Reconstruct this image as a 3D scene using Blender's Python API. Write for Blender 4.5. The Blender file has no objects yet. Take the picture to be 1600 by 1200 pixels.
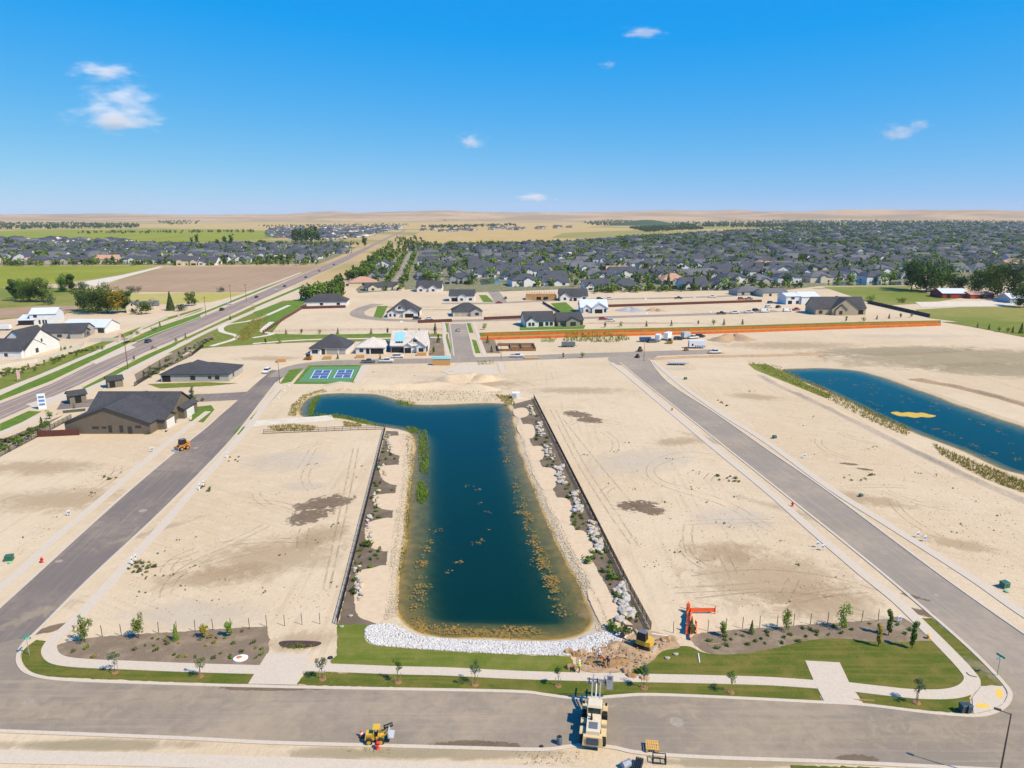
import bpy, bmesh, math, random
import numpy as np
from mathutils import Vector, Matrix, Euler, noise as mnoise
from mathutils.geometry import delaunay_2d_cdt
R = math.radians
rnd = random.Random(7)
SC = bpy.context.scene
COL = SC.collection
# ------------------------------------------------------------------ camera
F = 1109.0                      # focal length in pixels of the 1600x1200 photograph
PITCH = math.atan(264 / F)
CH = 60.0                       # drone height
cam_d = bpy.data.cameras.new('camera'); cam = bpy.data.objects.new('camera', cam_d); COL.objects.link(cam)
cam.location = (0, 0, CH); cam.rotation_euler = (math.pi / 2 - PITCH, 0, 0)
cam_d.sensor_width = 36; cam_d.lens = F / 1600 * 36; cam_d.clip_start = 1; cam_d.clip_end = 90000
SC.camera = cam
# ------------------------------------------------------------------ sky and sun
SUN_EL = 50; SUN_DIR = Vector((0.88, -0.48, 0)).normalized()
world = bpy.data.worlds.new('World'); SC.world = world; world.use_nodes = True
wn = world.node_tree; bg = wn.nodes['Background']
sky = wn.nodes.new('ShaderNodeTexSky'); sky.sky_type = 'NISHITA'; sky.sun_disc = False
sky.sun_elevation = R(SUN_EL); sky.sun_rotation = math.atan2(SUN_DIR.x, SUN_DIR.y)
sky.altitude = 900; sky.air_density = 1.0; sky.dust_density = 0.35; sky.ozone_density = 3.0
sep = wn.nodes.new('ShaderNodeSeparateColor'); com = wn.nodes.new('ShaderNodeCombineColor'); wn.links.new(sky.outputs[0], sep.inputs[0])
for k, (mul, add, lo) in enumerate(((0.56, -1.0, 0.02), (0.46, 1.3, 0.0), (0.02, 6.8, 0.0))):   # one clear-blue grade for the whole sky
    ma = wn.nodes.new('ShaderNodeMath'); ma.operation = 'MULTIPLY_ADD'; ma.inputs[1].default_value = mul; ma.inputs[2].default_value = add; wn.links.new(sep.outputs[k], ma.inputs[0])
    mm = wn.nodes.new('ShaderNodeMath'); mm.operation = 'MAXIMUM'; mm.inputs[1].default_value = lo; wn.links.new(ma.outputs[0], mm.inputs[0]); wn.links.new(mm.outputs[0], com.inputs[k])
wn.links.new(com.outputs[0], bg.inputs[0])
bg.inputs[1].default_value = 0.1
sun_d = bpy.data.lights.new('sun', 'SUN'); sun = bpy.data.objects.new('sun', sun_d); COL.objects.link(sun)
sun_d.energy = 5.0; sun_d.angle = R(0.53); sun_d.color = (1.0, 0.875, 0.66)
sv = Vector((SUN_DIR.x * math.cos(R(SUN_EL)), SUN_DIR.y * math.cos(R(SUN_EL)), math.sin(R(SUN_EL))))
sun.rotation_euler = sv.to_track_quat('Z', 'Y').to_euler()
SC.view_settings.view_transform = 'Standard'; SC.view_settings.look = 'None'
SC.view_settings.gamma = 1.0; SC.view_settings.use_curve_mapping = False
SC.view_settings.exposure = 0.34
SC.render.engine = 'CYCLES'
cy = SC.cycles
cy.max_bounces = 5; cy.diffuse_bounces = 1; cy.glossy_bounces = 2; cy.transmission_bounces = 3
cy.transparent_max_bounces = 8; cy.volume_bounces = 2
try: cy.use_denoising = True
except Exception: pass
# ------------------------------------------------------------------ helpers: photograph pixel -> point on the ground
cP, sP = math.cos(PITCH), math.sin(PITCH)
def at(px, py, z=0.0):
    x = (px - 800) / F; y = -(py - 600) / F
    d = (x, cP + y * sP, -sP + y * cP)
    t = (z - CH) / d[2]
    return Vector((d[0] * t, d[1] * t, z))
def proj(p):
    v = (p[0], p[1], p[2] - CH)
    dep = v[1] * cP - v[2] * sP; up = v[1] * sP + v[2] * cP
    return (800 + F * v[0] / dep, 600 - F * up / dep, dep)
def px(s):                                   # "x,y x,y" -> list of tuples
    return [tuple(float(c) for c in w.split(',')) for w in s.split()]
def sm(pts, n=5, closed=False):              # Catmull-Rom through points
    if isinstance(pts, str): pts = px(pts)
    P = [Vector(p) for p in pts]; out = []; N = len(P)
    for i in range(N if closed else N - 1):
        p0 = P[(i - 1) % N] if closed or i > 0 else P[0]; p1 = P[i]
        p2 = P[(i + 1) % N]; p3 = P[(i + 2) % N] if closed or i + 2 < N else P[-1]
        for k in range(n):
            t = k / n
            out.append(tuple(0.5 * ((2 * p1) + (p2 - p0) * t + (2 * p0 - 5 * p1 + 4 * p2 - p3) * t * t + (3 * p1 - p0 - 3 * p2 + p3) * t ** 3)))
    if not closed: out.append(tuple(P[-1]))
    return out
def W(pts, z=0.0):
    if isinstance(pts, str): pts = px(pts)
    return [at(p[0], p[1], z) for p in pts]
def inside(x, y, poly):
    c = False; j = len(poly) - 1
    for i in range(len(poly)):
        xi, yi = poly[i][0], poly[i][1]; xj, yj = poly[j][0], poly[j][1]
        if (yi > y) != (yj > y) and x < (xj - xi) * (y - yi) / (yj - yi) + xi: c = not c
        j = i
    return c
# ------------------------------------------------------------------ helpers: materials
MATS = {}
class NT:
    def __init__(s, name):
        s.m = bpy.data.materials.new(name); s.m.use_nodes = True; s.t = s.m.node_tree
        s.b = s.t.nodes['Principled BSDF']; s.out = s.t.nodes['Material Output']
        s.pos = s.t.nodes.new('ShaderNodeNewGeometry').outputs['Position']
    def n(s, kind, ins=None, **props):
        nd = s.t.nodes.new('ShaderNode' + kind)
        for k, v in props.items(): setattr(nd, k, v)
        for k, v in (ins or {}).items():
            if isinstance(v, bpy.types.NodeSocket): s.t.links.new(v, nd.inputs[k])
            else: nd.inputs[k].default_value = v
        return nd
    def link(s, a, b): s.t.links.new(a, b)
    def noise(s, scale, detail=4, rough=0.6, vec=None, dist=0.0):
        return s.n('TexNoise', {'Vector': vec if vec is not None else s.pos, 'Scale': scale, 'Detail': detail, 'Roughness': rough, 'Distortion': dist}).outputs[0]
    def ramp(s, v, a, b, lo=0.0, hi=1.0):
        return s.n('MapRange', {'Value': v, 'From Min': a, 'From Max': b, 'To Min': lo, 'To Max': hi}, interpolation_type='SMOOTHSTEP').outputs[0]
    def math(s, op, a, b=0.0):
        return s.n('Math', {0: a, 1: b}, operation=op).outputs[0]
    def mix(s, f, a, b):
        nd = s.n('Mix', data_type='RGBA')
        for i, v in ((0, f), (6, a), (7, b)):
            if isinstance(v, bpy.types.NodeSocket): s.link(v, nd.inputs[i])
            elif i == 0: nd.inputs[i].default_value = v
            else: nd.inputs[i].default_value = (*v, 1)
        return nd.outputs[2]
    def blob(s, p, rx, ry, rot=0, soft=0.4, nz=None, amp=0.6):   # a stain with a shape of its own on the ground
        mp = s.n('Mapping', {'Vector': s.pos, 'Location': (-p[0], -p[1], 0)}, vector_type='POINT')
        mr = s.n('VectorRotate', {'Vector': mp.outputs[0], 'Angle': -rot}, rotation_type='Z_AXIS')
        ms = s.n('VectorMath', {0: mr.outputs[0], 1: (1 / rx, 1 / ry, 0)}, operation='MULTIPLY')
        ln = s.n('VectorMath', {0: ms.outputs[0]}, operation='LENGTH').outputs['Value']
        v = s.math('SUBTRACT', 1.0, ln)
        if nz is not None: v = s.math('ADD', v, s.math('MULTIPLY', s.math('SUBTRACT', nz, 0.5), amp * 2))
        return s.ramp(v, 0, soft)
    def fin(s, col, rough=0.85, bump=None, bs=0.3, bd=0.05, spec=0.3):
        if isinstance(col, bpy.types.NodeSocket): s.link(col, s.b.inputs['Base Color'])
        else: s.b.inputs['Base Color'].default_value = (*col, 1)
        s.b.inputs['Roughness'].default_value = rough
        s.b.inputs['Specular IOR Level'].default_value = spec
        if bump is not None:
            bp = s.n('Bump', {'Height': bump, 'Strength': bs, 'Distance': bd}); s.link(bp.outputs[0], s.b.inputs['Normal'])
        return s.m
def M(name, col=None, rough=0.7, col2=None, scale=3.0, metal=0.0, spec=0.4, obj=False, lo=0.35, hi=0.7, bump=0):
    if name in MATS: return MATS[name]
    t = NT(name)
    vec = t.n('TexCoord').outputs['Object'] if obj else None
    nz = t.noise(scale, 5, 0.65, vec)
    c2 = col2 or tuple(c * 0.72 for c in col)
    t.fin(t.mix(t.ramp(nz, lo, hi), col, c2), rough, nz if bump else None, bump, 0.05, spec)
    t.b.inputs['Metallic'].default_value = metal
    MATS[name] = t.m
    return t.m
# ------------------------------------------------------------------ helpers: meshes
class MB:
    def __init__(s): s.v = []; s.f = []; s.mi = []
    def add(s, vs, fs, mi=0, mx=None):
        o = len(s.v)
        for p in vs: s.v.append(tuple(mx @ Vector(p)) if mx is not None else tuple(p))
        for f in fs: s.f.append([i + o for i in f]); s.mi.append(mi)
        return s
    def box(s, x0, x1, y0, y1, z0, z1, mi=0, mx=None):
        return s.add([(x0, y0, z0), (x1, y0, z0), (x1, y1, z0), (x0, y1, z0), (x0, y0, z1), (x1, y0, z1), (x1, y1, z1), (x0, y1, z1)],
            [(0, 3, 2, 1), (4, 5, 6, 7), (0, 1, 5, 4), (1, 2, 6, 5), (2, 3, 7, 6), (3, 0, 4, 7)], mi, mx)
    def hexa(s, a, b, mi=0, mx=None):      # two quads
        return s.add(list(a) + list(b), [(0, 3, 2, 1), (4, 5, 6, 7), (0, 1, 5, 4), (1, 2, 6, 5), (2, 3, 7, 6), (3, 0, 4, 7)], mi, mx)
    def taper(s, x0, x1, y0, y1, z0, z1, ix0, ix1, iy, mi=0, mx=None):
        return s.hexa([(x0, y0, z0), (x1, y0, z0), (x1, y1, z0), (x0, y1, z0)], [(x0 + ix0, y0 + iy, z1), (x1 - ix1, y0 + iy, z1), (x1 - ix1, y1 - iy, z1), (x0 + ix0, y1 - iy, z1)], mi, mx)
    def tube(s, a, b, r0, r1=None, n=6, mi=0, cap=True, mx=None):
        a, b = Vector(a), Vector(b); r1 = r0 if r1 is None else r1
        q = (b - a).to_track_quat('Z', 'Y').to_matrix()
        vs = []
        for p, r in ((a, r0), (b, r1)):
            for k in range(n):
                t = 2 * math.pi * k / n; vs.append(p + q @ Vector((math.cos(t) * r, math.sin(t) * r, 0)))
        fs = [(k, (k + 1) % n, n + (k + 1) % n, n + k) for k in range(n)]
        if cap: fs += [tuple(range(n - 1, -1, -1)), tuple(range(n, 2 * n))]
        return s.add(vs, fs, mi, mx)
    def prism(s, pts, y0, y1, mi=0, mx=None):   # xz outline extruded along y
        n = len(pts)
        vs = [(p[0], y0, p[1]) for p in pts] + [(p[0], y1, p[1]) for p in pts]
        fs = [tuple(range(n)), tuple(range(2 * n - 1, n - 1, -1))] + [(k, n + k, n + (k + 1) % n, (k + 1) % n) for k in range(n)]
        return s.add(vs, fs, mi, mx)
    def lathe(s, prof, n=10, mi=0, mx=None, c=(0, 0, 0)):
        vs = []
        for r, z in prof:
            for k in range(n):
                t = 2 * math.pi * k / n; vs.append((c[0] + r * math.cos(t), c[1] + r * math.sin(t), c[2] + z))
        fs = [(i * n + k, i * n + (k + 1) % n, (i + 1) * n + (k + 1) % n, (i + 1) * n + k) for i in range(len(prof) - 1) for k in range(n)]
        fs += [tuple(range(n - 1, -1, -1)), tuple(range((len(prof) - 1) * n, len(prof) * n))]
        return s.add(vs, fs, mi, mx)
    def mesh(s, name, mats):
        me = bpy.data.meshes.new(name); me.from_pydata(s.v, [], s.f)
        for m in (mats if isinstance(mats, (list, tuple)) else [mats]): me.materials.append(m)
        if any(s.mi): me.polygons.foreach_set('material_index', s.mi)
        me.update(); return me
    def build(s, name, mats, parent=None, smooth=False):
        me = s.mesh(name, mats)
        if smooth: me.polygons.foreach_set('use_smooth', [True] * len(me.polygons))
        return link(bpy.data.objects.new(name, me), parent)
def link(o, parent=None):
    COL.objects.link(o)
    if parent is not None: o.parent = parent
    return o
def tag(o, label=None, cat=None, group=None, kind=None):
    if label: o['label'] = label
    if cat: o['category'] = cat
    if group: o['group'] = group
    if kind: o['kind'] = kind
    return o
def thing(name, label, cat, loc=(0, 0, 0), rz=0, group=None):
    o = bpy.data.objects.new(name, None); link(o)
    o.location = loc; o.rotation_euler = (0, 0, rz); o.empty_display_size = 0.2
    return tag(o, label, cat, group)
def copy_tree(o, parent=None):
    c = o.copy(); COL.objects.link(c)
    if parent is not None: c.parent = parent
    for ch in o.children: copy_tree(ch, c)
    return c
def put(o, loc, rz=0, s=1, label=None, group=None, cat=None):
    o.location = loc; o.rotation_euler = (0, 0, rz); o.scale = (s, s, s) if not isinstance(s, tuple) else s
    return tag(o, label, cat, group)
def tri_fill(pts, holes=(), extra=()):
    vs = [Vector((p[0], p[1])) for p in pts]; fs = [list(range(len(vs)))]; 
    for h in holes:
        o = len(vs); vs += [Vector((p[0], p[1])) for p in h]; fs.append(list(range(o, o + len(h))))
    es = []
    for f in fs: es += [(f[i], f[(i + 1) % len(f)]) for i in range(len(f))]
    vs += [Vector((p[0], p[1])) for p in extra]
    v2, e2, f2, *_ = delaunay_2d_cdt(vs, es, [], 1, 1e-5) if not holes else delaunay_2d_cdt(vs, es, [], 0, 1e-5)
    if holes:
        keep = []
        for f in f2:
            c = sum((v2[i] for i in f), Vector((0, 0))) / len(f)
            if inside(c.x, c.y, pts) and not any(inside(c.x, c.y, h) for h in holes): keep.append(f)
        f2 = keep
    f3 = []
    for f in f2:
        a, b, c = v2[f[0]], v2[f[1]], v2[f[2]]
        f3.append(list(f) if (b - a).cross(c - a) > 0 else list(reversed(f)))
    return [(v.x, v.y) for v in v2], f3
def jag(w, amp):                               # grown edges are never ruler-straight
    out = []
    for i in range(len(w)):
        a, b = w[i], w[(i + 1) % len(w)]; n = max(1, min(60, int((b - a).length / .45)))
        for k in range(n): p = a.lerp(b, k / n); out.append(p + Vector((rnd.gauss(0, amp), rnd.gauss(0, amp), 0)) if k else p.copy())
    return out
def sheet(name, pts, z, mat, thick=0.0, holes=(), parent=None, kind='structure'):
    w = W(pts) if (isinstance(pts, str) or len(pts[0]) == 2) else pts
    if name in ('lawn', 'mulch_bed', 'sand_pocket', 'turned_soil') : w = jag(w, .07)
    v, f = tri_fill(w, holes)
    m = MB(); m.add([(p[0], p[1], z) for p in v], f)
    if thick:
        ring = [(p[0], p[1]) for p in w]; n = len(ring)
        a = sum(ring[i][0] * ring[(i + 1) % n][1] - ring[(i + 1) % n][0] * ring[i][1] for i in range(n))
        if a < 0: ring.reverse()
        m.add([(p[0], p[1], z) for p in ring] + [(p[0], p[1], z - thick) for p in ring], [(i, n + i, n + (i + 1) % n, (i + 1) % n) for i in range(n)])
    o = m.build(name, mat, parent)
    if parent is None and kind: o['kind'] = kind
    return o
def ribbon(name, pts, width, z, mat, thick=0.0, parent=None, kind='structure', world=False):
    w = [Vector((p[0], p[1], 0)) for p in pts] if world else W(pts)
    L, Rr = [], []
    for i, p in enumerate(w):
        d = (w[min(i + 1, len(w) - 1)] - w[max(i - 1, 0)]).normalized(); n = Vector((-d.y, d.x, 0)) * width / 2
        L.append(p + n); Rr.append(p - n)
    m = MB(); n = len(w)
    vs = [(p.x, p.y, z) for p in L] + [(p.x, p.y, z) for p in Rr]
    fs = [(i, n + i, n + i + 1, i + 1) for i in range(n - 1)]
    m.add(vs, fs)
    if thick:
        vs2 = [(p[0], p[1], z) for p in vs] + [(p[0], p[1], z - thick) for p in vs]; k = 2 * n
        m.add(vs2, [(i + 1, k + i + 1, k + i, i) for i in range(n - 1)] + [(n + i, k + n + i, k + n + i + 1, n + i + 1) for i in range(n - 1)] + [(0, k, k + n, n), (2 * n - 1, k + 2 * n - 1, k + n - 1, n - 1)])
    o = m.build(name, mat, parent)
    if parent is None and kind: o['kind'] = kind
    return o
class NM:                                      # big joined meshes from numpy blocks
    def __init__(s): s.V = []; s.L = []; s.S = []; s.MI = []; s.nv = 0
    def add(s, v, faces_flat, sizes, mi):
        s.V.append(v); s.L.append(faces_flat + s.nv); s.S.append(sizes); s.MI.append(mi); s.nv += len(v)
    def build(s, name, mats, parent=None):
        V = np.concatenate(s.V).astype(np.float32); L = np.concatenate(s.L).astype(np.int32); S = np.concatenate(s.S).astype(np.int32); MI = np.concatenate(s.MI).astype(np.int32)
        me = bpy.data.meshes.new(name); me.vertices.add(len(V)); me.vertices.foreach_set('co', V.ravel())
        me.loops.add(len(L)); me.loops.foreach_set('vertex_index', L)
        me.polygons.add(len(S)); st = np.concatenate([[0], np.cumsum(S)[:-1]]).astype(np.int32)
        me.polygons.foreach_set('loop_start', st); me.polygons.foreach_set('loop_total', S)
        for m in mats: me.materials.append(m)
        me.polygons.foreach_set('material_index', MI); me.update(calc_edges=True); me.validate()
        return link(bpy.data.objects.new(name, me), parent)
def tpl(mb):                                   # MB -> numpy block
    return (np.array(mb.v, dtype=np.float64), np.array([i for f in mb.f for i in f]), np.array([len(f) for f in mb.f]), np.array(mb.mi))
def place_np(nm, t, x, y, z, rz, s, mi=None, sz=None):
    c, q = math.cos(rz), math.sin(rz); v = t[0]; sz = s if sz is None else sz
    o = np.empty_like(v); o[:, 0] = (v[:, 0] * c - v[:, 1] * q) * s + x; o[:, 1] = (v[:, 0] * q + v[:, 1] * c) * s + y; o[:, 2] = v[:, 2] * sz + z
    nm.add(o, t[1], t[2], t[3] if mi is None else np.full(len(t[2]), mi))
GRID = math.atan2(130, 1140)                   # the streets run 6.5 degrees left of the view axis
# ------------------------------------------------------------------ surface materials
def sand_mat():
    t = NT('sand'); n1 = t.noise(0.018, 3, 0.6); n2 = t.noise(0.12, 5, 0.65, dist=0.6); n3 = t.noise(1.3, 3, 0.7); n4 = t.noise(0.35, 4, 0.75)
    c = t.mix(t.ramp(n1, 0.35, 0.65), (0.56, 0.44, 0.292), (0.512, 0.39, 0.246))
    c = t.mix(t.math('MULTIPLY', t.ramp(n2, 0.5, 0.75), 0.6), c, (0.47, 0.35, 0.22))
    c = t.mix(t.math('MULTIPLY', t.ramp(n3, 0.5, 0.75), 0.3), c, (0.42, 0.32, 0.22))
    c = t.mix(t.math('MULTIPLY', t.ramp(n4, 0.48, 0.66), 0.5), c, (0.59, 0.47, 0.33))
    # graded streaks left by machines
    rot = t.n('VectorRotate', {'Vector': t.pos, 'Angle': 0.5}, rotation_type='Z_AXIS').outputs[0]
    st = t.n('Mapping', {'Vector': rot, 'Scale': (0.05, 1.3, 1)}).outputs[0]
    s1 = t.noise(1.0, 3, 0.6, st)
    st2 = t.n('Mapping', {'Vector': t.pos, 'Scale': (0.9, 0.04, 1)}).outputs[0]
    s2 = t.noise(1.0, 3, 0.6, st2)
    msk = t.ramp(t.noise(0.02, 2), 0.42, 0.58)
    sel = t.math('ADD', t.math('MULTIPLY', s1, msk), t.math('MULTIPLY', s2, t.math('SUBTRACT', 1.0, msk)))
    c = t.mix(t.math('MULTIPLY', t.ramp(sel, 0.5, 0.66), 0.36), c, (0.41, 0.31, 0.205))
    # open country beyond the building site
    sx = t.n('SeparateXYZ', {0: t.pos}); far = t.ramp(t.math('ADD', sx.outputs[1], t.math('MULTIPLY', n1, 120)), 640, 760)
    f1 = t.noise(0.0016, 3, 0.5); f2 = t.noise(0.006, 5, 0.6)
    fc = t.mix(t.ramp(f1, 0.45, 0.55), (0.42, 0.295, 0.135), (0.27, 0.225, 0.075))
    fc = t.mix(t.math('MULTIPLY', t.ramp(f2, 0.45, 0.7), 0.6), fc, (0.36, 0.26, 0.14))
    c = t.mix(far, c, fc)
    bump = t.math('ADD', n3, s1)
    return t.fin(c, 0.95, bump, 0.55, 0.22, 0.15)
def asphalt_mat(name, base, dust, dusty, ang=0.0):
    t = NT(name); n1 = t.noise(0.05, 5, 0.6); n2 = t.noise(0.5, 6, 0.7, dist=0.5); n3 = t.noise(9, 3, 0.7)
    c = t.mix(t.ramp(n3, 0.3, 0.7), base, tuple(b * 0.8 for b in base))
    c = t.mix(t.ramp(t.math('ADD', n1, t.math('MULTIPLY', n2, 0.6)), 0.70 - dusty, 1.15 - dusty, 0, 0.7), c, dust)
    st = t.n('Mapping', {'Vector': t.n('VectorRotate', {'Vector': t.pos, 'Angle': -ang}, rotation_type='Z_AXIS').outputs[0], 'Scale': (0.05, 1.2, 1)}).outputs[0]
    s1 = t.noise(1.0, 5, 0.65, st, 0.5)
    c = t.mix(t.math('MULTIPLY', t.ramp(s1, 0.48, 0.68), 0.34), c, dust)
    return t, c, n3
def asphalt_street():
    t, c, b = asphalt_mat('asphalt_street', (0.245, 0.200, 0.152), (0.40, 0.305, 0.20), 0.06)
    return t.fin(c, 0.9, b, 0.25, 0.02, 0.25)
def simple_asphalt(name, base, dust, dusty, ang=math.pi / 2 + GRID):
    t, c, b = asphalt_mat(name, base, dust, dusty, ang); return t.fin(c, 0.9, b, 0.25, 0.02, 0.25)
def concrete_mat():
    t = NT('concrete'); n1 = t.noise(0.4, 6, 0.7, dist=0.5); n2 = t.noise(4, 4, 0.7)
    c = t.mix(t.ramp(n2, 0.35, 0.7), (0.54, 0.455, 0.35), (0.47, 0.39, 0.295))
    c = t.mix(t.ramp(n1, 0.55, 0.75, 0, 0.7), c, (0.52, 0.41, 0.29))
    return t.fin(c, 0.85, n2, 0.15, 0.02, 0.3)
def grass_mat(name, a, b, yel):
    t = NT(name); n1 = t.noise(0.25, 5, 0.65); n2 = t.noise(3.5, 5, 0.75); n3 = t.noise(14, 3, 0.7)
    c = t.mix(t.ramp(n2, 0.3, 0.7), a, b)
    st = t.n('Mapping', {'Vector': t.pos, 'Scale': (.06, 1.1, 1)}).outputs[0]; sb = t.noise(1.0, 3, .55, st, .5)
    c = t.mix(t.ramp(n1, 0.42, 0.68, 0, 0.8), c, yel); c = t.mix(t.ramp(sb, .48, .62, 0, .55), c, yel)
    c = t.mix(t.ramp(n3, 0.45, 0.75, 0, 0.5), c, tuple(v * 0.55 for v in a))
    return t.fin(c, 0.9, t.math('ADD', n2, n3), 0.8, 0.12, 0.15)
def mulch_mat(nm='bark_mulch', k=1.0):
    t = NT(nm); n1 = t.noise(0.3, 5, 0.65); n2 = t.noise(5, 5, 0.8)
    c = t.mix(t.ramp(n2, 0.3, 0.7), (0.235, 0.172, 0.113), (0.16, 0.117, 0.078))
    c = t.mix(t.ramp(n1, 0.45, 0.7, 0, 0.6), c, (0.33, 0.25, 0.165))
    c = t.mix(1 - k, c, (0.05, 0.04, 0.03))
    return t.fin(c, 0.95, n2, 0.8, 0.08, 0.15)
def field_mat(name, a, b, row=0.0, rs=0.3):
    t = NT(name); n1 = t.noise(0.01, 5, 0.6); n2 = t.noise(0.15, 5, 0.7)
    c = t.mix(t.ramp(n1, 0.35, 0.65), a, b)
    c = t.mix(t.ramp(n2, 0.4, 0.7, 0, 0.4), c, tuple(v * 0.7 for v in a))
    if row:
        st = t.n('Mapping', {'Vector': t.pos, 'Scale': (rs, 0.002, 1), 'Rotation': (0, 0, row)}).outputs[0]
        c = t.mix(t.ramp(t.noise(1.0, 3, 0.5, st), 0.45, 0.6, 0, 0.45), c, tuple(v * 0.72 for v in b))
    return t.fin(c, 0.95, n2, 0.4, 0.3, 0.15)
SAND = sand_mat(); ASPH = asphalt_street()
ASPH2 = simple_asphalt('asphalt_new', (0.178, 0.146, 0.124), (0.32, 0.25, 0.18), 0.0)
ASPH3 = simple_asphalt('asphalt_main_road', (0.26, 0.195, 0.165), (0.33, 0.25, 0.19), 0.03, math.atan2(*reversed((at(400, 465) - at(0, 643)).xy)))
ASPHR = simple_asphalt('asphalt_pale', (0.275, 0.230, 0.182), (0.39, 0.305, 0.215), 0.02)
CONC = concrete_mat(); MULCH = mulch_mat(); MULCH2 = mulch_mat('dark_bark_mulch', .6)
GRASS = grass_mat('lawn', (0.085, 0.120, 0.012), (0.125, 0.148, 0.017), (0.23, 0.18, 0.04))
GRASSY = grass_mat('dry_lawn', (0.12, 0.16, 0.016), (0.15, 0.185, 0.02), (0.24, 0.22, 0.05))
GREEN = grass_mat('verge_lawn', (0.075, 0.16, 0.014), (0.10, 0.185, 0.018), (0.18, 0.22, 0.03))
SCALLOP = M('fine_sand', (0.57, 0.43, 0.28), 0.95, (0.51, 0.38, 0.24), 0.8, bump=.3)
PALE = M('pale_path', (0.60, 0.53, 0.42), 0.9, (0.52, 0.43, 0.31), 0.3)
WHITE = M('white_paint', (0.78, 0.78, 0.76), 0.5, (0.7, 0.7, 0.68), 2)
# ------------------------------------------------------------------ ponds
def offset_poly(w, d):
    n = len(w); a = sum(w[i].x * w[(i + 1) % n].y - w[(i + 1) % n].x * w[i].y for i in range(n)); s = 1 if a > 0 else -1
    out = []
    for i in range(n):
        t = (w[(i + 1) % n] - w[i - 1]).normalized(); out.append(w[i] + Vector((t.y, -t.x, 0)) * d * s)
    return out
WZ = -0.3
POND = sm('468,641 476,627 492,618 520,615 560,615 590,617 612,623 634,630 660,633 700,632 760,630 787,631 796,638 800,650 806,680 816,720 832,760 848,800 865,840 885,880 905,920 922,950 928,970 918,986 895,995 860,998 800,998 740,996 690,994 652,987 632,975 622,956 620,930 622,900 630,860 637,800 643,740 648,700 646,682 634,673 600,667 570,662 545,656 520,653 490,653 472,650', 3, True)
POND2 = sm('1222,578 1260,576 1300,576 1345,581 1390,594 1440,612 1500,634 1560,655 1640,682 1700,720 1690,762 1640,757 1600,742 1560,730 1500,703 1440,680 1380,655 1330,630 1280,606 1240,590', 3, True)
def sdist(X, Y, poly):
    P = np.array([(p[0], p[1]) for p in poly]); Q = np.roll(P, -1, 0); best = np.full(X.shape, 1e9); cr = np.zeros(X.shape, bool)
    for (ax, ay), (bx, by) in zip(P, Q):
        dx, dy = bx - ax, by - ay; t = np.clip(((X - ax) * dx + (Y - ay) * dy) / (dx * dx + dy * dy + 1e-12), 0, 1)
        best = np.minimum(best, np.hypot(X - ax - t * dx, Y - ay - t * dy))
        if ay != by: cr ^= ((ay > Y) != (by > Y)) & (X < (bx - ax) * (Y - ay) / (by - ay) + ax)
    return np.where(cr, best, -best)
def bed_mat():
    t = NT('pond_bed'); n1 = t.noise(0.5, 6, 0.7); n2 = t.noise(3, 4, 0.7); z = t.n('SeparateXYZ', {0: t.pos}).outputs[2]
    dry = t.mix(t.ramp(n2, 0.35, 0.7), (0.56, 0.45, 0.31), (0.40, 0.31, 0.19))
    wet = t.mix(t.ramp(n1, 0.35, 0.65), (0.42, 0.255, 0.055), (0.27, 0.175, 0.04))
    c = t.mix(t.ramp(t.math('ADD', z, t.math('MULTIPLY', n1, 0.12)), -0.22, -0.12), wet, dry)
    return t.fin(c, 0.95, n2, 0.5, 0.1, 0.1)
def water_mat():
    t = NT('pond_water'); t.t.nodes.remove(t.b)
    wv = t.n('Mapping', {'Vector': t.pos, 'Scale': (1.6, .7, 1), 'Rotation': (0, 0, .5)}).outputs[0]; nz = t.noise(1.1, 4, 0.6, wv); bp = t.n('Bump', {'Height': nz, 'Strength': 0.16, 'Distance': 0.1}).outputs[0]
    fr = t.n('Fresnel', {'IOR': 1.33, 'Normal': bp}).outputs[0]
    gl = t.n('BsdfGlossy', {'Roughness': t.ramp(t.noise(.03, 3), .4, .65, .04, .16), 'Normal': bp, 'Color': (.92, 1, .93, 1)}).outputs[0]
    tr = t.n('BsdfTransparent', {'Color': (0.97, 0.98, 0.98, 1)}).outputs[0]
    n2 = t.noise(0.012, 3, 0.5)
    df = t.n('BsdfDiffuse', {'Color': t.mix(t.ramp(n2, .3, .7), (0.003, 0.062, 0.026), (0.004, 0.085, 0.018))}).outputs[0]
    body = t.n('MixShader', {0: 0.24, 1: tr, 2: df}).outputs[0]
    mx = t.n('MixShader', {0: fr, 1: body, 2: gl}).outputs[0]
    t.link(mx, t.out.inputs['Surface'])
    ab = t.n('VolumeAbsorption', {'Color': (0.18, 0.42, 0.24, 1), 'Density': 0.95}).outputs[0]
    t.link(ab, t.out.inputs['Volume'])
    return t.m
BED = bed_mat(); WATER = water_mat(); HOLES = []
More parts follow.
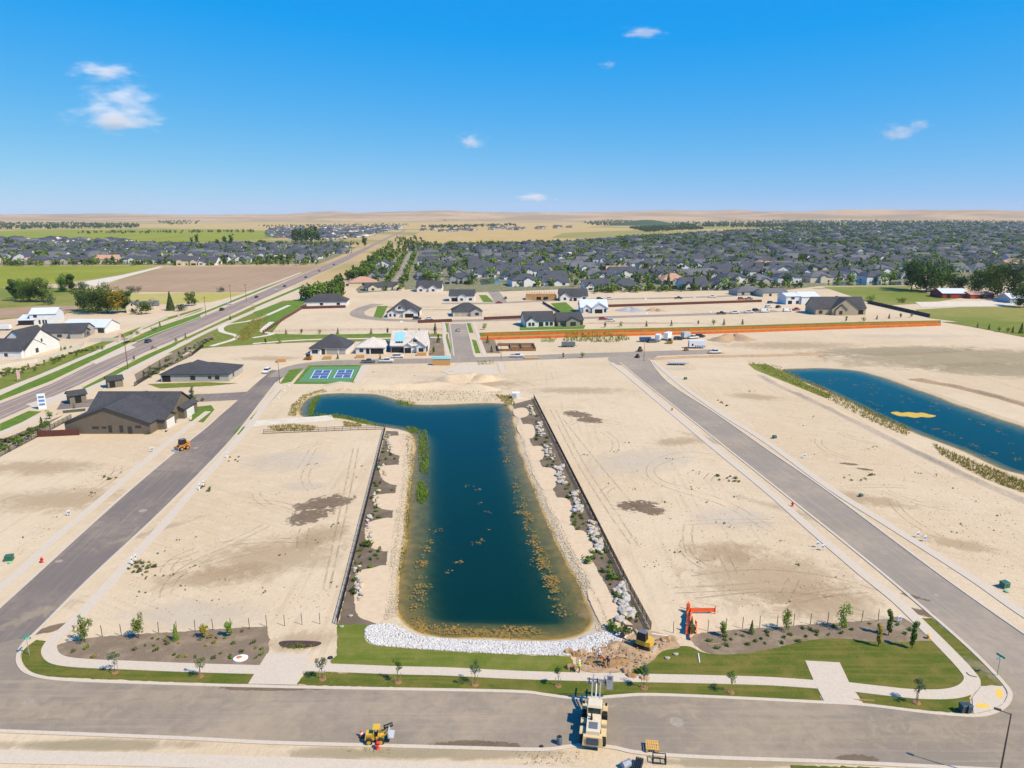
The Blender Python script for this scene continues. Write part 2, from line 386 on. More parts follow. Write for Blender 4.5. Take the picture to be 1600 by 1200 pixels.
for nm, pp, bank in (('main', POND, 1.7), ('right', POND2, 2.6)):
    w = [at(p[0], p[1], WZ) for p in pp]
    hole = offset_poly(w, bank); HOLES.append([(p.x, p.y) for p in hole])
    xs = [p.x for p in hole]; ys = [p.y for p in hole]; cell = 0.7
    gx = np.arange(min(xs) - 2, max(xs) + 2, cell); gy = np.arange(min(ys) - 2, max(ys) + 2, cell); X, Y = np.meshgrid(gx, gy)
    s = sdist(X, Y, w)
    wob = np.array([[mnoise.noise(Vector((x * .12, y * .12, 3))) for x in gx] for y in gy])
    s2 = s + wob * 0.9 * np.clip(1 - np.where(s < 0, np.abs(s) / (bank * .75), s / 3), 0, 1)
    Z = np.where(s2 > 0, WZ - np.interp(s2, [0, 1.4, 4.2, 8, 13, 40], [0, .12, .45, 2.0, 4.0, 4.5]), np.minimum(-0.004, WZ + (-s2) * (-WZ / bank)))
    Z = np.where(s < -bank, -0.004, Z)
    keep = s > -bank - 1.9
    idx = -np.ones(X.shape, int); m = MB(); idx[keep] = np.arange(keep.sum())
    m.v = list(zip(X[keep].tolist(), Y[keep].tolist(), Z[keep].tolist()))
    for j in range(len(gy) - 1):
        for i in range(len(gx) - 1):
            q = (idx[j, i], idx[j, i + 1], idx[j + 1, i + 1], idx[j + 1, i])
            if min(q) >= 0: m.f.append([int(k) for k in q]); m.mi.append(0)
    b = m.build('pond_bed', BED, None, True); b['kind'] = 'structure'
    wp = offset_poly(w, bank * 0.8); v, f = tri_fill(wp); m = MB(); n = len(wp)
    m.add([(p[0], p[1], WZ) for p in v], f); m.add([(p[0], p[1], -6.5) for p in v], [list(reversed(q)) for q in f])
    ring = [(p.x, p.y) for p in wp]
    if sum(ring[i][0] * ring[(i + 1) % n][1] - ring[(i + 1) % n][0] * ring[i][1] for i in range(n)) < 0: ring.reverse()
    m.add([(p[0], p[1], WZ) for p in ring] + [(p[0], p[1], -6.5) for p in ring], [(i, n + i, n + (i + 1) % n, (i + 1) % n) for i in range(n)])
    bm = bmesh.new(); me = m.mesh('pond_water', WATER); bm.from_mesh(me); bmesh.ops.remove_doubles(bm, verts=bm.verts, dist=1e-4); bm.to_mesh(me); bm.free()
    o = link(bpy.data.objects.new('pond_water', me)); o['kind'] = 'structure'
# ------------------------------------------------------------------ ground sheet out to the horizon, open where the ponds are
BIG = 60000
v, f = tri_fill([(-BIG, -2000), (BIG, -2000), (BIG, BIG), (-BIG, BIG)], HOLES)
m = MB(); m.add([(p[0], p[1], 0.0) for p in v], f); g = m.build('ground', SAND); g['kind'] = 'structure'
# hills along the horizon
def hill_mat():
    t = NT('hill_grass'); n1 = t.noise(.0009, 6, .65, dist=.6); n2 = t.noise(.006, 5, .7)
    c = t.mix(t.ramp(n1, .38, .6), (.47, .30, .15), (.30, .19, .09)); c = t.mix(t.ramp(n2, .5, .7, 0, .6), c, (.22, .16, .075)); return t.fin(c, .95, None)
HILL = hill_mat(); m = MB(); na, nr = 220, 26
for j in range(nr + 1):
    r = 6500 * (16500 / 6500) ** (j / nr)
    for i in range(na + 1):
        a = R(-48 + 96 * i / na); x, y = r * math.sin(a), r * math.cos(a)
        k = j / nr; env = max(0, min(1, (k - .12) / .55)); env = env * env * (3 - 2 * env)
        nz = mnoise.fractal(Vector((x / 2600, y / 2600, 1.7)), 0.9, 2.1, 5); side = 0.62 + 0.38 * max(0, min(1, (math.degrees(a) + 24) / 16))
        m.v.append((x, y, (env * (96 + 62 * nz + (26 * math.exp(-((math.degrees(a) + 13.5) / 2.5) ** 2))) * side) - 1 + (-30 if j == 0 else 0)))
for j in range(nr):
    for i in range(na):
        q = j * (na + 1) + i; m.f.append([q, q + 1, q + na + 2, q + na + 1]); m.mi.append(0)
h = m.build('hills', HILL, None, True); h['kind'] = 'structure'
# fields
FY = field_mat('green_crop', (0.20, 0.225, 0.015), (0.27, 0.27, 0.03), 0.4); FB = field_mat('ploughed_soil', (0.33, 0.22, 0.13), (0.38, 0.26, 0.16), 0.9)
FT = field_mat('stubble', (0.42, 0.29, 0.11), (0.47, 0.33, 0.14)); FP = field_mat('dry_pasture', (0.24, 0.22, 0.06), (0.30, 0.25, 0.08)); FG = field_mat('pasture', (0.145, 0.175, 0.024), (0.25, 0.225, 0.06)); FO = field_mat('yellow_weeds', (0.36, 0.32, 0.07), (0.42, 0.34, 0.12))
for k, (nm, p, mt) in enumerate((
    ('crop_field', '-120,418 0,416 248,415 190,428 115,440 60,446 0,450 -120,458', FY), ('ploughed_field', '150,449 215,431 255,418 505,414 470,430 420,447 380,457 300,457 200,456', FB),
    ('weed_strip', '200,460 300,457 385,458 330,472 240,476 205,470', FO), ('pasture', '-120,452 60,449 120,450 205,458 200,484 120,488 0,500 -120,508', FG),
    ('bare_field', '-60,486 60,478 130,478 100,492 0,498 -60,500', FB), ('far_crop_field', '-150,363 120,359 330,358 480,362 420,373 300,378 0,377 -150,380', FY),
    ('stubble_field', '220,350 700,347 1000,349 900,356 640,358 400,357 200,356', FT), ('stubble_field', '660,360 860,354 1000,357 1040,366 930,377 660,382 640,372', FT), ('far_pasture', '880,364 1010,359 1050,366 960,373 860,372', FP),
    ('far_pasture', '1060,352 1300,346 1500,347 1300,354 1080,358', FP), ('pasture', '1285,448 1420,447 1450,458 1500,466 1445,474 1370,478 1340,466', FG), ('pasture', '1430,484 1500,480 1720,478 1720,503 1500,503 1450,497', FG),
    ('weed_strip', '1470,503 1720,503 1720,530 1600,527 1520,511', GRASSY), ('dirt_track', '1430,472 1720,468 1720,477 1440,480', PALE), ('farm_track', '115,443 190,430 248,417 256,417 205,431 150,447', PALE))):
    sheet(nm, p, 0.03 + 0.006 * k, mt)
# ------------------------------------------------------------------ streets
K1 = sm('432,597 405,632 355,695 252,800 142,903 62,983 40,1003 30,1020 30,1038 46,1053 90,1062 200,1067 400,1073 600,1077 800,1081 850,1086 890,1091 930,1091 970,1088 1010,1086 1100,1089 1280,1098 1350,1102 1450,1114 1520,1119 1550,1114 1570,1103 1578,1088 1572,1073 1540,1038 1500,1000 1440,948 1375,893 1300,832 1200,752 1100,672 1007,598 968,566', 4)
K2 = sm('-80,1022 -40,985 55,899 175,790 265,713 322,668 352,640', 4)
K3 = sm('1014,560 1045,598 1120,647 1200,703 1300,772 1472,900 1600,990 1760,1098', 4)
K4 = sm('-60,1141 0,1143 280,1154 420,1161 600,1166 750,1170 850,1172 890,1167 920,1165 960,1169 1000,1177 1100,1184 1300,1191 1500,1201 1640,1208', 4)
sheet('left_street', px('-80,1022 -40,985 55,899 175,790 265,713 322,668 362,634 397,602 425,578 455,580') + [p for p in K1 if p[0] < 440 and p[1] < 1010] + [(30, 1040), (-80, 1140)], 0.016, ASPH2)
i0 = min(range(len(K1)), key=lambda i: abs(K1[i][0] - 62) + abs(K1[i][1] - 983)); i1 = min(range(len(K1)), key=lambda i: abs(K1[i][0] - 1578) + abs(K1[i][1] - 1088))
sheet('front_street', [(-80, 1060), (-20, 1010), (20, 1000)] + K1[i0 + 2:i1 + 1] + [(1720, 1200), (1720, 1213)] + list(reversed(K4)), 0.022, ASPH)
sheet('right_street', list(reversed(K1[i1 - 3:])) + [(1625, 1150), (1760, 1190)] + list(reversed(K3)), 0.018, ASPHR)
sheet('main_road', '-90,668 0,631 80,600 210,537 312,497 400,460 495,420 575,385 602,372 638,356.5 642,356.5 610,371 594,379 543,407 402,471 390,477 285,526 225,551 122,602 0,656 -90,696', 0.03, ASPH3)
for nm, p, wd, mt in (('cross_street', '440,589 455,578 480,571 520,567 600,565 700,563 800,560 900,556 1000,553 1060,551 1125,549', 10.5, ASPHR), ('entrance_road', '92,634 150,629 250,624 330,621 385,618', 11, ASPH2), ('side_street', '714,506 717,520 721,540 724,560', 10.5, ASPHR), ('loop_street', '590,475 570,481 558,488 566,495 610,500 700,501.5 800,499 905,497 1000,494 1100,491 1215,486', 9, ASPHR), ('rear_street', '690,474 760,474 830,471 900,468 1000,466.5 1100,464 1190,460', 8, ASPHR), ('rear_side_street', '783,473 776,462 766,450 758,440', 9, ASPHR), ('suburb_street', '612,452 622,440 630,425 637,410 641,396', 10, ASPHR), ('suburb_street', '915,447 892,436 868,424 850,410 838,398', 9, ASPHR), ('canal_road', '1270,451 1340,450 1420,447', 8, ASPHR)):
    ribbon(nm, sm(p, 4), wd, 0.034 if nm in ('side_street', 'rear_side_street') else 0.2 if nm == 'suburb_street' else 0.026, mt)
sheet('junction', sm('954,566 950,560 962,556 1000,550 1034,549 1026,557 1016,563 1014,568 990,571 966,570', 3, True), .03, ASPHR)
ribbon('far_road', '636,358 668,353.5 700,351', 22, 0.05, PALE)
# kerbs and pavements
def kerb(p, parent=None): return ribbon('kerb', p, 0.55, 0.12, CONC, 0.12)
kerb(K1); kerb(K2); kerb(K3); kerb(K4)
for p in ('-90,665 0,628.5 80,597.5 210,535 312,495.5 400,458.6 495,419', '-90,699 0,659 60,632', '125,603 225,553 285,528 390,479 402,473 543,409', '702,504 706,530 709,556', '728,504 735,530 741,556'):
    kerb(sm(p, 4))
for p, wd in (('440,603 412,636 388,668 350,712 300,768 250,826 182,900 130,958 95,990 79,1008 78,1021 92,1032 130,1037 200,1040 300,1044 402,1047', 1.9),
    ('474,1043 515,1044 620,1048 700,1050 800,1055 900,1058 1000,1060 1100,1062 1200,1065 1275,1070', 1.75), ('1320,1073 1380,1080 1430,1085 1480,1085 1508,1078 1519,1064 1509,1047 1480,1016 1440,976 1400,938 1350,898 1275,834 1205,772 1130,711 1060,653 985,590 955,567', 1.9),
    ('-80,985 24,900 90,838 160,780 250,702 325,643', 1.9), ('1020,563 1065,602 1130,648 1200,692 1300,765 1400,828 1518,903 1600,960 1740,1050', 1.9), ('-60,1181 0,1183 200,1187 400,1193 600,1200 800,1207 950,1213', 2.0),
    ('-90,652 0,614 40,597 90,576 180,537.5 250,508 312,488 400,453 470,426', 3.0), ('-60,703 0,678 62,651', 2.6), ('130,612 165,596 200,580 260,550 330,515 400,484 470,453', 3.0), ('692,503 695,515 694,528 698,545 701,556', 1.8), ('738,503 745,518 750,535 757,556', 1.8)):
    ribbon('sidewalk', sm(p, 5), wd, 0.10, CONC, 0.10)
for nm, p in (('driveway_slab', '417,1022 487,1023 475,1044 463,1071 388,1069 401,1048'), ('driveway_slab', '1258,1033 1312,1036 1328,1070 1345,1100 1288,1097 1272,1066'), ('corner_ramp', '1519,1091 1533,1073 1567,1073 1573,1087 1567,1100 1550,1110 1521,1116'), ('court_walk', '552,597 565,571 577,571 562,597'), ('house_driveway', '240,664 300,646 300,655 255,674'), ('pale_pad', '690,580 715,571 765,571 780,585 700,585'), ('concrete_apron', '785,566 790,583 782,583 776,566'), ('crossing_slab', '40,632 130,606 125,612 60,640'), ('crossing_slab', '140,566 205,540 212,543 150,569')):
    sheet(nm, p, 0.106, CONC, 0.106)
YEL = M('yellow_tactile', (0.75, 0.46, 0.06), 0.8, (0.62, 0.38, 0.08), 6)
for p in ('1555,1078 1564,1077 1568,1090 1558,1092', '1526,1099 1546,1103 1545,1108 1525,1106'): sheet('tactile_pad', p, 0.112, YEL)
RING = M('manhole_collar', (0.34, 0.285, 0.22), 0.9)
for (x, y, r) in ((43, 1098, .85), (1057, 1128, .85), (223, 798, .8), (306, 700, .7), (92, 877, .6), (1252, 790, .6), (1120, 665, .6), (1463, 930, .5)):
    p = at(x, y); o = MB().lathe([(r, 0), (r, .03), (r * .62, .034), (r * .6, .03)], 20).build('manhole', RING); o.location = (p.x, p.y, 0.0); o['kind'] = 'structure'
# lawns, beds
for nm, p, z, mt in (
    ('lawn', sm('57,1000 38,1015 34,1030 43,1045 60,1054 90,1058 200,1063 300,1067 389,1069') + px('399,1051') + sm('399,1050 300,1047 200,1043 125,1040 86,1034 72,1020 76,1003'), .05, GRASS),
    ('lawn', px('478,1050 600,1053 800,1060 880,1063 960,1066 1100,1067 1200,1070 1278,1077 1285,1096 1100,1087 1010,1084 970,1086 930,1089 890,1089 850,1084 800,1079 600,1074 464,1070'), .05, GRASS),
    ('lawn', px('527,975') + sm('576,977 569,993 580,1007 620,1012 700,1018 800,1023 892,1026') + px('900,1052 800,1050 700,1045 600,1042 520,1039 516,1033 527,1024'), .05, GRASSY),
    ('lawn', sm('1045,1012 1075,1010 1100,1020 1135,1023 1180,1019 1230,1008 1270,1000 1310,998 1380,1004 1440,1002 1458,1002') + sm('1475,1020 1498,1046 1506,1062 1500,1074 1480,1080 1440,1080 1380,1075 1325,1070') + px('1275,1065 1200,1060 1100,1057 1000,1054 970,1052'), .05, GRASS),
    ('lawn', px('1338,1082 1420,1090 1480,1091 1516,1085 1519,1115 1450,1111 1350,1099'), .05, GRASS), ('lawn', px('1440,966 1456,966 1500,1002 1540,1041 1568,1071 1534,1072 1527,1056 1500,1030 1470,1000'), .05, GRASS), ('lawn', px('1235,1196 1350,1199 1460,1205 1460,1225 1235,1225'), .05, GRASS),
    ('mulch_bed', sm('95,1006 150,996 250,989 400,980 418,985 418,1025 398,1042 300,1039 200,1035 125,1032 98,1024 90,1014', 3, True), .04, MULCH), ('mulch_bed', sm('1085,992 1190,981 1300,974 1380,968 1412,966 1458,1000 1440,1005 1380,1007 1310,1001 1270,1003 1230,1011 1180,1022 1130,1025 1095,1015', 3, True), .04, MULCH),
    ('mulch_bed', px('603,673 622,674 626,690 622,740 614,800 606,860 600,920 597,972 575,980 528,976 545,905 565,820 585,740'), .012, MULCH2), ('mulch_bed', px('834,623 800,632 812,650 824,680 834,700 850,735 872,780 898,825 925,875 950,920 978,965 1000,990 1018,990 985,925 945,845 905,765 870,695'), .012, MULCH2),
    ('court_lawn', px('458,600 482,571 568,570 553,600'), .03, GREEN), ('corner_lawn', px('270,640 330,633 335,640 318,660 274,656'), .03, GREEN), ('corner_lawn', px('437,600 452,578 474,575 455,597'), .03, GREEN), ('verge', px('390,655 436,606 440,609 400,655'), .03, GREEN), ('verge', px('364,678 373,666 388,667 380,680'), .03, GREEN),
    ('verge', px('30,606 86,581 104,579 60,600 20,614'), .03, GREEN), ('verge', px('110,570 140,556 155,556 125,572'), .03, GREEN), ('verge', px('140,551 195,530 205,533 155,554'), .03, GREEN), ('verge', px('205,534 250,514 312,492 314,496 260,517 215,535'), .03, GREEN), ('verge', px('0,592 60,572 105,558 165,540 160,546 90,574 0,609 -60,634 -60,612'), .03, GRASSY), ('verge', px('190,537 250,508 320,482 310,488 245,510 205,536'), .03, GRASSY),
    ('verge', px('-60,637 0,609 40,592 90,571 180,533 250,504 312,484 318,480 250,499 180,526 120,548 60,570 0,590 -60,612'), .022, GRASSY), ('verge', px('-90,662 0,626 80,595 210,532.5 312,493 400,457 470,428 470,426 400,454 312,489 250,510 180,540 90,579 40,600 0,618 -90,657'), .021, GREEN), ('verge', px('0,662 45,642 65,643 30,662 0,674'), .03, GREEN), ('verge', px('124,608 225,556 285,530 392,480 470,447 471,450 400,480 330,511 260,546 200,576 140,607'), .024, GREEN), ('verge', px('225,556 280,532 275,540 235,558'), .03, GREEN), ('verge', px('0,688 40,672 100,648 60,672 0,706 -60,735 -60,712'), .02, MULCH), ('verge', px('285,530 392,481 400,482 300,533'), .03, GRASSY), ('verge', px('210,585 260,556 330,522 335,526 300,545 230,590 215,600'), .02, MULCH),
    ('greenbelt', px('262,552 330,518 400,487 442,470 476,468 470,482 440,502 424,521 480,523 620,521 700,522 700,531 480,535 420,537 330,543'), .012, GRASSY), ('greenbelt', px('395,488 430,476 474,467 476,474 440,497 424,519 412,520 415,505'), .018, GREEN),
    ('greenbelt', px('745,520 900,515 1100,510.5 1300,504 1470,500.5 1470,505 1300,510 1100,516 900,521 745,526'), .02, GREEN), ('greenbelt', px('420,524 620,521 620,524 425,528'), .02, GREEN), ('house_lawn', px('860,474 884,472 902,488 876,490'), .02, GREEN), ('house_lawn', px('590,478 606,478 596,499 582,499'), .02, GREEN), ('house_lawn', px('748,461 760,461 772,472 755,472'), .02, GREEN), ('house_lawn', px('812,508 915,508 912,514 812,516'), .02, GREEN),
    ('verge', px('695,529 701,529 706,552 698,552'), .03, GREEN), ('verge', px('737,530 744,532 751,552 743,552'), .03, GREEN), ('verge', px('695,505 701,505 703,520 695,518'), .03, GREEN), ('verge', px('729,505 735,505 740,520 732,520'), .03, GREEN), ('mulch_bed', px('672,528 692,528 695,556 670,556'), .02, MULCH), ('mulch_bed', px('752,530 772,530 782,552 760,552'), .02, MULCH),
    ('lawn', px('230,600 320,597 372,599 330,603 250,607'), .03, GRASSY), ('weed_patch', px('1168,568 1200,570 1235,586 1260,600 1300,618 1290,622 1230,598 1180,578'), .02, GRASSY)):
    sheet(nm, p, z, mt)
for p in ('330,541 372,527 347,518 352,508 400,499 452,477', '395,537 480,531 580,529 690,527', '395,528 425,522 410,517 425,503'): ribbon('path', sm(p, 4), 3, 0.06, PALE)
ribbon('access_track', sm('395,662 440,658 490,655 520,652', 4), 6, 0.015, PALE)
for p in ('605,684 625,681 640,686 641,705 628,712 610,706', '593,731 608,727 630,729 628,755 612,757 597,748', '583,776 600,772 626,773 622,796 600,796 586,790', '572,822 590,812 619,813 613,858 585,858 572,846', '556,900 580,888 610,890 600,968 575,970 556,955',
          '803,640 818,637 826,643 824,650 812,653 803,648', '808,665 830,663 836,672 834,683 820,686 812,678', '822,700 845,697 851,707 846,718 832,720 824,712', '832,733 860,731 871,742 866,762 850,765 838,750', '855,780 885,779 894,795 888,814 874,814 860,798', '882,832 912,830 926,850 922,878 905,876 890,852', '918,922 945,920 962,940 975,985 950,990 930,958'):
    sheet('sand_pocket', sm(p, 4, True), 0.03, SCALLOP)
CB = M('court_blue', (0.05, 0.10, 0.22), 0.7, (0.06, 0.115, 0.245), 1); CG = M('court_green', (0.10, 0.22, 0.085), 0.8, (0.07, 0.21, 0.085), 1)
sheet('sport_court', '466,597 486,574 563,573 549,597', .045, CG)
for q in (((485, 591.5), (492.7, 578.4), (518, 578.4), (511, 591.5)), ((521.6, 590.5), (528.5, 578.2), (552.5, 578), (547.4, 590.5))):
    sheet('court_surface', [(a, b) for a, b in q], .055, CB)
    w = W(list(q)); bl = lambda u, v: (w[0] * (1 - u) + w[3] * u) * (1 - v) + (w[1] * (1 - u) + w[2] * u) * v
    for a, b in (((0, 0), (1, 0)), ((0, 1), (1, 1)), ((0, 0), (0, 1)), ((1, 0), (1, 1)), ((0, .36), (1, .36)), ((0, .64), (1, .64)), ((.5, 0), (.5, .36)), ((.5, .64), (.5, 1))):
        ribbon('court_line', [bl(*a), bl(*b)], 0.28, .06, WHITE, world=True)
LINE = M('road_line_yellow', (0.62, 0.45, 0.12), 0.8); LW = M('road_line_white', (0.62, 0.60, 0.56), 0.8)
ribbon('road_line', '0,643.5 100,601 217,544 300,511 395,469 520,414', 0.25, .036, LINE)
for p in ('0,652 122,598 225,547.6 390,473.5', '0,635 80,603 210,540 400,462'): ribbon('road_line', p, 0.18, .036, LW)
# soil berms, spoil heaps and wheel ruts
def berm(name, p, wd, h, mat, seed=0, kind='structure'):
    w = W(sm(p, 6)); m = MB(); K = 9
    for i, c in enumerate(w):
        d = (w[min(i + 1, len(w) - 1)] - w[max(i - 1, 0)]).normalized(); n = Vector((-d.y, d.x, 0)); e = min(1, i / 2, (len(w) - 1 - i) / 2)
        for k in range(K):
            u = k / (K - 1) * 2 - 1; z = (math.cos(u * math.pi) * .5 + .5) * h * e * (0.8 + .6 * mnoise.noise(Vector((c.x * .2, c.y * .2, k * .5 + seed)))) - 0.03
            q = c + n * u * wd / 2 * (1 + .25 * mnoise.noise(Vector((c.x * .3, c.y * .3, seed + 9)))); m.v.append((q.x, q.y, z))
    for i in range(len(w) - 1):
        for k in range(K - 1): m.f.append([i * K + k, i * K + k + 1, (i + 1) * K + k + 1, (i + 1) * K + k]); m.mi.append(0)
    o = m.build(name, mat, None, True); o['kind'] = kind; return o
DIRT = M('heaped_dirt', (0.42, 0.285, 0.165), 0.95, (0.30, 0.195, 0.105), 1.4, bump=1.0); WET = M('damp_dirt', (0.33, 0.19, 0.08), 0.95, (0.25, 0.14, 0.06), 1.2, bump=.6)
berm('soil_berm', '1185,585 1230,608 1300,640 1400,690 1500,738 1600,782 1700,830', 4.2, 0.9, SAND, 1)
berm('soil_berm', '505,602 600,606 700,604 780,610', 9, 1.6, SAND, 2); berm('soil_berm', '1010,562 1080,558 1200,556 1290,553', 5, .8, DIRT, 3); berm('soil_berm', '1420,592 1500,606 1600,632 1720,668', 5, 1.0, DIRT, 4)
berm('spoil_heap', '690,598 720,592 745,590 765,597', 16, 2.6, SAND, 5); berm('spoil_heap', '1118,534 1135,529 1150,528 1170,533', 12, 2.4, DIRT, 6); berm('spoil_heap', '1012,486 1025,485 1035,487', 9, 1.8, DIRT, 7); berm('gravel_heap', '972,487 985,484 1000,488', 14, 2.2, M('grey_gravel', (.36, .35, .34), .9, (.28, .27, .26), 2), 8)
berm('spoil_heap', '950,1013 968,1008 990,1019 1010,1021 1024,1008', 3.0, .55, DIRT, 11); berm('spoil_heap', '915,1030 950,1036 985,1032', 3.0, .5, WET, 12)
for i, (x, y) in enumerate(((890, 1022), (900, 1024), (912, 1021), (893, 1046), (980, 1050), (987, 1058), (1008, 1062), (1040, 1002), (1050, 1001))):
    berm('dirt_clod_heap', f'{x-8},{y} {x-2},{y-2} {x+8},{y+1}', 1.5, .7, WET if i % 2 else DIRT, 20 + i)
sheet('turned_soil', sm('905,1022 935,1008 970,1000 1010,985 1050,998 1062,1012 1035,1018 1015,1036 985,1048 940,1052 905,1045', 4, True), .058, DIRT)
def stain_mat(name, col, col2, soft, amp, f, nsc):
    t = NT(name); vec = t.n('TexCoord').outputs['Object']
    nz = t.noise(nsc, 7, 0.72, dist=1.0); ln = t.n('VectorMath', {0: vec}, operation='LENGTH').outputs['Value']
    v = t.math('ADD', t.math('SUBTRACT', 1.0, ln), t.math('MULTIPLY', t.math('SUBTRACT', nz, 0.56), amp * 2))
    edge = t.ramp(ln, 0.98, 0.75)
    t.fin(t.mix(t.ramp(nz, .4, .6), col, col2), 0.95, t.noise(1.5, 5, .7), .4, .15, .15)
    t.link(t.math('MULTIPLY', t.math('MULTIPLY', t.ramp(v, 0, soft), edge), f), t.b.inputs['Alpha'])
    return t.m
ST_B = stain_mat('brown_soil_stain', (0.43, 0.285, 0.15), (0.47, 0.325, 0.185), .7, .9, .36, .3); ST_D = stain_mat('dark_soil_stain', (0.17, 0.118, 0.075), (0.21, 0.15, 0.098), .2, 1.4, .8, .45)
ST_L = stain_mat('pale_soil_stain', (0.65, 0.55, 0.42), (0.68, 0.59, 0.47), .8, .7, .4, .2); ST_S = stain_mat('sand_dust', (0.46, 0.36, 0.245), (0.50, 0.40, 0.28), .9, 1.2, .42, .5); ST_W = stain_mat('wet_stain', (0.16, 0.115, 0.075), (0.20, 0.14, 0.09), .25, .9, .8, .5); ST_O = stain_mat('olive_soil_stain', (0.33, 0.28, 0.16), (0.40, 0.31, 0.19), .6, .8, .6, .1)
SN = [0]
def stain(x, y, rx, ry, rot, mt, z=0.004, name='soil_stain'):
    m = MB(); m.v = [(math.cos(2 * math.pi * k / 32), math.sin(2 * math.pi * k / 32), 0) for k in range(32)]; m.f = [list(range(32))]; m.mi = [0]
    o = m.build(name, mt); p = at(x, y); SN[0] += 1; o.location = (p.x, p.y, z + 0.0004 * SN[0]); o.scale = (rx, ry, 1); o.rotation_euler = (0, 0, rot); o['kind'] = 'structure'; return o
for a in ((430, 868, 20, 12, 0.4), (498, 838, 10, 6, 0.9), (1200, 905, 20, 15, 0), (1290, 945, 13, 9, 0), (1130, 862, 11, 6, 0), (730, 600, 34, 12, 0), (470, 1002, 7, 4, 0.3), (1240, 540, 50, 16, 0), (120, 562, 38, 10, 0), (90, 780, 20, 10, 0), (1060, 690, 12, 5, .3), (900, 610, 26, 8, 0), (330, 900, 14, 5, .3), (60, 730, 22, 8, 0), (560, 545, 30, 6, 0), (420, 560, 22, 8, 0), (1000, 505, 60, 5, 0), (1350, 780, 14, 5, -.5), (1500, 850, 9, 4, -.5), (1180, 620, 14, 6, -.3), (950, 950, 8, 5, .4), (620, 480, 40, 7, 0), (700, 484, 40, 5, 0)): stain(*a, ST_B)
for a in ((1500, 560, 80, 30, 0.1), (1570, 578, 40, 20, 0), (1390, 548, 60, 14, 0.2), (640, 1177, 22, 1.5, 0), (150, 1164, 16, 1.4, 0), (1150, 1192, 14, 1.2, 0)): stain(*a, ST_O)
for a in ((508, 786, 8.5, 5, 0.6), (486, 806, 7, 4.2, 0.8), (1000, 791, 5.4, 4.0, 0.0), (984, 789, 3.6, 2.4, 0), (1018, 798, 3.8, 3.0, 0), (902, 647, 5.5, 4.6, -0.6), (922, 656, 5.5, 4.0, -0.5), (1327, 725, 2.6, 1.1, -.3), (1350, 733, 2.6, 1.2, -.3), (1430, 933, 2.4, .8, -.6)): stain(*a, ST_D)
for a in ((480, 760, 9, 4, 0), (1060, 576, 9, 4, 0), (700, 590, 22, 6, 0), (1000, 720, 22, 12, .4), (300, 960, 16, 6, 0), (1150, 810, 12, 8, 0), (450, 720, 16, 10, 0), (1420, 525, 50, 8, 0)): stain(*a, ST_L)
for a in ((1280, 1148, 26, 5, 0), (1480, 1138, 18, 6, 0), (1050, 1108, 12, 4, 0), (465, 1145, 8, 3, 0), (100, 1112, 22, 4, 0), (250, 1085, 14, 2.5, 0), (1450, 1000, 16, 3, -.9), (1540, 1080, 10, 3.5, -.8), (1240, 800, 20, 2.5, -.75), (60, 960, 12, 3, .8), (330, 1095, 10, 3, 0), (700, 1155, 14, 1.6, 0), (900, 1108, 10, 3, 0), (225, 835, 16, 2.2, .85), (1120, 690, 22, 2.5, -.85), (1570, 1060, 8, 3, -.9)): stain(*a, ST_S, 0.026, 'dust_patch')
for a in ((740, 1164, 6, .9, 0), (770, 1166, 4, .8, 0), (1340, 1187, 3, 1, 0), (430, 1075, 10, .7, 0), (80, 983, 3, 1.2, .6), (1440, 957, 2.6, 1.4, -.6), (680, 1049, 8, .6, 0)): stain(*a, ST_W, 0.034, 'wet_patch')
def rut_mat():
    t = NT('wheel_rut'); nz = t.noise(.8, 5, .7); t.fin(t.mix(nz, (.40, .30, .195), (.48, .37, .25)), .95, nz, .5, .08, .1); t.link(t.ramp(t.noise(.35, 4, .7), .38, .6, .04, .4), t.b.inputs['Alpha']); return t.m
RUT = rut_mat()
rr = random.Random(3)
LOTS = [px(q) for q in ('150,960 300,790 420,690 575,690 540,850 515,970', '860,640 960,620 1120,740 1370,930 1060,960', '20,850 150,730 250,690 130,790 30,870', '1060,590 1180,600 1590,790 1590,920 1250,720', '460,595 780,600 780,575 580,572')]
def rand_in(P):
    while True:
        x, y = rr.uniform(min(p[0] for p in P), max(p[0] for p in P)), rr.uniform(min(p[1] for p in P), max(p[1] for p in P))
        if inside(x, y, P): return at(x, y)
for k in range(46):
    P = LOTS[(0, 1, 1, 0, 3, 2, 1, 4)[k % 8]]; c = rand_in(P); a = rr.uniform(0, 6.28); L = rr.uniform(8, 24); cv = rr.gauss(0, .06); pts = []; q = c.copy()
    for i in range(12):
        u = proj(q)
        if not inside(u[0], u[1], P): break
        pts.append(q.copy()); q = q + Vector((math.cos(a), math.sin(a), 0)) * L / 11; a += cv
    if len(pts) < 4: continue
    for sd in (-.85, .85):
        o_ = []
        for i, p in enumerate(pts): d = (pts[min(i + 1, len(pts) - 1)] - pts[max(i - 1, 0)]).normalized(); o_.append(p + Vector((-d.y, d.x, 0)) * sd)
        ribbon('wheel_rut', o_, .34, .003 + .00002 * k, RUT, world=True)
for p in ('860,640 900,720 950,800 985,850', '868,640 910,720 962,800 1000,856', '1130,712 1075,706 1030,715 1010,732 1020,752 1060,768 1130,790 1200,830', '1120,720 1075,714 1040,722 1022,735 1034,750 1070,762 1140,785 1210,826', '880,655 940,730 1000,800', '560,700 545,780 530,850 515,920', '552,700 535,780 520,850 505,920', '1080,900 1180,890 1290,900 1380,925', '1085,935 1190,925 1290,930', '620,600 700,611 790,600 880,590', '1330,540 1420,535 1500,545 1600,575', '1250,560 1350,548 1500,580 1600,610'):
    ribbon('wheel_rut', sm(p, 6), 0.4, 0.0045, RUT)
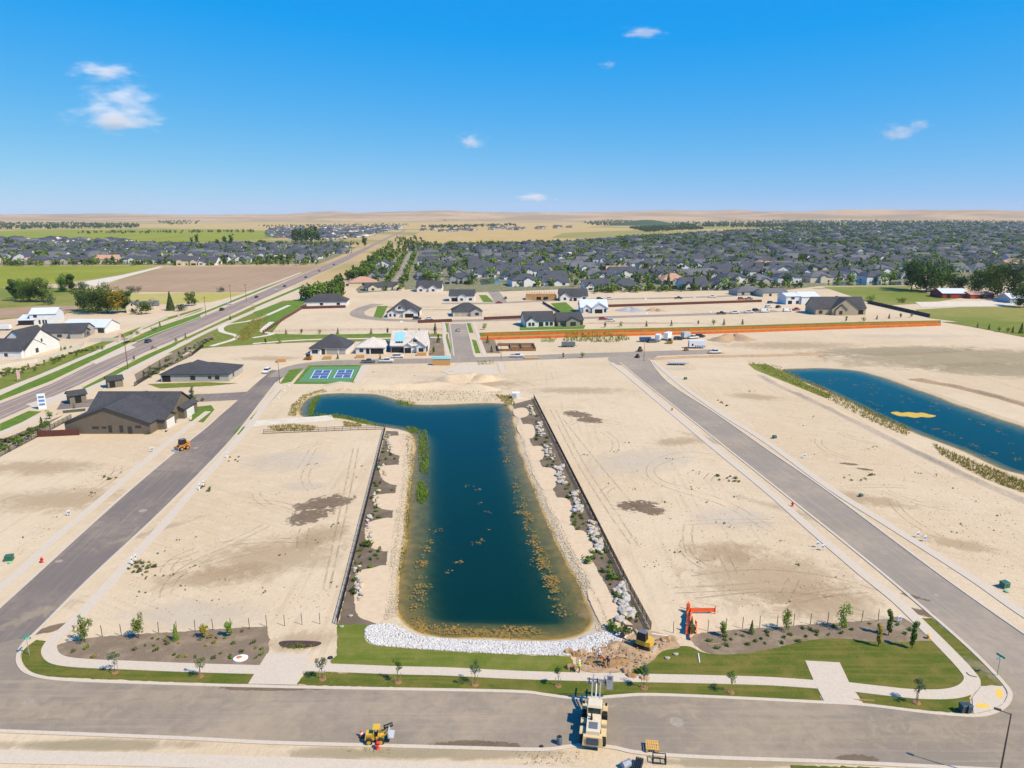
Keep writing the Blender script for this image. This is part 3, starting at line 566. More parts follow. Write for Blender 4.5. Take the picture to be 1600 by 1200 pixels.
# ------------------------------------------------------------------ buildings
def siding(name, col):
    t = NT(name); z = t.n('SeparateXYZ', {0: t.pos}).outputs[2]; nz = t.noise(0.8, 4, .6)
    ln = t.math('FRACT', t.math('MULTIPLY', z, 4.5))
    t.fin(t.mix(t.ramp(nz, .35, .7), col, tuple(c * .88 for c in col)), .75, ln, .35, .03, .3); return t.m
def shingle(name, col):
    t = NT(name); nz = t.noise(1.2, 5, .75); n2 = t.noise(.15, 3); c = t.mix(t.ramp(nz, .3, .7), col, tuple(c * 1.6 for c in col)); c = t.mix(t.ramp(n2, .4, .7, 0, .4), c, tuple(c * .75 for c in col))
    t.fin(c, .9, nz, .5, .05, .25); return t.m
SW, SG, ST, SC_, SB = siding('white_siding', (.74, .72, .69)), siding('grey_siding', (.40, .38, .35)), siding('taupe_siding', (.155, .125, .092)), siding('cream_siding', (.60, .52, .40)), siding('beige_stucco', (.40, .33, .235))
RD, RM, RB = shingle('charcoal_shingle', (.046, .045, .048)), shingle('grey_shingle', (.10, .10, .105)), shingle('tan_underlay', (.42, .37, .32)); RW = M('white_metal_roof', (.55, .58, .62), .6, (.5, .53, .57), .5); RT = M('terracotta_tile', (.42, .16, .075), .9, (.33, .125, .06), 2.5, bump=.5); RP = M('pink_clay_tile', (.46, .26, .17), .9, (.38, .21, .14), 2.5, bump=.5)
def glass():
    t = NT('window_glass'); nz = t.noise(.7, 2); t.fin(t.mix(nz, (.012, .016, .022), (.03, .035, .045)), .08, None, spec=.6); return t.m
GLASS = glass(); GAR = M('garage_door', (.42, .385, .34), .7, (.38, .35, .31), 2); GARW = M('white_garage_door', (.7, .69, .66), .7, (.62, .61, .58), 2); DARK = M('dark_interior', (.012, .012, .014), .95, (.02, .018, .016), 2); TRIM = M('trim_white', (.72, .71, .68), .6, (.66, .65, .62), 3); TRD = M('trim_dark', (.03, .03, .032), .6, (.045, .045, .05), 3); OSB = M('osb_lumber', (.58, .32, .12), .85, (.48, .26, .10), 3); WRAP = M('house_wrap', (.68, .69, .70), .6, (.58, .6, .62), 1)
def roof_slab(m, q, t=.18):
    a, b, c, d = [Vector(p) for p in q]; n = (b - a).cross(d - a).normalized()
    if n.z < 0: n = -n
    up = [a, b, c, d]; dn = [p - n * t for p in up]
    cr = (b - a).cross(d - a)
    if cr.z < 0: up.reverse(); dn.reverse()
    m.hexa(dn, up)
def wing_mesh(x0, x1, y0, y1, h, kind, pitch, ov=.45, z0=-.05, base=0):
    w, r = MB(), MB(); W_, D_ = x1 - x0, y1 - y0
    if kind in ('hip', 'flat'): w.box(x0, x1, y0, y1, z0, h)
    if kind == 'flat': r.box(x0 - .1, x1 + .1, y0 - .1, y1 + .1, h + .002, h + .3)
    elif kind == 'hip':
        a, b, c, d = x0 - ov, x1 + ov, y0 - ov, y1 + ov; e = h - ov * pitch * .3; k = min(W_, D_) / 2 + ov; rz = e + k * pitch
        if W_ >= D_: p, q = (a + k, (c + d) / 2, rz), (b - k, (c + d) / 2, rz)
        else: p, q = ((a + b) / 2, c + k, rz), ((a + b) / 2, d - k, rz)
        V = [(a, c, e), (b, c, e), (b, d, e), (a, d, e), p, q, (a, c, e - .2), (b, c, e - .2), (b, d, e - .2), (a, d, e - .2)]
        if W_ >= D_: fs = [(0, 1, 5, 4), (1, 2, 5), (2, 3, 4, 5), (3, 0, 4)]
        else: fs = [(0, 1, 4), (1, 2, 5, 4), (2, 3, 5), (3, 0, 4, 5)]
        r.add(V, fs + [(6, 7, 1, 0), (7, 8, 2, 1), (8, 9, 3, 2), (9, 6, 0, 3), (9, 8, 7, 6)])
    elif kind == 'gx':                       # ridge along x, gables at the ends
        ym = (y0 + y1) / 2; rz = h + D_ / 2 * pitch
        for x in (x0, x1): pass
        w.add([(x0, y0, z0), (x1, y0, z0), (x1, y1, z0), (x0, y1, z0), (x0, y0, h), (x1, y0, h), (x1, y1, h), (x0, y1, h), (x0, ym, rz), (x1, ym, rz)], [(0, 1, 5, 4), (2, 3, 7, 6), (1, 2, 6, 9, 5), (3, 0, 4, 8, 7), (0, 3, 2, 1)])
        for s, ye in ((-1, y0 - ov), (1, y1 + ov)): roof_slab(r, [(x0 - ov, ye, h - ov * pitch + .2), (x1 + ov, ye, h - ov * pitch + .2), (x1 + ov, ym, rz + .2), (x0 - ov, ym, rz + .2)])
    elif kind == 'gy':
        xm = (x0 + x1) / 2; rz = h + W_ / 2 * pitch
        w.add([(x0, y0, z0), (x1, y0, z0), (x1, y1, z0), (x0, y1, z0), (x0, y0, h), (x1, y0, h), (x1, y1, h), (x0, y1, h), (xm, y0, rz), (xm, y1, rz)], [(0, 1, 5, 8, 4), (2, 3, 7, 9, 6), (1, 2, 6, 5), (3, 0, 4, 7), (0, 3, 2, 1)])
        for xe in (x0 - ov, x1 + ov): roof_slab(r, [(xe, y0 - ov, h - ov * pitch + .2), (xe, y1 + ov, h - ov * pitch + .2), (xm, y1 + ov, rz + .2), (xm, y0 - ov, rz + .2)])
    elif kind == 'shed':
        rz = h + D_ * pitch; w.add([(x0, y0, z0), (x1, y0, z0), (x1, y1, z0), (x0, y1, z0), (x0, y0, h), (x1, y0, h), (x1, y1, rz), (x0, y1, rz)], [(0, 3, 2, 1), (0, 1, 5, 4), (1, 2, 6, 5), (2, 3, 7, 6), (3, 0, 4, 7)])
        roof_slab(r, [(x0 - ov, y0 - ov, h - ov * pitch + .2), (x1 + ov, y0 - ov, h - ov * pitch + .2), (x1 + ov, y1 + ov, rz + ov * pitch + .2), (x0 - ov, y1 + ov, rz + ov * pitch + .2)])
    return w, r
def opening(t, face, u, v, z, w, h, kind):
    def bx(du, dn0, dn1, za, zb):
        m = MB()
        if face == 'f': m.box(u - du, u + du, v - dn1, v - dn0, za, zb)
        elif face == 'r': m.box(u + dn0, u + dn1, v - du, v + du, za, zb)
        elif face == 'l': m.box(u - dn1, u - dn0, v - du, v + du, za, zb)
        else: m.box(u - du, u + du, v + dn0, v + dn1, za, zb)
        return m
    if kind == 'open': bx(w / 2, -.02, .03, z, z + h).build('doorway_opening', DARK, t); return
    if kind in ('gar', 'garw'):
        f = bx(w / 2, -.02, .04, z, z + h).build('garage_door', GAR if kind == 'gar' else GARW, t)
        for k in range(1, 4): bx(w / 2 - .05, .04, .055, z + h * k / 4 - .03, z + h * k / 4 + .03).build('panel_joint', TRD if kind == 'gar' else GAR, f)
        return
    dark = kind.endswith('d'); f = bx(w / 2 + .1, -.02, .05, z - .1, z + h + .1).build('door' if kind[:4] == 'door' else 'window', TRD if dark else TRIM, t)
    bx(w / 2, .045, .065, z, z + h).build('pane', GLASS, f)
    if kind[:3] == 'win' and w > 1.3: bx(.04, .06, .08, z, z + h).build('mullion', TRD if dark else TRIM, f)
def house(name, label, pL, pR, wings, wall, roof, ops=(), cat='house', group=None, extra=None):
    a, b = at(*pL), at(*pR); d = b - a; Wd = d.length; t = thing(name, label, cat, a, math.atan2(d.y, d.x), group)
    for i, wg in enumerate(wings):
        u0, u1, y0, y1, h, kind, pitch = wg[:7]
        w, r = wing_mesh(u0 * Wd, u1 * Wd, y0, y1, h, kind, pitch); w.build('wall', (wg[7] if len(wg) > 7 else wall), t)
        r.build('roof', (wg[8] if len(wg) > 8 else roof), t)
    for (face, u, v, z, w, h, kind) in ops: opening(t, face, u * Wd, v, z, w, h, kind)
    if extra: extra(t, Wd)
    return t
def vents(pts):
    def f(t, Wd):
        for (u, y, z) in pts: MB().tube((u * Wd, y, z), (u * Wd, y, z + .8), .14, n=8).build('roof_vent', TRD, t)
    return f
def h1x(t, Wd):
    vents(((.55, 12, 6.6), (.75, 16, 6.2)))(t, Wd)
    m = MB()
    for k in range(5): m.box(.05, .35, 1.2 + k, 1.5 + k, 0, .01)
house('ranch_house', 'large taupe house with broad dark gable roof beside the left street', (103, 678), (236, 678), [(0, 1, 0, 15, 3.3, 'gy', .36), (0.02, 1.04, 11, 25, 3.4, 'gx', .62), (.97, 1.09, 4, 11, 3.0, 'gx', .4, ST, RD), (1.0, 1.12, 15, 24, 3.2, 'gy', .5, ST, RD)], ST, RD,
      [('f', .36, 0, 1.6, 1.6, .5, 'wind'), ('f', .46, 0, 1.7, 1.1, .4, 'wind'), ('f', .53, 0, .6, .8, 1.8, 'wind'), ('f', .66, 0, .6, .8, 1.8, 'wind'), ('f', .76, 0, 0, 1, 2.1, 'doord'), ('f', .86, 0, 1.9, 1.5, .45, 'wind'), ('r', 1.09, 7.5, 0, 4.8, 2.4, 'garw'), ('r', 1.12, 19, 0, 5, 2.5, 'garw')], extra=h1x)
house('ranch_house', 'grey house with low charcoal hip roof behind the entrance road', (252, 597), (358, 596), [(0, 1, 0, 16, 3.0, 'hip', .34), (.16, .55, 3, 18, 3.0, 'hip', .55)], SG, RD, [('f', .08, 0, 0, 3, 2.4, 'open'), ('f', .47, 0, .8, 1.6, 1.4, 'wind'), ('f', .72, 0, 1.2, 1, .8, 'wind'), ('f', .83, 0, .9, 1.4, 1.3, 'wind'), ('r', 1, 5, .9, 1.4, 1.2, 'wind')])
house('new_house', 'white house with steep charcoal hip roof and two grey garage doors', (485, 554), (542, 554), [(0, 1, 0, 15, 3.2, 'hip', .62), (0.02, .3, -1.2, 4, 3.0, 'hip', .5)], SW, RD, [('f', .12, -1.2, .8, 1.4, 1.4, 'wind'), ('f', .2, -1.2, .8, .8, 1.4, 'wind'), ('f', .36, 0, 0, 1.4, 2.4, 'doord'), ('f', .6, 0, 0, 5, 2.5, 'gar'), ('f', .87, 0, 0, 2.8, 2.5, 'gar')])
house('unfinished_house', 'unfinished white house with pale bare roof and open dark garage', (556, 553), (601, 553), [(0, 1, 0, 14, 3.1, 'hip', .5)], WRAP, RB, [('f', .2, 0, .9, 1.5, 1.4, 'wind'), ('f', .42, 0, 0, 1.5, 2.4, 'open'), ('f', .74, 0, 0, 5.6, 2.4, 'open'), ('r', 1, 6, 0, 1.6, 2.3, 'open')])
def blue_patch(t, Wd):
    BL = M('blue_tarp', (.22, .46, .62), .6, (.28, .52, .66), 1); m = MB(); x0, x1 = .09 * Wd, .36 * Wd; p = .72
    roof_slab(m, [(x0, 1.6, 3.3 + 1.6 * p + .32), (x1, 1.6, 3.3 + 1.6 * p + .32), (x1, 6.4, 3.3 + 6.4 * p + .32), (x0, 6.4, 3.3 + 6.4 * p + .32)], .06); m.build('tarp_patch', BL, t)
    m = MB()
    for k in range(3): m.box(.14 * Wd + k * 1.1, .14 * Wd + k * 1.1 + .8, .9, 1.5, 3.9, 4.9)
    m.build('dormer', TRD, t)
house('unfinished_house', 'tall unfinished white house with twin gables and blue tarp on roof', (611, 551), (666, 551), [(0, 1, 0, 15, 3.3, 'gx', .72), (.38, .6, -1.3, 6, 3.2, 'gy', .75), (.74, 1.0, -1.6, 6, 3.2, 'gy', .8), (.52, .84, .3, 8, 4.6, 'gy', .85)], WRAP, RB, [('f', .2, 0, 0, 6, 2.5, 'open'), ('f', .49, -1.3, 0, 2.9, 2.4, 'open'), ('f', .67, .3, 0, 1.6, 2.8, 'open'), ('f', .87, -1.6, .8, 1.9, 1.5, 'wind'), ('f', .66, .3, 4.9, .5, .9, 'wind'), ('f', .69, .3, 4.9, .5, .9, 'wind'), ('f', .72, .3, 4.9, .5, .9, 'wind')], extra=blue_patch)
house('new_house', 'white two-gable house with charcoal roof inside the street bend', (605, 496), (653, 496), [(0, 1, 0, 17, 3.4, 'hip', .75), (.03, .36, -1.5, 6, 3.2, 'gy', .6), (.25, .58, .2, 8, 5.6, 'gy', .8), (.52, 1, -1.0, 8, 3.3, 'gy', .55)], SW, RD, [('f', .12, -1.5, .8, 1, 1.5, 'wind'), ('f', .26, -1.5, .8, 1, 1.5, 'wind'), ('f', .44, .2, 0, 1.2, 2.3, 'doord'), ('f', .41, .2, 5.2, 1.5, 1.3, 'wind'), ('f', .73, -1, 0, 5.2, 2.4, 'open')])
house('new_house', 'low grey house with charcoal hip roof beside the dark red fence', (708, 495), (753, 494), [(0, 1, 0, 14, 3.2, 'hip', .62), (.6, 1, -1.2, 6, 3.3, 'gy', .5, SG)], SC_, RD, [('f', .14, 0, 0, 3, 2.4, 'gar'), ('f', .4, 0, 0, 5, 2.4, 'gar'), ('f', .82, -1.2, .8, 2, 1.5, 'wind')])
house('long_house', 'long white house with front windows above the green lawn strip', (820, 511), (866, 510), [(0, 1, 0, 14, 3.4, 'gx', .6), (.04, .42, -1.5, 6, 3.3, 'gy', .7)], SW, RD, [('f', .15, -1.5, .8, 1.2, 1.7, 'wind'), ('f', .27, -1.5, .8, 1.2, 1.7, 'wind'), ('f', .55, 0, .3, 2.4, 2.2, 'wind'), ('f', .75, 0, .6, 1.6, 1.8, 'wind'), ('f', .9, 0, .6, 1.6, 1.8, 'wind')])
house('long_house', 'smaller olive grey house joined beside the long white house', (872, 510), (911, 509), [(0, 1, 0, 13, 3.2, 'gx', .55), (.3, .85, -1.6, 6, 3.1, 'gy', .5)], siding('olive_siding', (.30, .27, .2)), RD, [('f', .15, 0, .7, 1.6, 1.6, 'wind'), ('f', .57, -1.6, .5, 3, 1.9, 'wind'), ('f', .93, 0, .7, 1.4, 1.6, 'wind')])
house('unfinished_house', 'white unfinished house with pale grey roof beside the gravel heap', (907, 489), (949, 489), [(0, 1, 0, 15, 3.5, 'gx', .55), (.42, 1, -2, 9, 3.4, 'gy', .6), (.1, .38, -.8, 6, 3.4, 'gy', .7)], WRAP, RW, [('f', .66, -2, 0, 4.8, 2.6, 'open'), ('f', .9, -2, .8, 1.2, 2, 'wind'), ('f', .24, -.8, .8, 1.6, 1.6, 'wind')])
house('new_house', 'white house with charcoal roof on the street behind the red fence', (702, 471), (741, 471), [(0, 1, 0, 14, 4.2, 'gx', .5), (.35, .7, -1.2, 6, 4, 'gy', .5)], SW, RD, [('f', .2, 0, 0, 4, 2.6, 'open'), ('f', .5, -1.2, .8, 1.6, 1.5, 'wind'), ('f', .85, 0, .8, 2, 1.5, 'wind')])
house('new_house', 'white house with dark roof right of the orange timber frame', (874, 470), (918, 470), [(0, 1, 0, 14, 3.6, 'gx', .62), (.03, .35, -1.4, 6, 3.5, 'gy', .8), (.45, .75, -2, 4, 3.1, 'gx', .4)], SW, RD, [('f', .19, -1.4, .8, 1.6, 1.6, 'wind'), ('f', .55, -2, 0, 2.4, 2.4, 'open'), ('f', .88, 0, .8, 2, 1.6, 'wind')])
def frame_house():
    t = thing('timber_frame_house', 'orange timber framed house under construction in the rear street', 'house', at(822, 469), 0.0)
    L = 22.0
    for (x0, x1, y, h) in ((0, 22, 0, 3.2), (0, 22, 12, 3.2), (6, 14, -2, 3.4)):
        m = MB(); m.box(x0, x1, y, y + .12, .35, h); m.build('sheathing_panel', OSB, t)
        for k in range(int((x1 - x0) / 1.6) + 1): MB().box(x0 + k * 1.6, x0 + k * 1.6 + .14, y - .06, y + .2, 0, h + .1).build('stud', OSB, t)
    for x in (0, 22): MB().box(x, x + .12, 0, 12, .3, 3.2).build('sheathing_panel', OSB, t)
    for k in range(12):
        x = 1 + k * 1.8; m = MB(); m.tube((x, -.5, 3.2), (x, 6, 5.6), .12, n=4); m.tube((x, 6, 5.6), (x, 12.5, 3.2), .12, n=4); m.tube((x, -.5, 3.25), (x, 12.5, 3.25), .1, n=4); m.build('roof_truss', OSB, t)
    for o in (2, 7): MB().box(5.6 + o, 8.8 + o, -2.2, -2.06, .6, 2.6).build('doorway_opening', DARK, t)
    for k in range(5): x = 7 + k * 1.6; m = MB(); m.tube((x, -2.3, 3.4), (x, 5, 5.4), .1, n=4); m.build('rafter', OSB, t)
frame_house()
house('beige_house', 'big beige house with dark roof and stepped gables at site corner', (1274, 492), (1352, 492), [(0, 1, 0, 16, 4.2, 'gx', .75), (.3, .82, -2, 12, 4.2, 'gy', .75), (.36, .58, -3, 4, 3.6, 'gy', .9)], SB, RD, [('f', .46, -3, .7, 1.8, 2, 'wind'), ('f', .88, 0, .3, 4.6, 2.8, 'open'), ('f', .1, 0, .8, 2, 1.8, 'wind')])
house('unfinished_house', 'white wrapped two-storey house under construction beside beige house', (1228, 476), (1278, 475), [(0, .55, 0, 12, 5.6, 'gx', .3), (.45, 1, -1, 14, 5.2, 'gx', .35)], WRAP, RW, [('f', .12, 0, .3, 3, 2.4, 'open'), ('f', .35, 0, .4, 2, 2, 'wind'), ('f', .2, 0, 3.6, 2.4, 1.3, 'wind')])
house('new_house', 'grey hip-roofed house left of the white wrapped house', (1152, 462), (1196, 461), [(0, 1, 0, 14, 3.2, 'hip', .45)], SG, RM, [('f', .2, 0, .6, 2, 1.8, 'wind'), ('f', .5, 0, .6, 2, 1.8, 'wind'), ('f', .8, 0, .4, 2.4, 2, 'wind')])
house('new_house', 'low cream house with grey roof above the parked cars', (1192, 464), (1230, 463), [(0, 1, 0, 12, 3.2, 'gx', .4)], SC_, RM, [('f', .3, 0, .6, 2, 1.6, 'wind'), ('f', .7, 0, 0, 4, 2.3, 'gar')])
house('ranch_house', 'long white house with charcoal roof behind a dark red fence', (476, 479), (542, 478), [(0, 1, 0, 16, 3.2, 'hip', .55)], SW, RD, [('f', .8, 0, .8, 2, 1.4, 'wind'), ('f', .4, 0, .8, 2, 1.4, 'wind')])
house('tiled_house', 'house with terracotta red tile hip roof beside the main road', (482, 459), (514, 458), [(0, 1, 0, 14, 3, 'hip', .4)], siding('tan_wall', (.42, .30, .18)), RT, [('f', .4, 0, .7, 2, 1.5, 'wind')])
house('tiled_house', 'broad house with faded pink tile hip roof among trees', (545, 447), (590, 446), [(0, 1, 0, 20, 3, 'hip', .42)], SC_, RP, [('f', .5, 0, .7, 2, 1.5, 'wind')])
house('ranch_house', 'white house with charcoal roof and two gables along the street', (572, 455), (632, 453), [(0, 1, 0, 14, 3, 'gx', .45), (.05, .3, -1.5, 6, 3, 'gy', .6), (.7, .95, -1.5, 6, 3, 'gy', .6)], SC_, RD, [('f', .17, -1.5, .7, 2, 1.5, 'wind'), ('f', .82, -1.5, .7, 2, 1.5, 'wind')])
house('ranch_house', 'white gabled house with charcoal roof right of the suburb street', (650, 456), (690, 456), [(0, 1, 0, 16, 3.2, 'gx', .6), (.05, .35, -1.5, 6, 3.2, 'gy', .8), (.5, .85, -1.5, 6, 3.2, 'gy', .7)], SW, RD, [('f', .2, -1.5, .7, 2, 1.5, 'wind'), ('f', .68, -1.5, .7, 2, 1.5, 'wind')])
# left side, across the main road
house('farm_style_house', 'white house with long charcoal roof behind the cream fence', (-30, 560), (34, 560), [(0, 1, 0, 16, 3.2, 'gx', .5), (.62, 1.02, 2, 26, 3.4, 'gx', .6)], SW, RD, [('f', .63, 0, .9, 1.3, 1.2, 'wind'), ('r', 1.02, 10, .8, 1.8, 1.8, 'wind'), ('r', 1.02, 14, 5, 1, 1.2, 'wind')])
house('farm_style_house', 'white gable-end house wing with sharp peak nearest the main road', (52, 551), (87, 541), [(0, 1, 0, 15, 3.6, 'gx', .85)], SW, RD, [('r', 1, 5, .7, 1.6, 2, 'wind'), ('f', .5, 0, .8, 1.2, 1.2, 'wind')])
house('low_house', 'low grey house with long charcoal roof behind the white houses', (62, 530), (132, 528), [(0, 1, 0, 15, 3.1, 'gx', .45), (.72, 1.0, -2, 8, 3, 'gx', .4)], SG, RD, [('r', 1, 5, .8, 1.6, 1.5, 'wind'), ('f', .45, 0, .8, 2, 1.2, 'wind')])
house('metal_roof_house', 'white house with pale blue metal roof near the main road', (98, 521), (165, 521), [(0, 1, 0, 14, 3.2, 'gx', .45)], SW, RW, [('f', .55, 0, 1.2, 5, .7, 'wind'), ('f', .9, 0, .4, 3, 2.2, 'wind')])
house('unfinished_house', 'white unfinished house with open garages left of the big trees', (29, 509), (88, 507), [(0, .42, 0, 9, 3, 'shed', .2), (.3, 1, 1, 14, 6, 'gx', .42)], WRAP, RW, [('f', .08, 0, .2, 3, 2.4, 'open'), ('f', .28, 0, .2, 5, 2.4, 'open'), ('f', .55, 1, .6, .8, 2, 'wind'), ('f', .65, 1, .6, .8, 2, 'wind'), ('f', .72, 1, .6, .8, 2, 'wind'), ('f', .45, 1, 4.2, 1.6, 1.4, 'wind')])
house('farmhouse', 'old cream farmhouse with grey roof between dark trees', (198, 489), (216, 488), [(0, 1, 0, 10, 4.2, 'gy', .8), (.5, 2.9, 4, 12, 3.6, 'gx', .6)], SC_, RM, [('f', .5, 0, .8, 1, 1.8, 'wind'), ('f', .5, 0, 4.4, .8, 1.2, 'wind')])
house('barn', 'red barn with pale blue metal roof under the big right trees', (1472, 466), (1512, 466), [(0, 1, 0, 16, 3.6, 'gx', .35)], siding('barn_red', (.33, .04, .035)), RW, [('f', .25, 0, 0, 3, 2.6, 'open'), ('f', .75, 0, .8, 3, 1.4, 'wind')], cat='barn')
house('shed', 'long red shed with rusty tan roof right of the barn', (1516, 467), (1553, 466), [(0, 1, 0, 10, 3, 'gx', .35)], MATS.get('x') or siding('shed_red', (.28, .06, .05)), RP, [('f', .5, 0, .5, 4, 1.8, 'open')], cat='shed')
house('shed', 'pale grey metal shed at the right edge below the trees', (1578, 474), (1640, 474), [(0, 1, 0, 14, 3.4, 'gx', .4)], M('grey_metal_wall', (.4, .43, .47), .6), RW, [('f', .3, 0, 0, 4, 2.8, 'open')], cat='shed')
house('kiosk', 'small stone entry kiosk with charcoal roof beside the main road sidewalk', (169, 607), (193, 604), [(0, 1, 0, 4.5, 2.8, 'gx', .5)], M('kiosk_stone', (.22, .19, .14), .9, (.15, .13, .1), 2.5, bump=.6), RD, [('f', .3, 0, .1, 1.8, 2.2, 'open'), ('r', 1, 2.2, .9, .8, 1, 'wind')], cat='kiosk')
house('kiosk', 'small entry kiosk with charcoal roof behind the taupe house', (110, 632), (136, 628), [(0, 1, 0, 4.5, 2.8, 'gx', .5)], M('kiosk_stone'), RD, [('f', .5, 0, .1, 1.8, 2.2, 'open'), ('r', 1, 2.2, .9, .8, 1, 'wind')], cat='kiosk')
# foundation forms, farm silo, white tower
t = thing('house_foundation', 'brown timber foundation forms of a house beside the cross street', 'foundation', at(778, 549), 0.05); BT = M('brown_form_timber', (.20, .11, .06), .9, (.28, .16, .09), 2)
for (x0, x1, y0, y1) in ((0, 17, 0, .3), (0, 17, 13, 13.3), (0, .3, 0, 13), (17, 17.3, 0, 13.3), (6, 6.3, 0, 13), (11, 11.3, 4, 13), (6, 17, 6, 6.3)): MB().box(x0, x1, y0, y1, 0, 1.1 + .3 * ((x0 + y0) % 2)).build('form_wall', BT, t)
for k in range(9): MB().tube((1 + k * 1.8, .6, 0), (1 + k * 1.8, -.5, 1.3), .07, n=4).build('brace', BT, t)
for (x, y, h, l) in ((1280, 353, 26, 'white water tower far off on the right'), (917, 349, 22, 'white silo far off beyond the yellow field')):
    o = MB().lathe([(2.2, 0), (2.0, h * .6), (4.5, h * .72), (5.2, h * .85), (3.5, h * .97), (.4, h)], 12).build('tower' if x > 1000 else 'silo', WHITE, None, True); o.location = at(x, y); tag(o, l, 'tower' if x > 1000 else 'silo')
# ------------------------------------------------------------------ fences and walls
def fence(name, label, pts, h, post_mat, post_d, step, rails=(), rail_mat=None, slat=0, slat_mat=None, cat='fence', group=None, world=None, pickets=0, post_h=None, slat_w=None, smooth=1):
    w = W(sm(pts, smooth) if smooth > 1 else pts); t = thing(name, label, cat, w[0], 0, group); o = w[0]; seg = []
    pos = [p - o for p in w]; rail_m = [MB() for _ in rails]; pk = MB(); pme = MB().box(-post_d / 2, post_d / 2, -post_d / 2, post_d / 2, -.1, post_h or h + .08).mesh('post', post_mat); sme = None
    for a, b in zip(pos, pos[1:]):
        L = (b - a).length; d = (b - a) / L; ang = math.atan2(d.y, d.x); n = max(1, round(L / step)); mx = Matrix.Translation(a) @ Matrix.Rotation(ang, 4, 'Z')
        for k in range(n + (1 if b is pos[-1] else 0)):
            p = link(bpy.data.objects.new('post', pme), t); p.location = a + d * (L * k / n); p.rotation_euler = (0, 0, ang)
        for rm, z in zip(rail_m, rails): rm.box(0, L, -.03, .03, z - .035, z + .035, 0, mx)
        if pickets:
            q = int(L / pickets)
            for k in range(q): x = (k + .5) * L / q; pk.box(x - .012, x + .012, -.012, .012, .08, h - .02, 0, mx)
        if slat:
            for k in range(n):
                me = MB().box(L * k / n + post_d / 2, L * (k + 1) / n - post_d / 2, -slat / 2, slat / 2, .05, h).mesh('panel', slat_mat); s = link(bpy.data.objects.new('panel', me), t); s.location = a; s.rotation_euler = (0, 0, ang)
    for rm in rail_m: rm.build('rail', rail_mat or post_mat, t)
    if pickets: pk.build('pickets', rail_mat or post_mat, t)['kind'] = 'stuff'
    return t
BLK = M('black_steel', (.012, .012, .013), .5, (.02, .02, .02), 3); REDF = M('dark_red_fence', (.115, .035, .025), .8, (.085, .028, .02), 1.5); CRM = M('cream_vinyl', (.58, .53, .45), .6, (.52, .47, .4), 1); BRK = M('brick_pillar', (.20, .085, .06), .9, (.14, .06, .045), 3); DKW = M('dark_block_wall', (.045, .036, .03), .9, (.06, .048, .04), 1); RUST = M('rusty_steel_post', (.05, .03, .022), .8, (.08, .045, .03), 4)
fence('steel_fence', 'black steel fence along the left side of the main pond', '602,671 585,741 565,822 545,905 527,976', 1.3, BLK, .07, 2.4, (.15, .7, 1.25), pickets=.13)
fence('steel_fence', 'black steel fence along the right side of the main pond', '834,622 870,694 905,764 945,844 985,924 1017,984', 1.3, BLK, .07, 2.4, (.15, .7, 1.25), pickets=.13)
fence('steel_fence', 'black steel fence from the pond corner towards the left street', '412,678 460,676 510,674 560,672 600,671', 1.3, BLK, .07, 2.4, (.15, .7, 1.25), pickets=.13)
fence('steel_fence', 'black steel fence along the mulch bed left of the taupe house', '-60,743 0,714 57,684 112,655', 1.6, BLK, .07, 2.4, (.15, .85, 1.55), pickets=.13)
fence('steel_fence', 'black steel fence between the grey house and the sidewalk', '210,604 250,580 300,556 318,542', 1.6, BLK, .07, 2.4, (.15, .85, 1.55), pickets=.13)
fence('wood_fence', 'short dark red board fence in front of the taupe house', '59,683 124,680', 1.8, REDF, .12, 2.2, slat=.05, slat_mat=REDF)
fence('wood_fence', 'dark red board fence left of the low grey hip house', '653,505 706,503', 1.8, REDF, .12, 2.5, slat=.05, slat_mat=REDF); fence('wood_fence', 'dark red board fence right of the low grey hip house', '756,500 848,496', 1.8, REDF, .12, 2.5, slat=.05, slat_mat=REDF)
fence('wood_fence', 'longest dark red board fence right of the white unfinished house', '950,480 1040,477 1190,472', 1.8, REDF, .12, 2.5, slat=.05, slat_mat=REDF); fence('wood_fence', 'dark red fence in front of the long white house', '470,483 540,481', 1.8, REDF, .12, 2.5, slat=.05, slat_mat=REDF)
fence('pillar_fence', 'brown fence with brick pillars curving round the sandy lot', '412,521 425,512 445,499 462,489 478,479', 1.2, BRK, .9, 5, (.3, .9), BLK, post_h=1.7)
fence('vinyl_fence', 'cream fence between the main road and the white houses', '-40,588 0,577 60,566 125,545 132,538', 1.8, CRM, .14, 2.5, slat=.05, slat_mat=CRM); fence('vinyl_fence', 'cream fence along the sandy lots above the main road', '140,534 200,533 225,513 262,497', 1.8, CRM, .14, 2.5, slat=.05, slat_mat=CRM)
fence('block_wall', 'long dark wall dividing the site from the right pasture', '1356,474 1400,484 1452,496', 2.2, DKW, .4, 6, slat=.25, slat_mat=DKW, cat='wall')
fence('site_fence', 'dark fence beside the bright green house lawn', '848,474 875,490', 1.6, DKW, .12, 3, slat=.05, slat_mat=DKW); fence('site_fence', 'thin wire fence along the green strip of the sandy lot', '425,519 520,517 620,516 690,516', 1.1, DKW, .08, 4, (.4, 1.0), DKW)
def mesh_orange():
    t = NT('orange_mesh'); nz = t.noise(.35, 4, .7); t.fin(t.mix(t.ramp(nz, .35, .65), (.80, .15, .015), (.55, .13, .03)), .7, None); return t.m
ORG = mesh_orange()
for p, l in (('750,531 900,526.5 1100,521.5 1300,514.5 1470,508.5', 'front run of the long orange safety fence across the site'), ('754,524.5 900,520.5 1100,515.5 1300,509.5 1466,504.5', 'rear run of the long orange safety fence across the site')): fence('safety_fence', l, p, 1.0, RUST, .08, 9, slat=.02, slat_mat=ORG)
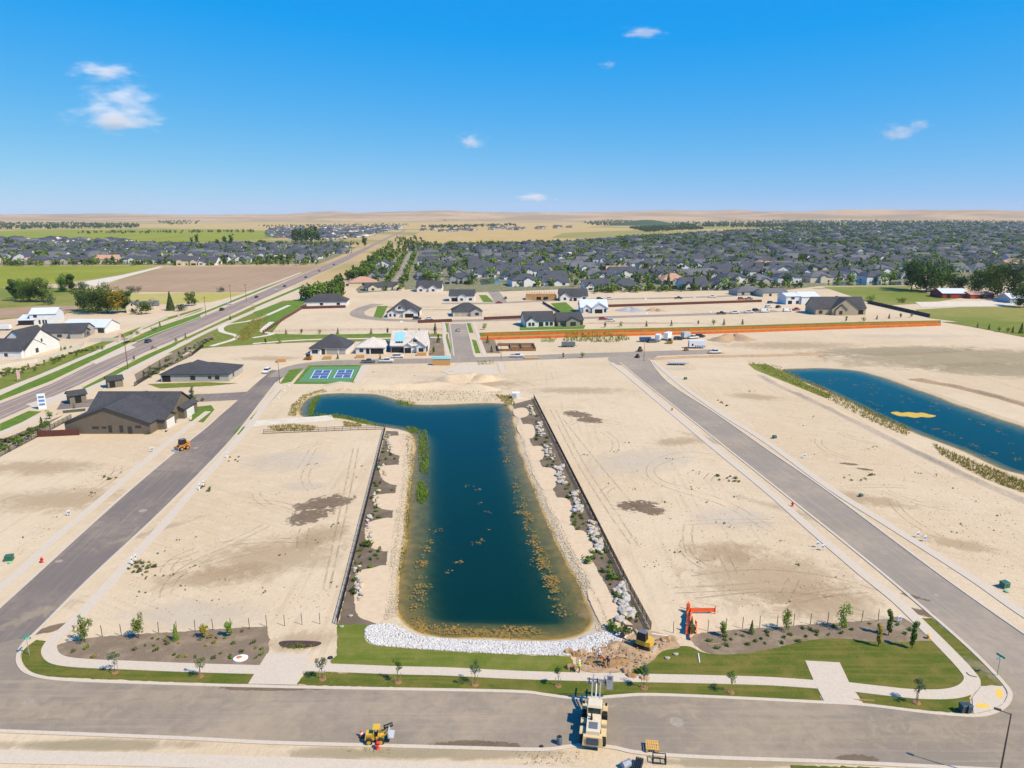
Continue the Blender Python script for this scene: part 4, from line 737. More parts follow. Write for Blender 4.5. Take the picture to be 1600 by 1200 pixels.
sheet('ditch', '748,532 900,527 1100,522 1300,515 1470,509 1470,504 1300,509 1100,514.5 900,520 750,524', .016, M('rusty_weeds', (.50, .17, .025), .95, (.30, .18, .04), .3))
# ------------------------------------------------------------------ vegetation
def leaf_mat(name, a, b, rnd_amt=.25):
    t = NT(name); nz = t.noise(.9, 3, .6); oi = t.n('ObjectInfo').outputs['Random']
    c = t.mix(t.ramp(nz, .35, .65), a, b); hv = t.n('HueSaturation', {'Color': c, 'Value': t.math('ADD', 1 - rnd_amt, t.math('MULTIPLY', oi, rnd_amt * 2)), 'Hue': t.math('ADD', .488, t.math('MULTIPLY', oi, .024))}).outputs[0]
    t.fin(hv, .7, None, spec=.2)
    tl = t.n('BsdfTranslucent', {'Color': hv}).outputs[0]; mx = t.n('MixShader', {0: .25, 1: t.b.outputs[0], 2: tl}).outputs[0]; t.link(mx, t.out.inputs['Surface']); return t.m
LD, LM, LB, LY, LG, LO = leaf_mat('leaf_dark', (.05, .09, .018), (.075, .118, .024)), leaf_mat('leaf_mid', (.085, .15, .02), (.115, .175, .026)), leaf_mat('leaf_bright', (.145, .23, .02), (.19, .26, .035)), leaf_mat('leaf_yellow', (.26, .22, .02), (.34, .26, .03)), leaf_mat('leaf_bluegreen', (.06, .105, .05), (.08, .125, .06)), leaf_mat('leaf_olive', (.11, .13, .05), (.15, .16, .07))
LEAVES = [LD, LM, LB, LY, LG, LO]; BARK = M('bark', (.11, .08, .055), .9, (.07, .05, .035), 6)
def crown_np(kind, n, leaf, seed):
    g = np.random.default_rng(seed)                        # unit tree: height 1
    if kind == 'round': nc, cen, rad = 14, lambda: (np.clip(g.normal(0, .15, 3), -.26, .26) * (1, 1, 1.3) + (0, 0, .58)), .19
    elif kind == 'wide': nc, cen, rad = 20, lambda: (np.clip(g.normal(0, .21, 3), -.38, .38) * (1, 1, .95) + (0, 0, .52)), .19
    elif kind == 'column': nc, cen, rad = 12, lambda: np.array([*g.normal(0, .035, 2), g.uniform(.12, .92)]), .085
    elif kind == 'thin': nc, cen, rad = 6, lambda: (g.normal(0, .09, 3) * (1, 1, 1.2) + (0, 0, .74)), .12
    elif kind == 'bush': nc, cen, rad = 9, lambda: (g.normal(0, .28, 3) * (1, 1, .5) + (0, 0, .42)), .3
    elif kind == 'poplar': nc, cen, rad = 14, lambda: np.array([*g.normal(0, .07, 2), g.uniform(.2, .9)]), .12
    C = []; N = []
    if kind == 'conifer':
        z = g.uniform(.06, 1, n) ** 1.15; r = (1.02 - z) * .26 * np.sqrt(g.uniform(.35, 1, n)); a = g.uniform(0, 2 * np.pi, n)
        C = np.stack([r * np.cos(a), r * np.sin(a), z], 1); N = np.stack([np.cos(a), np.sin(a), np.full(n, .7)], 1)
    else:
        cs = np.array([cen() for _ in range(nc)]); k = g.integers(0, nc, n); d = g.normal(size=(n, 3)); d /= np.linalg.norm(d, axis=1)[:, None]
        rr = rad * (.55 + .5 * g.uniform(size=(n, 1))) * (1 + .35 * g.uniform(-1, 1, (nc, 1))[k]); C = cs[k] + d * rr
        m = C[:, 2] < .06; C[m, 2] = .06 + g.uniform(0, .1, m.sum()); N = d * .8 + (C - (0, 0, .5)) * 1.2
    N = N + g.normal(0, .45, N.shape); N /= np.linalg.norm(N, axis=1)[:, None]
    T = np.cross(N, g.normal(size=N.shape)); T /= np.linalg.norm(T, axis=1)[:, None]; B = np.cross(N, T); s = leaf * (.7 + .6 * g.uniform(size=(n, 1)))
    V = np.stack([C + T * s, C + B * s * .75, C - T * s, C - B * s * .75], 1).reshape(-1, 3)
    return (V, np.arange(4 * n), np.full(n, 4), np.zeros(n, int))
def trunk_mb(kind):
    m = MB(); top = .55 if kind in ('round', 'wide', 'thin') else .8 if kind in ('column', 'poplar', 'conifer') else .3; r = .018 if kind != 'thin' else .011
    m.tube((0, 0, -.01), (.01, 0, top), r, r * .5, 6)
    if kind in ('round', 'wide', 'thin', 'bush'):
        for k in range(5): a = k * 1.26; m.tube((.005, 0, top * (.55 + .08 * k)), (.2 * math.cos(a) * (.5 if kind == 'thin' else 1), .2 * math.sin(a) * (.5 if kind == 'thin' else 1), top + .2), r * .5, r * .15, 5)
    return m
CROWN = {}; TRUNK = {}
def tree_parts(kind, leafm, n, leaf, var):
    key = (kind, leafm.name, n, var)
    if key not in CROWN:
        nm = NM(); nm.add(*crown_np(kind, n, leaf, 17 + var * 7 + len(kind)));  o = nm.build('crown', [leafm]); CROWN[key] = o.data; bpy.data.objects.remove(o)
    if kind not in TRUNK: TRUNK[kind] = trunk_mb(kind).mesh('trunk', BARK)
    return CROWN[key], TRUNK[kind]
def tree(p, h, kind, leafm, label, group, name='tree', n=700, leaf=.035, cat='tree', rz=None, wide=1.0):
    t = thing(name, label, cat, p, rnd.uniform(0, 6.28) if rz is None else rz, group); c, k = tree_parts(kind, leafm, n, leaf, rnd.randrange(3))
    t.scale = (h * wide, h * wide, h)
    link(bpy.data.objects.new('crown', c), t); link(bpy.data.objects.new('trunk', k), t); return t
def hp(x, y, hpx): q = at(x, y); return hpx * proj(q)[2] / F / math.cos(math.atan2(CH, q.length - 1))
STAKE = M('wood_stake', (.36, .25, .14), .9); REDM = M('red_bark_ring', (.30, .15, .07), .95, (.22, .12, .05), 5, bump=.5)
# young street trees with stakes and a bark ring
ST_L_ = ['first', 'second', 'third', 'fourth', 'fifth', 'sixth', 'seventh', 'eighth', 'ninth']
for i, (x, y, h) in enumerate(((180, 1051, 3.1), (313, 1057, 3.1), (504, 1061, 3.4), (622, 1066, 3.3), (742, 1070, 3.4), (872, 1072, 3.0), (1006, 1075, 3.4), (1142, 1082, 3.2), (1432, 1098, 3.5))):
    t = tree(at(x, y, .05), h, 'thin', LG if i % 2 == 0 else LM, f'staked young street tree on the kerb lawn, {ST_L_[i]} from the left', 'young street trees along the front street', 'street_tree', 380, .024)
    for s in (-1, 1): MB().tube((s * .11, 0, 0), (s * .11, 0, .42), .011, n=5).build('stake', STAKE, t)
    MB().lathe([(.15, 0), (.14, .02), (.08, .03), (.02, .035)], 14).build('bark_ring', REDM, t)
for (x, y, h, k, lm, l) in ((133, 1003, 4.2, 'round', LB, 'bright green young tree at the left end of left bed'), (217, 997, 4.0, 'round', LB, 'bright green young tree second in the left bed'), (275, 1000, 2.6, 'conifer', LB, 'small pointed green tree right of the two left bed trees'), (320, 996, 2.3, 'poplar', LY, 'small yellowish tree in the middle of left bed'), (358, 994, 2.3, 'poplar', LB, 'rightmost small tree in the left bed'), (1228, 985, 3.6, 'round', LB, 'slim bright young tree left of the tall one, right bed'), (1316, 983, 4.0, 'round', LB, 'tallest bright young tree with stakes in the right bed'), (1129, 994, 2.4, 'poplar', LB, 'small yellow green tree beside the orange barrier'), (1174, 990, 2.2, 'conifer', LM, 'small dark cone tree in the right bed'), (1080, 988, 2.6, 'conifer', LM, 'small green tree just behind the orange barrier end'), (1372, 1010, 3.6, 'column', LY, 'yellow columnar tree at the edge of right lawn'), (1388, 993, 4.2, 'column', LM, 'tall green columnar tree behind the yellow one'), (1425, 1013, 4.4, 'column', LM, 'green columnar tree nearest the right sidewalk')):
    t = tree(at(x, y, .04), h, k, lm, l, 'young trees in the planting beds', 'young_tree', 800, .034, wide=.62 if k == 'round' else .85 if k != 'poplar' else 1.1)
    if k == 'round':
        for s in (-1, 1): MB().tube((s * .12, 0, 0), (s * .1, 0, .36), .01, n=5).build('stake', STAKE, t)
# low shrubs in the beds
SHRUBW = {}
def shrubs(poly, n, label, group, lo, hi, mats, seed, avoid=()):
    r = random.Random(seed); P = px(poly) if isinstance(poly, str) else poly; xs = [p[0] for p in P]; ys = [p[1] for p in P]; done = []; k = 0
    while len(done) < n and k < n * 60:
        k += 1; x, y = r.uniform(min(xs), max(xs)), r.uniform(min(ys), max(ys))
        if not inside(x, y, P) or any(inside(x, y, a) for a in avoid): continue
        q = at(x, y, .04)
        if any((q - d).length < .9 for d in done): continue
        done.append(q); h = r.uniform(lo, hi); lm = r.choice(mats); key = (lm.name, r.randrange(3))
        if key not in SHRUBW:
            nm = NM(); nm.add(*crown_np('bush', 130, .13, 5 + key[1])); o = nm.build('shrub', [lm]); SHRUBW[key] = o.data; bpy.data.objects.remove(o)
        o = link(bpy.data.objects.new('shrub', SHRUBW[key])); o.location = q; o.scale = (h * 1.15, h * 1.15, h); o.rotation_euler = (0, 0, r.uniform(0, 6)); tag(o, label, 'shrub', group)
POCK = [sm(p, 3, True) for p in ('605,684 625,681 640,686 641,705 628,712 610,706', '593,731 608,727 630,729 628,755 612,757 597,748', '583,776 600,772 626,773 622,796 600,796 586,790', '572,822 590,812 619,813 613,858 585,858 572,846', '556,900 580,888 610,890 600,968 575,970 556,955')]
POCKR = [sm(p, 3, True) for p in ('803,640 818,637 826,643 824,650 812,653 803,648', '808,665 830,663 836,672 834,683 820,686 812,678', '822,700 845,697 851,707 846,718 832,720 824,712', '832,733 860,731 871,742 866,762 850,765 838,750', '855,780 885,779 894,795 888,814 874,814 860,798', '882,832 912,830 926,850 922,878 905,876 890,852', '918,922 945,920 962,940 975,985 950,990 930,958')]
shrubs('105,1006 250,994 400,985 414,1022 395,1034 250,1030 120,1027', 34, 'low round shrub planted in the left front mulch bed', 'low shrubs of the left front bed', .3, .6, [LM, LB, LY, LO], 1)
shrubs('1100,995 1300,978 1410,970 1445,998 1310,996 1230,1006 1120,1018', 34, 'low round shrub planted in the right front mulch bed', 'low shrubs of the right front bed', .3, .6, [LM, LB, LO, LM], 2)
shrubs('602,676 622,676 620,740 610,800 603,860 598,885 550,965 540,968 560,860 588,745', 40, 'small shrub in the dark mulch left of the pond', 'shrubs left of the main pond', .4, .8, [LM, LB, LD], 3, POCK)
shrubs('833,626 805,632 818,655 836,700 874,780 926,875 985,975 1005,980 975,920 935,840 895,765 860,695', 70, 'small shrub in the dark mulch right of the pond', 'shrubs right of the main pond', .4, .9, [LM, LB, LM, LD], 4, POCKR)
for x, y, h in ((573, 852, 1.5), (962, 985, 1.6), (917, 878, 1.4), (958, 902, 1.3), (980, 985, 1.3), (1000, 1050, 1.2)): shrubs([(x - 3, y - 2), (x + 3, y - 2), (x + 3, y + 2), (x - 3, y + 2)], 1, 'large leafy green bush beside the pond bank', 'large bushes on the pond bank', h, h, [LM], x)
for poly, n, l, g in (('195,892 215,872 245,876 245,892 220,897', 14, 'scrubby weed tuft by the white posts of left street', 'weeds by the left street'), ('1310,745 1370,742 1350,752 1320,752', 6, 'scrubby weed tuft on the sandy right lot', 'weeds on the right lot'), ('232,660 275,678 250,684 225,672', 6, 'weed tuft beside the taupe house driveway', 'weeds by the taupe house'), ('160,745 180,742 182,752 165,754', 3, 'weed tuft on the left sandy lot', 'weeds on the left lot'), ('1120,742 1165,748 1160,754 1125,752', 8, 'weed tuft inside the sidewalk of right street', 'weeds by the right street'), ('350,715 375,712 376,722 352,724', 5, 'weed tuft near the upper white posts', 'weeds by upper posts'), ('312,760 335,758 335,770 315,770', 5, 'weed tuft near the middle white posts', 'weeds by middle posts'), ('1120,625 1145,628 1140,636 1122,634', 4, 'weed tuft across the right street', 'weeds across the right street'), ('120,675 240,676 240,681 120,682', 7, 'weed tuft at the foot of the taupe wall', 'weeds under the taupe wall')):
    shrubs(poly, n, l, g, .35, .75, [LO, LY, LM], len(l) + n)
for poly, n, l, g in (('0,580 60,570 128,546 165,541 105,557 0,590', 36, 'shrub in the bed behind the cream fence lawn', 'shrubs along the cream fence'), ('0,692 60,668 108,648 60,674 0,708 -20,715', 30, 'shrub in the bed along the black fence, left of taupe house', 'shrubs left of the taupe house'), ('216,592 260,564 330,526 332,530 300,550 232,593', 34, 'shrub in the bed between sidewalk and grey house fence', 'shrubs by the grey house fence'), ('230,624 320,622 320,626 230,628', 14, 'low shrub in the entrance road median', 'median shrubs')):
    shrubs(poly, n, l, g, .7, 1.5, [LM, LB, LD, LO], n + 50)
# big trees of the farms
big = ((150, 489, 46, 'wide', LD, 'largest dark tree of the left farm clump'), (131, 486, 34, 'round', LD, 'dark round tree left in the farm clump'), (168, 489, 44, 'wide', LM, 'green tree beside the yellow one in farm clump'), (184, 490, 40, 'round', LY, 'tree with yellow autumn leaves in the farm clump'), (199, 488, 34, 'poplar', LD, 'dark slim tree behind the yellow tree'), (25, 470, 36, 'poplar', LD, 'tall dark tree at the far left farm'), (48, 471, 34, 'wide', LM, 'broad green tree of the far left farm'), (66, 472, 36, 'round', LM, 'round green tree right in the far left farm'), (38, 466, 30, 'round', LB, 'lighter green tree behind the far left farm'), (102, 456, 29, 'wide', LM, 'green tree beside the orange shed roof'), (112, 456, 27, 'poplar', LD, 'dark tree right of the orange shed roof'), (130, 452, 14, 'bush', LG, 'blue green bush near the farm track'), (75, 476, 14, 'bush', LG, 'grey green bush by the farm path'), (211, 458, 14, 'bush', LO, 'pale olive tree at the ploughed field edge'), (267, 485, 29, 'conifer', LD, 'dark conifer right of the cream farmhouse'), (299, 478, 20, 'round', LD, 'dark tree beyond the farmhouse conifer'), (283, 486, 13, 'bush', LD, 'dark bush between the farmhouse trees'), (228, 491, 24, 'wide', LM, 'green tree in front of cream farmhouse'), (209, 490, 8, 'bush', LD, 'low dark bush at the farmhouse wall'), (346, 456, 9, 'bush', LG, 'lone bush beside the main road field'),
       (1447, 456, 54, 'wide', LD, 'tallest broad tree beside the red barn'), (1424, 453, 46, 'round', LD, 'dark tree left of the tallest right tree'), (1470, 456, 44, 'wide', LM, 'green tree right of the tallest right tree'), (1498, 458, 34, 'wide', LD, 'low dark tree behind the barn roof'), (1528, 460, 38, 'round', LM, 'round tree behind the red shed'), (1558, 463, 52, 'wide', LM, 'large tree right of the red shed'), (1590, 468, 60, 'wide', LD, 'huge dark tree at the right edge'), (1545, 458, 36, 'round', LD, 'dark tree between shed and large tree'), (1360, 471, 12, 'bush', LB, 'bright green bush at the beige house'), (1408, 473, 9, 'bush', LM, 'small bush on the right pasture'), (1600, 480, 40, 'wide', LM, 'green tree above the grey metal shed'))
for (x, y, h, k, lm, l) in big: tree(at(x, y), hp(x, y, h), k, lm, l, 'farm and field trees', 'farm_tree', 2600 if h > 25 else 600, .026 if h > 25 else .05, wide={'wide': 1.0, 'round': 1.15, 'poplar': 1.1, 'bush': 1.0, 'conifer': 1.0}[k])
sm_t = [(x, 522 - i * .05, rnd.uniform(7, 11)) for i, x in enumerate((447, 471, 500, 528, 580, 606, 635, 655, 680))] + [(415, 537, 9), (437, 537, 9), (685, 535, 14), (680, 516, 12), (678, 553, 12), (757, 515, 10), (762, 536, 12), (768, 550, 10), (880, 560, 9), (910, 559, 9), (528, 561, 9), (594, 561, 8), (945, 512, 9), (970, 511, 8), (1010, 510, 9), (1049, 509, 9), (1091, 508, 8), (1115, 508, 9), (1131, 508, 10), (1160, 507, 9), (1322, 503, 9), (1349, 503, 8), (1370, 499, 7), (1389, 498, 8), (1407, 497, 8), (1424, 496, 7), (1527, 512, 8), (1545, 515, 9), (1561, 519, 9), (1575, 519, 8), (1582, 520, 10), (1595, 521, 16)]
for i, (x, y, h) in enumerate(sm_t): tree(at(x, y), hp(x, y, h), ['conifer', 'poplar', 'round', 'conifer'][i % 4], [LD, LM, LB, LM][i % 4], 'small planted tree beyond the cross street' if x < 1450 else 'small dark tree in the right green strip', 'small planted trees behind the site', 'young_tree', 200, .06)
for i, (x, y, h) in enumerate(((35, 583, 8), (55, 580, 8), (70, 571, 9), (85, 568, 8), (45, 576, 9), (92, 565, 10), (120, 557, 9), (145, 548, 9), (160, 546, 7), (190, 530, 9), (206, 527, 8), (214, 523, 8), (96, 549, 8), (102, 549, 8), (111, 548, 8), (240, 517, 8), (250, 511, 9), (30, 697, 12), (45, 687, 16), (60, 675, 10), (66, 668, 17), (78, 655, 14), (15, 706, 10), (72, 668, 12), (116, 640, 10), (280, 556, 8), (290, 551, 10), (265, 562, 8), (250, 572, 9), (235, 580, 9), (225, 588, 9), (312, 540, 8), (160, 620, 10), (231, 626, 16), (300, 625, 18), (255, 625, 9), (290, 528, 8), (275, 535, 7), (210, 563, 8), (240, 546, 7), (360, 500, 8), (300, 610, 7))):
    tree(at(x, y), hp(x, y, h), ['conifer', 'round', 'poplar', 'bush'][i % 4], [LD, LM, LB, LM, LO][i % 5], 'small tree planted along the main road verge' if y < 640 else 'small tree in the mulch left of taupe house', 'small trees along the main road', 'young_tree', 200, .06)
# ------------------------------------------------------------------ the suburb
def sub_house(seed):
    r = random.Random(seed); Wd, D = r.uniform(17, 23), r.uniform(13, 17); h = r.choice((3.1, 3.3, 3.3, 5.2)); w, rf = MB(), MB(); wins = MB()
    wings = [(0, Wd, 0, D, h, r.choice(('gx', 'hip', 'gx')), r.uniform(.5, .7))]
    x0 = r.uniform(.5, 2); wings.append((x0, x0 + r.uniform(6, 8), -2.5, D * .6, h, 'gy', r.uniform(.6, .85))); x1 = Wd - r.uniform(6.5, 8.5); wings.append((x1, Wd - .5, -1.5, D * .55, h - .2, r.choice(('gy', 'gy', 'hip')), .6)); wings.append((Wd * .3, Wd * .62, D * .4, D + 2.5, h, 'gy', .6))
    for wg in wings:
        a, b = wing_mesh(*wg); w.add(a.v, a.f, 0); rf.add(b.v, b.f, 0)
    wi = lambda x, y, z, ww, hh: w.box(x, x + ww, y - .06, y + .02, z, z + hh, 1)
    wi(x0 + 1.5, -2.5, .8, 3, 1.5); wi(x1 + 1, -1.5, .1, 4.5, 2.2); wi(Wd * .45, 0, .2, 1.3, 2.2); wi(x0 + 2.6, -2.5, h + .5, 1, 1)
    w.box(Wd - .02, Wd + .06, 4, 6, .9, 2.2, 1); w.box(-.06, .02, 5, 8, .9, 2.2, 1); w.box(Wd * .15, Wd * .3, D - .02, D + .06, .6, 2.3, 1)
    cx, cyy = Wd / 2, D / 2
    for m in (w, rf): m.v = [((x - cx) * 1.17, (y - cyy) * 1.17, z * 1.1) for x, y, z in m.v]
    return w, rf
NV = 9; SUB = [sub_house(i) for i in range(NV)]
RS = shingle('slate_shingle', (.054, .056, .066)); WALLS = [SW, SW, SG, SC_, ST, SW]; ROOFS = [RS, RS, RD, RM, RD, RP]
rs = random.Random(11); cg, sg = math.cos(GRID), math.sin(GRID)
SR = px('556,452 590,428 612,408 632,392 700,387 860,383 1000,382 1700,382 1700,441 1432,445 1420,441 1280,447 1230,453 1140,454 1040,455 930,456 880,452 740,457 640,452 560,458'); SL = px('-160,388 120,383 330,384 558,386 530,400 500,412 300,414 0,415 -160,417')
BLOCK = [px(q) for q in ('690,478 760,478 745,440 690,455', '535,462 694,462 694,441 535,441', '597,456 628,456 651,394 635,394', '903,450 928,450 848,396 832,396', '747,475 795,475 772,436 750,436', '865,475 925,475 925,458 865,458', '1415,460 1610,470 1610,425 1415,425', '1140,470 1280,470 1280,448 1140,448', '1268,456 1425,452 1425,445 1268,446')]
WATERP = [px('748,437 778,434 782,442 752,446'), px('955,421 1010,421 1012,427 958,428'), px('1290,441 1420,440 1420,446 1290,447')]
hs_, ts_ = [], []
for poly, ex in ((SR, BLOCK + WATERP), (SL, [])):
    for i in range(-90, 90):
        for j in range(0, 62):
            u = i * 27 + rs.uniform(-2.5, 2.5); v = 480 + j * 27 + (j // 2) * 16 + rs.uniform(-2, 2); x, y = u * cg - v * sg, u * sg + v * cg
            q = proj((x, y, 0))
            if q[2] < 100 or not inside(q[0], q[1], poly) or any(inside(q[0], q[1], e) for e in ex): continue
            if rs.random() < .76: hs_.append((x, y, GRID + (0 if j % 2 else math.pi) + rs.choice((0, 0, .12, -.1, math.pi / 2)), rs.randrange(NV), rs.choice((0, 0, 0, 1, 1, 0, 3, 2)), rs.choice((0, 0, 0, 0, 0, 0, 3, 3)) if rs.random() > .02 else 5, q[2]))
            for k in range(5 if poly is SR else 4):
                if rs.random() < .8: ts_.append((x + rs.uniform(-13, 13), y + rs.choice((-1, 1)) * rs.uniform(9, 16), rs.uniform(5, 11), rs.choice(('round', 'poplar', 'conifer', 'round', 'wide')), rs.choice((0, 1, 2, 2, 2, 2, 4)), q[2]))
# green belt along the main road
BELT = px('470,470 520,455 548,434 575,412 600,390 622,374 650,372 668,380 640,388 618,404 590,428 562,448 530,466 500,472')
k = 0
while k < 420:
    x, y = rs.uniform(470, 670), rs.uniform(370, 472)
    if inside(x, y, BELT) and not any(inside(x, y, e) for e in BLOCK[:2]) and rs.random() < (y - 340) / 120: p = at(x, y); ts_.append((p.x, p.y, rs.uniform(6, 11), rs.choice(('poplar', 'conifer', 'round', 'poplar')), rs.choice((0, 1, 1, 2, 2, 2, 0)), proj(p)[2])); k += 1
for a, b in (((600, 454), (634, 397)), ((626, 454), (648, 397)), ((902, 448), (832, 399)), ((930, 448), (845, 399))):
    A, B = at(*a), at(*b); n = int((B - A).length / 11)
    for i in range(n): p = A.lerp(B, i / n) + Vector((rs.gauss(0, 1.2), rs.gauss(0, 2), 0)); ts_.append((p.x, p.y, rs.uniform(5, 8.5), rs.choice(('round', 'poplar')), rs.choice((1, 2, 2)), proj(p)[2]))
for x, y, h in [(459 + i * 5.5, 378 + (i % 3), rs.uniform(19, 24)) for i in range(8)] + [(570, 386, 18), (340, 386, 13), (352, 385, 17), (362, 385, 18), (300, 383, 12), (308, 382, 15), (12, 388, 17), (20, 387, 14)]: p = at(x, y); ts_.append((p.x, p.y, hp(x, y, h), 'poplar', 0, 1.0))
hs_.sort(key=lambda h: h[6]); ts_.sort(key=lambda t: t[5] / t[2] if t[5] > 1 else 0)
HM = {}
def zone(X):
    if X[0] < 552 and X[1] < 425: return 'beyond the ploughed field' if X[0] > 250 else 'beyond the green crop'
    w = next(n for lim, n in ((625, 'beside the tree belt'), (700, 'behind the street bend'), (800, 'above the rear side street'), (900, 'behind the timber frame house'), (1000, 'behind the longest red fence'), (1100, 'behind the rear street'), (1200, 'behind the grey hip house'), (1320, 'behind the wrapped house'), (1430, 'behind the beige house'), (9999, 'behind the big right trees')) if X[0] < lim)
    return w + (', front row' if X[1] > 440 else ', second row' if X[1] > 426 else ', farther rows')
for (x, y, rz, vr, wm, rm, d) in hs_[:300]:
    if (vr, wm) not in HM: HM[(vr, wm)] = SUB[vr][0].mesh('wall', [WALLS[wm], GLASS])
    if (vr, rm, 'r') not in HM: HM[(vr, rm, 'r')] = SUB[vr][1].mesh('roof', [ROOFS[rm]])
    X = proj((x, y, 0)); side = zone(X)
    col = {0: 'white', 1: 'white', 2: 'grey', 3: 'cream', 4: 'taupe'}[wm]; rn = "pale clay" if rm == 5 else "grey" if rm == 3 else "charcoal"; tall = max(p[2] for p in SUB[vr][0].v) > 9
    t = thing('suburban_house', f'{col} {"two-storey " if tall else ""}house with {rn} gabled roof {side}', 'house', (x, y, 0), rz, f'{col} {rn} {"tall " if tall else ""}suburb houses {side}')
    link(bpy.data.objects.new('wall', HM[(vr, wm)]), t); link(bpy.data.objects.new('roof', HM[(vr, rm, 'r')]), t)
nm = NM(); WT = [tpl(a) for a, b in SUB]; RTp = [tpl(b) for a, b in SUB]; FM = [SW, SG, SC_, GLASS, RS, RM]
def far_house(x, y, rz, vr, wm, rm, s=1):
    w = WT[vr]; place_np(nm, (w[0], w[1], w[2], np.where(w[3] == 1, 3, {0: 0, 1: 0, 2: 1, 3: 2, 4: 1}[wm])), x, y, 0, rz, s); place_np(nm, RTp[vr], x, y, 0, rz, s, 4 if rm != 3 else 5)
for (x, y, rz, vr, wm, rm, d) in hs_[300:]: far_house(x, y, rz, vr, wm, rm)
def scat(poly, n, seed):
    r = random.Random(seed); P = px(poly); xs = [p[0] for p in P]; ys = [p[1] for p in P]; out = []
    while len(out) < n:
        x, y = r.uniform(min(xs), max(xs)), r.uniform(min(ys), max(ys))
        if inside(x, y, P): out.append(at(x, y))
    return out, r
for poly, n, seed in (('900,382 1010,374 1120,365 1250,357 1400,352 1700,350 1700,384 900,384', 1100, 1), ('420,357 640,352.5 612,362 560,372 480,378 420,370', 230, 2), ('-120,374 80,376 230,381 100,383 -120,386', 90, 3), ('650,360 780,357 900,355 880,358 660,363', 40, 4), ('1050,350 1300,345 1700,342 1700,352 1250,356', 260, 5)):
    pts, r = scat(poly, n, seed)
    for p in pts: far_house(p.x, p.y, r.uniform(0, 6.28), r.randrange(NV), r.choice((0, 0, 1, 3)), r.choice((0, 0, 3)), r.uniform(.9, 1.3))
o = nm.build('distant_houses', FM); tag(o, 'far-off mass of suburban houses towards the horizon', None, None, 'stuff')
KEEP = {}
for (x, y, h, k, lm, d) in ts_[:300]:
    X = proj((x, y, 0)); side = ('in the lower road tree belt' if X[1] > 445 else 'in the middle road tree belt' if X[1] > 415 else 'in the upper road tree belt') if X[0] < 670 and inside(X[0], X[1], BELT) else zone(X)
    kind = {'round': 'round leafy', 'wide': 'broad leafy', 'conifer': 'pointed conifer', 'poplar': 'slim upright'}[k]
    tree((x, y, 0), h, k, LEAVES[lm], f'{kind} {["dark green", "mid green", "bright green", "yellow", "blue green"][lm]} tree {side}', f'{kind} {lm} trees {side}', 'suburban_tree', 170, .075)
nm = NM(); TT = {(k, v): crown_np(k, 34, .15, 90 + v) for k in ('round', 'poplar', 'conifer', 'wide', 'bush') for v in range(3)}
for (x, y, h, k, lm, d) in ts_[300:]: place_np(nm, TT[(k, rs.randrange(3))], x, y, 0, rs.uniform(0, 6), h * (1.15 if k != 'wide' else 1), lm, h)
for poly, n, seed, hh, mats in (('900,384 1010,373 1120,364 1250,356 1400,351 1700,348 1700,386 900,386', 5600, 11, (7, 13), (1, 4, 4, 2, 0)), ('-150,348 120,349 222,351 215,357 0,359 -150,360', 900, 12, (10, 16), (0, 4)), ('245,343 320,342 310,350 270,352 250,349', 120, 13, (10, 16), (4, 4, 0)), ('980,357 1080,353 1100,359 1010,363', 420, 14, (9, 14), (0, 4)), ('910,349 960,343 1000,347 985,352 930,353', 260, 15, (9, 15), (4, 0)), ('1050,349 1250,345 1400,341 1700,338 1700,351 1250,357 1060,355', 2000, 16, (10, 18), (4, 4, 0)), ('650,355 800,351 810,354 680,357.5', 200, 17, (9, 13), (4, 0)), ('-150,341 140,338 138,340 -150,344', 260, 18, (10, 16), (4,)), ('120,364 400,361 400,364 120,366', 110, 19, (7, 10), (0, 1)), ('330,381 560,381 560,386 330,386', 160, 20, (5, 9), (0, 1)), ('640,383 880,379 1000,375 1000,383 640,388', 420, 21, (5, 9), (0, 1, 1)), ('400,353 640,350 640,353 420,357', 160, 22, (7, 11), (0, 4)), ('-150,384 500,380 540,388 500,414 -150,416', 300, 23, (4, 8), (1, 2, 0)), ('420,357 640,352.5 612,362 560,372 480,378 420,370', 300, 24, (4, 7), (0, 1)), ('0,413 500,411.5 505,414.5 0,416', 130, 25, (4, 7), (0, 1, 2)), ('1190,340 1290,339 1290,341 1190,343', 60, 26, (10, 15), (4,)), ('690,344 760,343 760,344.5 690,346', 20, 27, (9, 14), (4,)), ('930,455 1270,447 1270,450 930,459', 90, 28, (3, 6), (0, 1, 2)), ('960,372 1100,366 1060,376 970,382', 200, 29, (6, 10), (0, 1))):
    pts, r = scat(poly, n, seed)
    for p in pts: h = r.uniform(*hh); place_np(nm, TT[(r.choice(('round', 'wide', 'round', 'poplar')), r.randrange(3))], p.x, p.y, 0, r.uniform(0, 6), h * 1.25, r.choice(mats), h)
o = nm.build('distant_trees', LEAVES); tag(o, 'far-off mass of trees between houses and along the horizon', None, None, 'stuff')
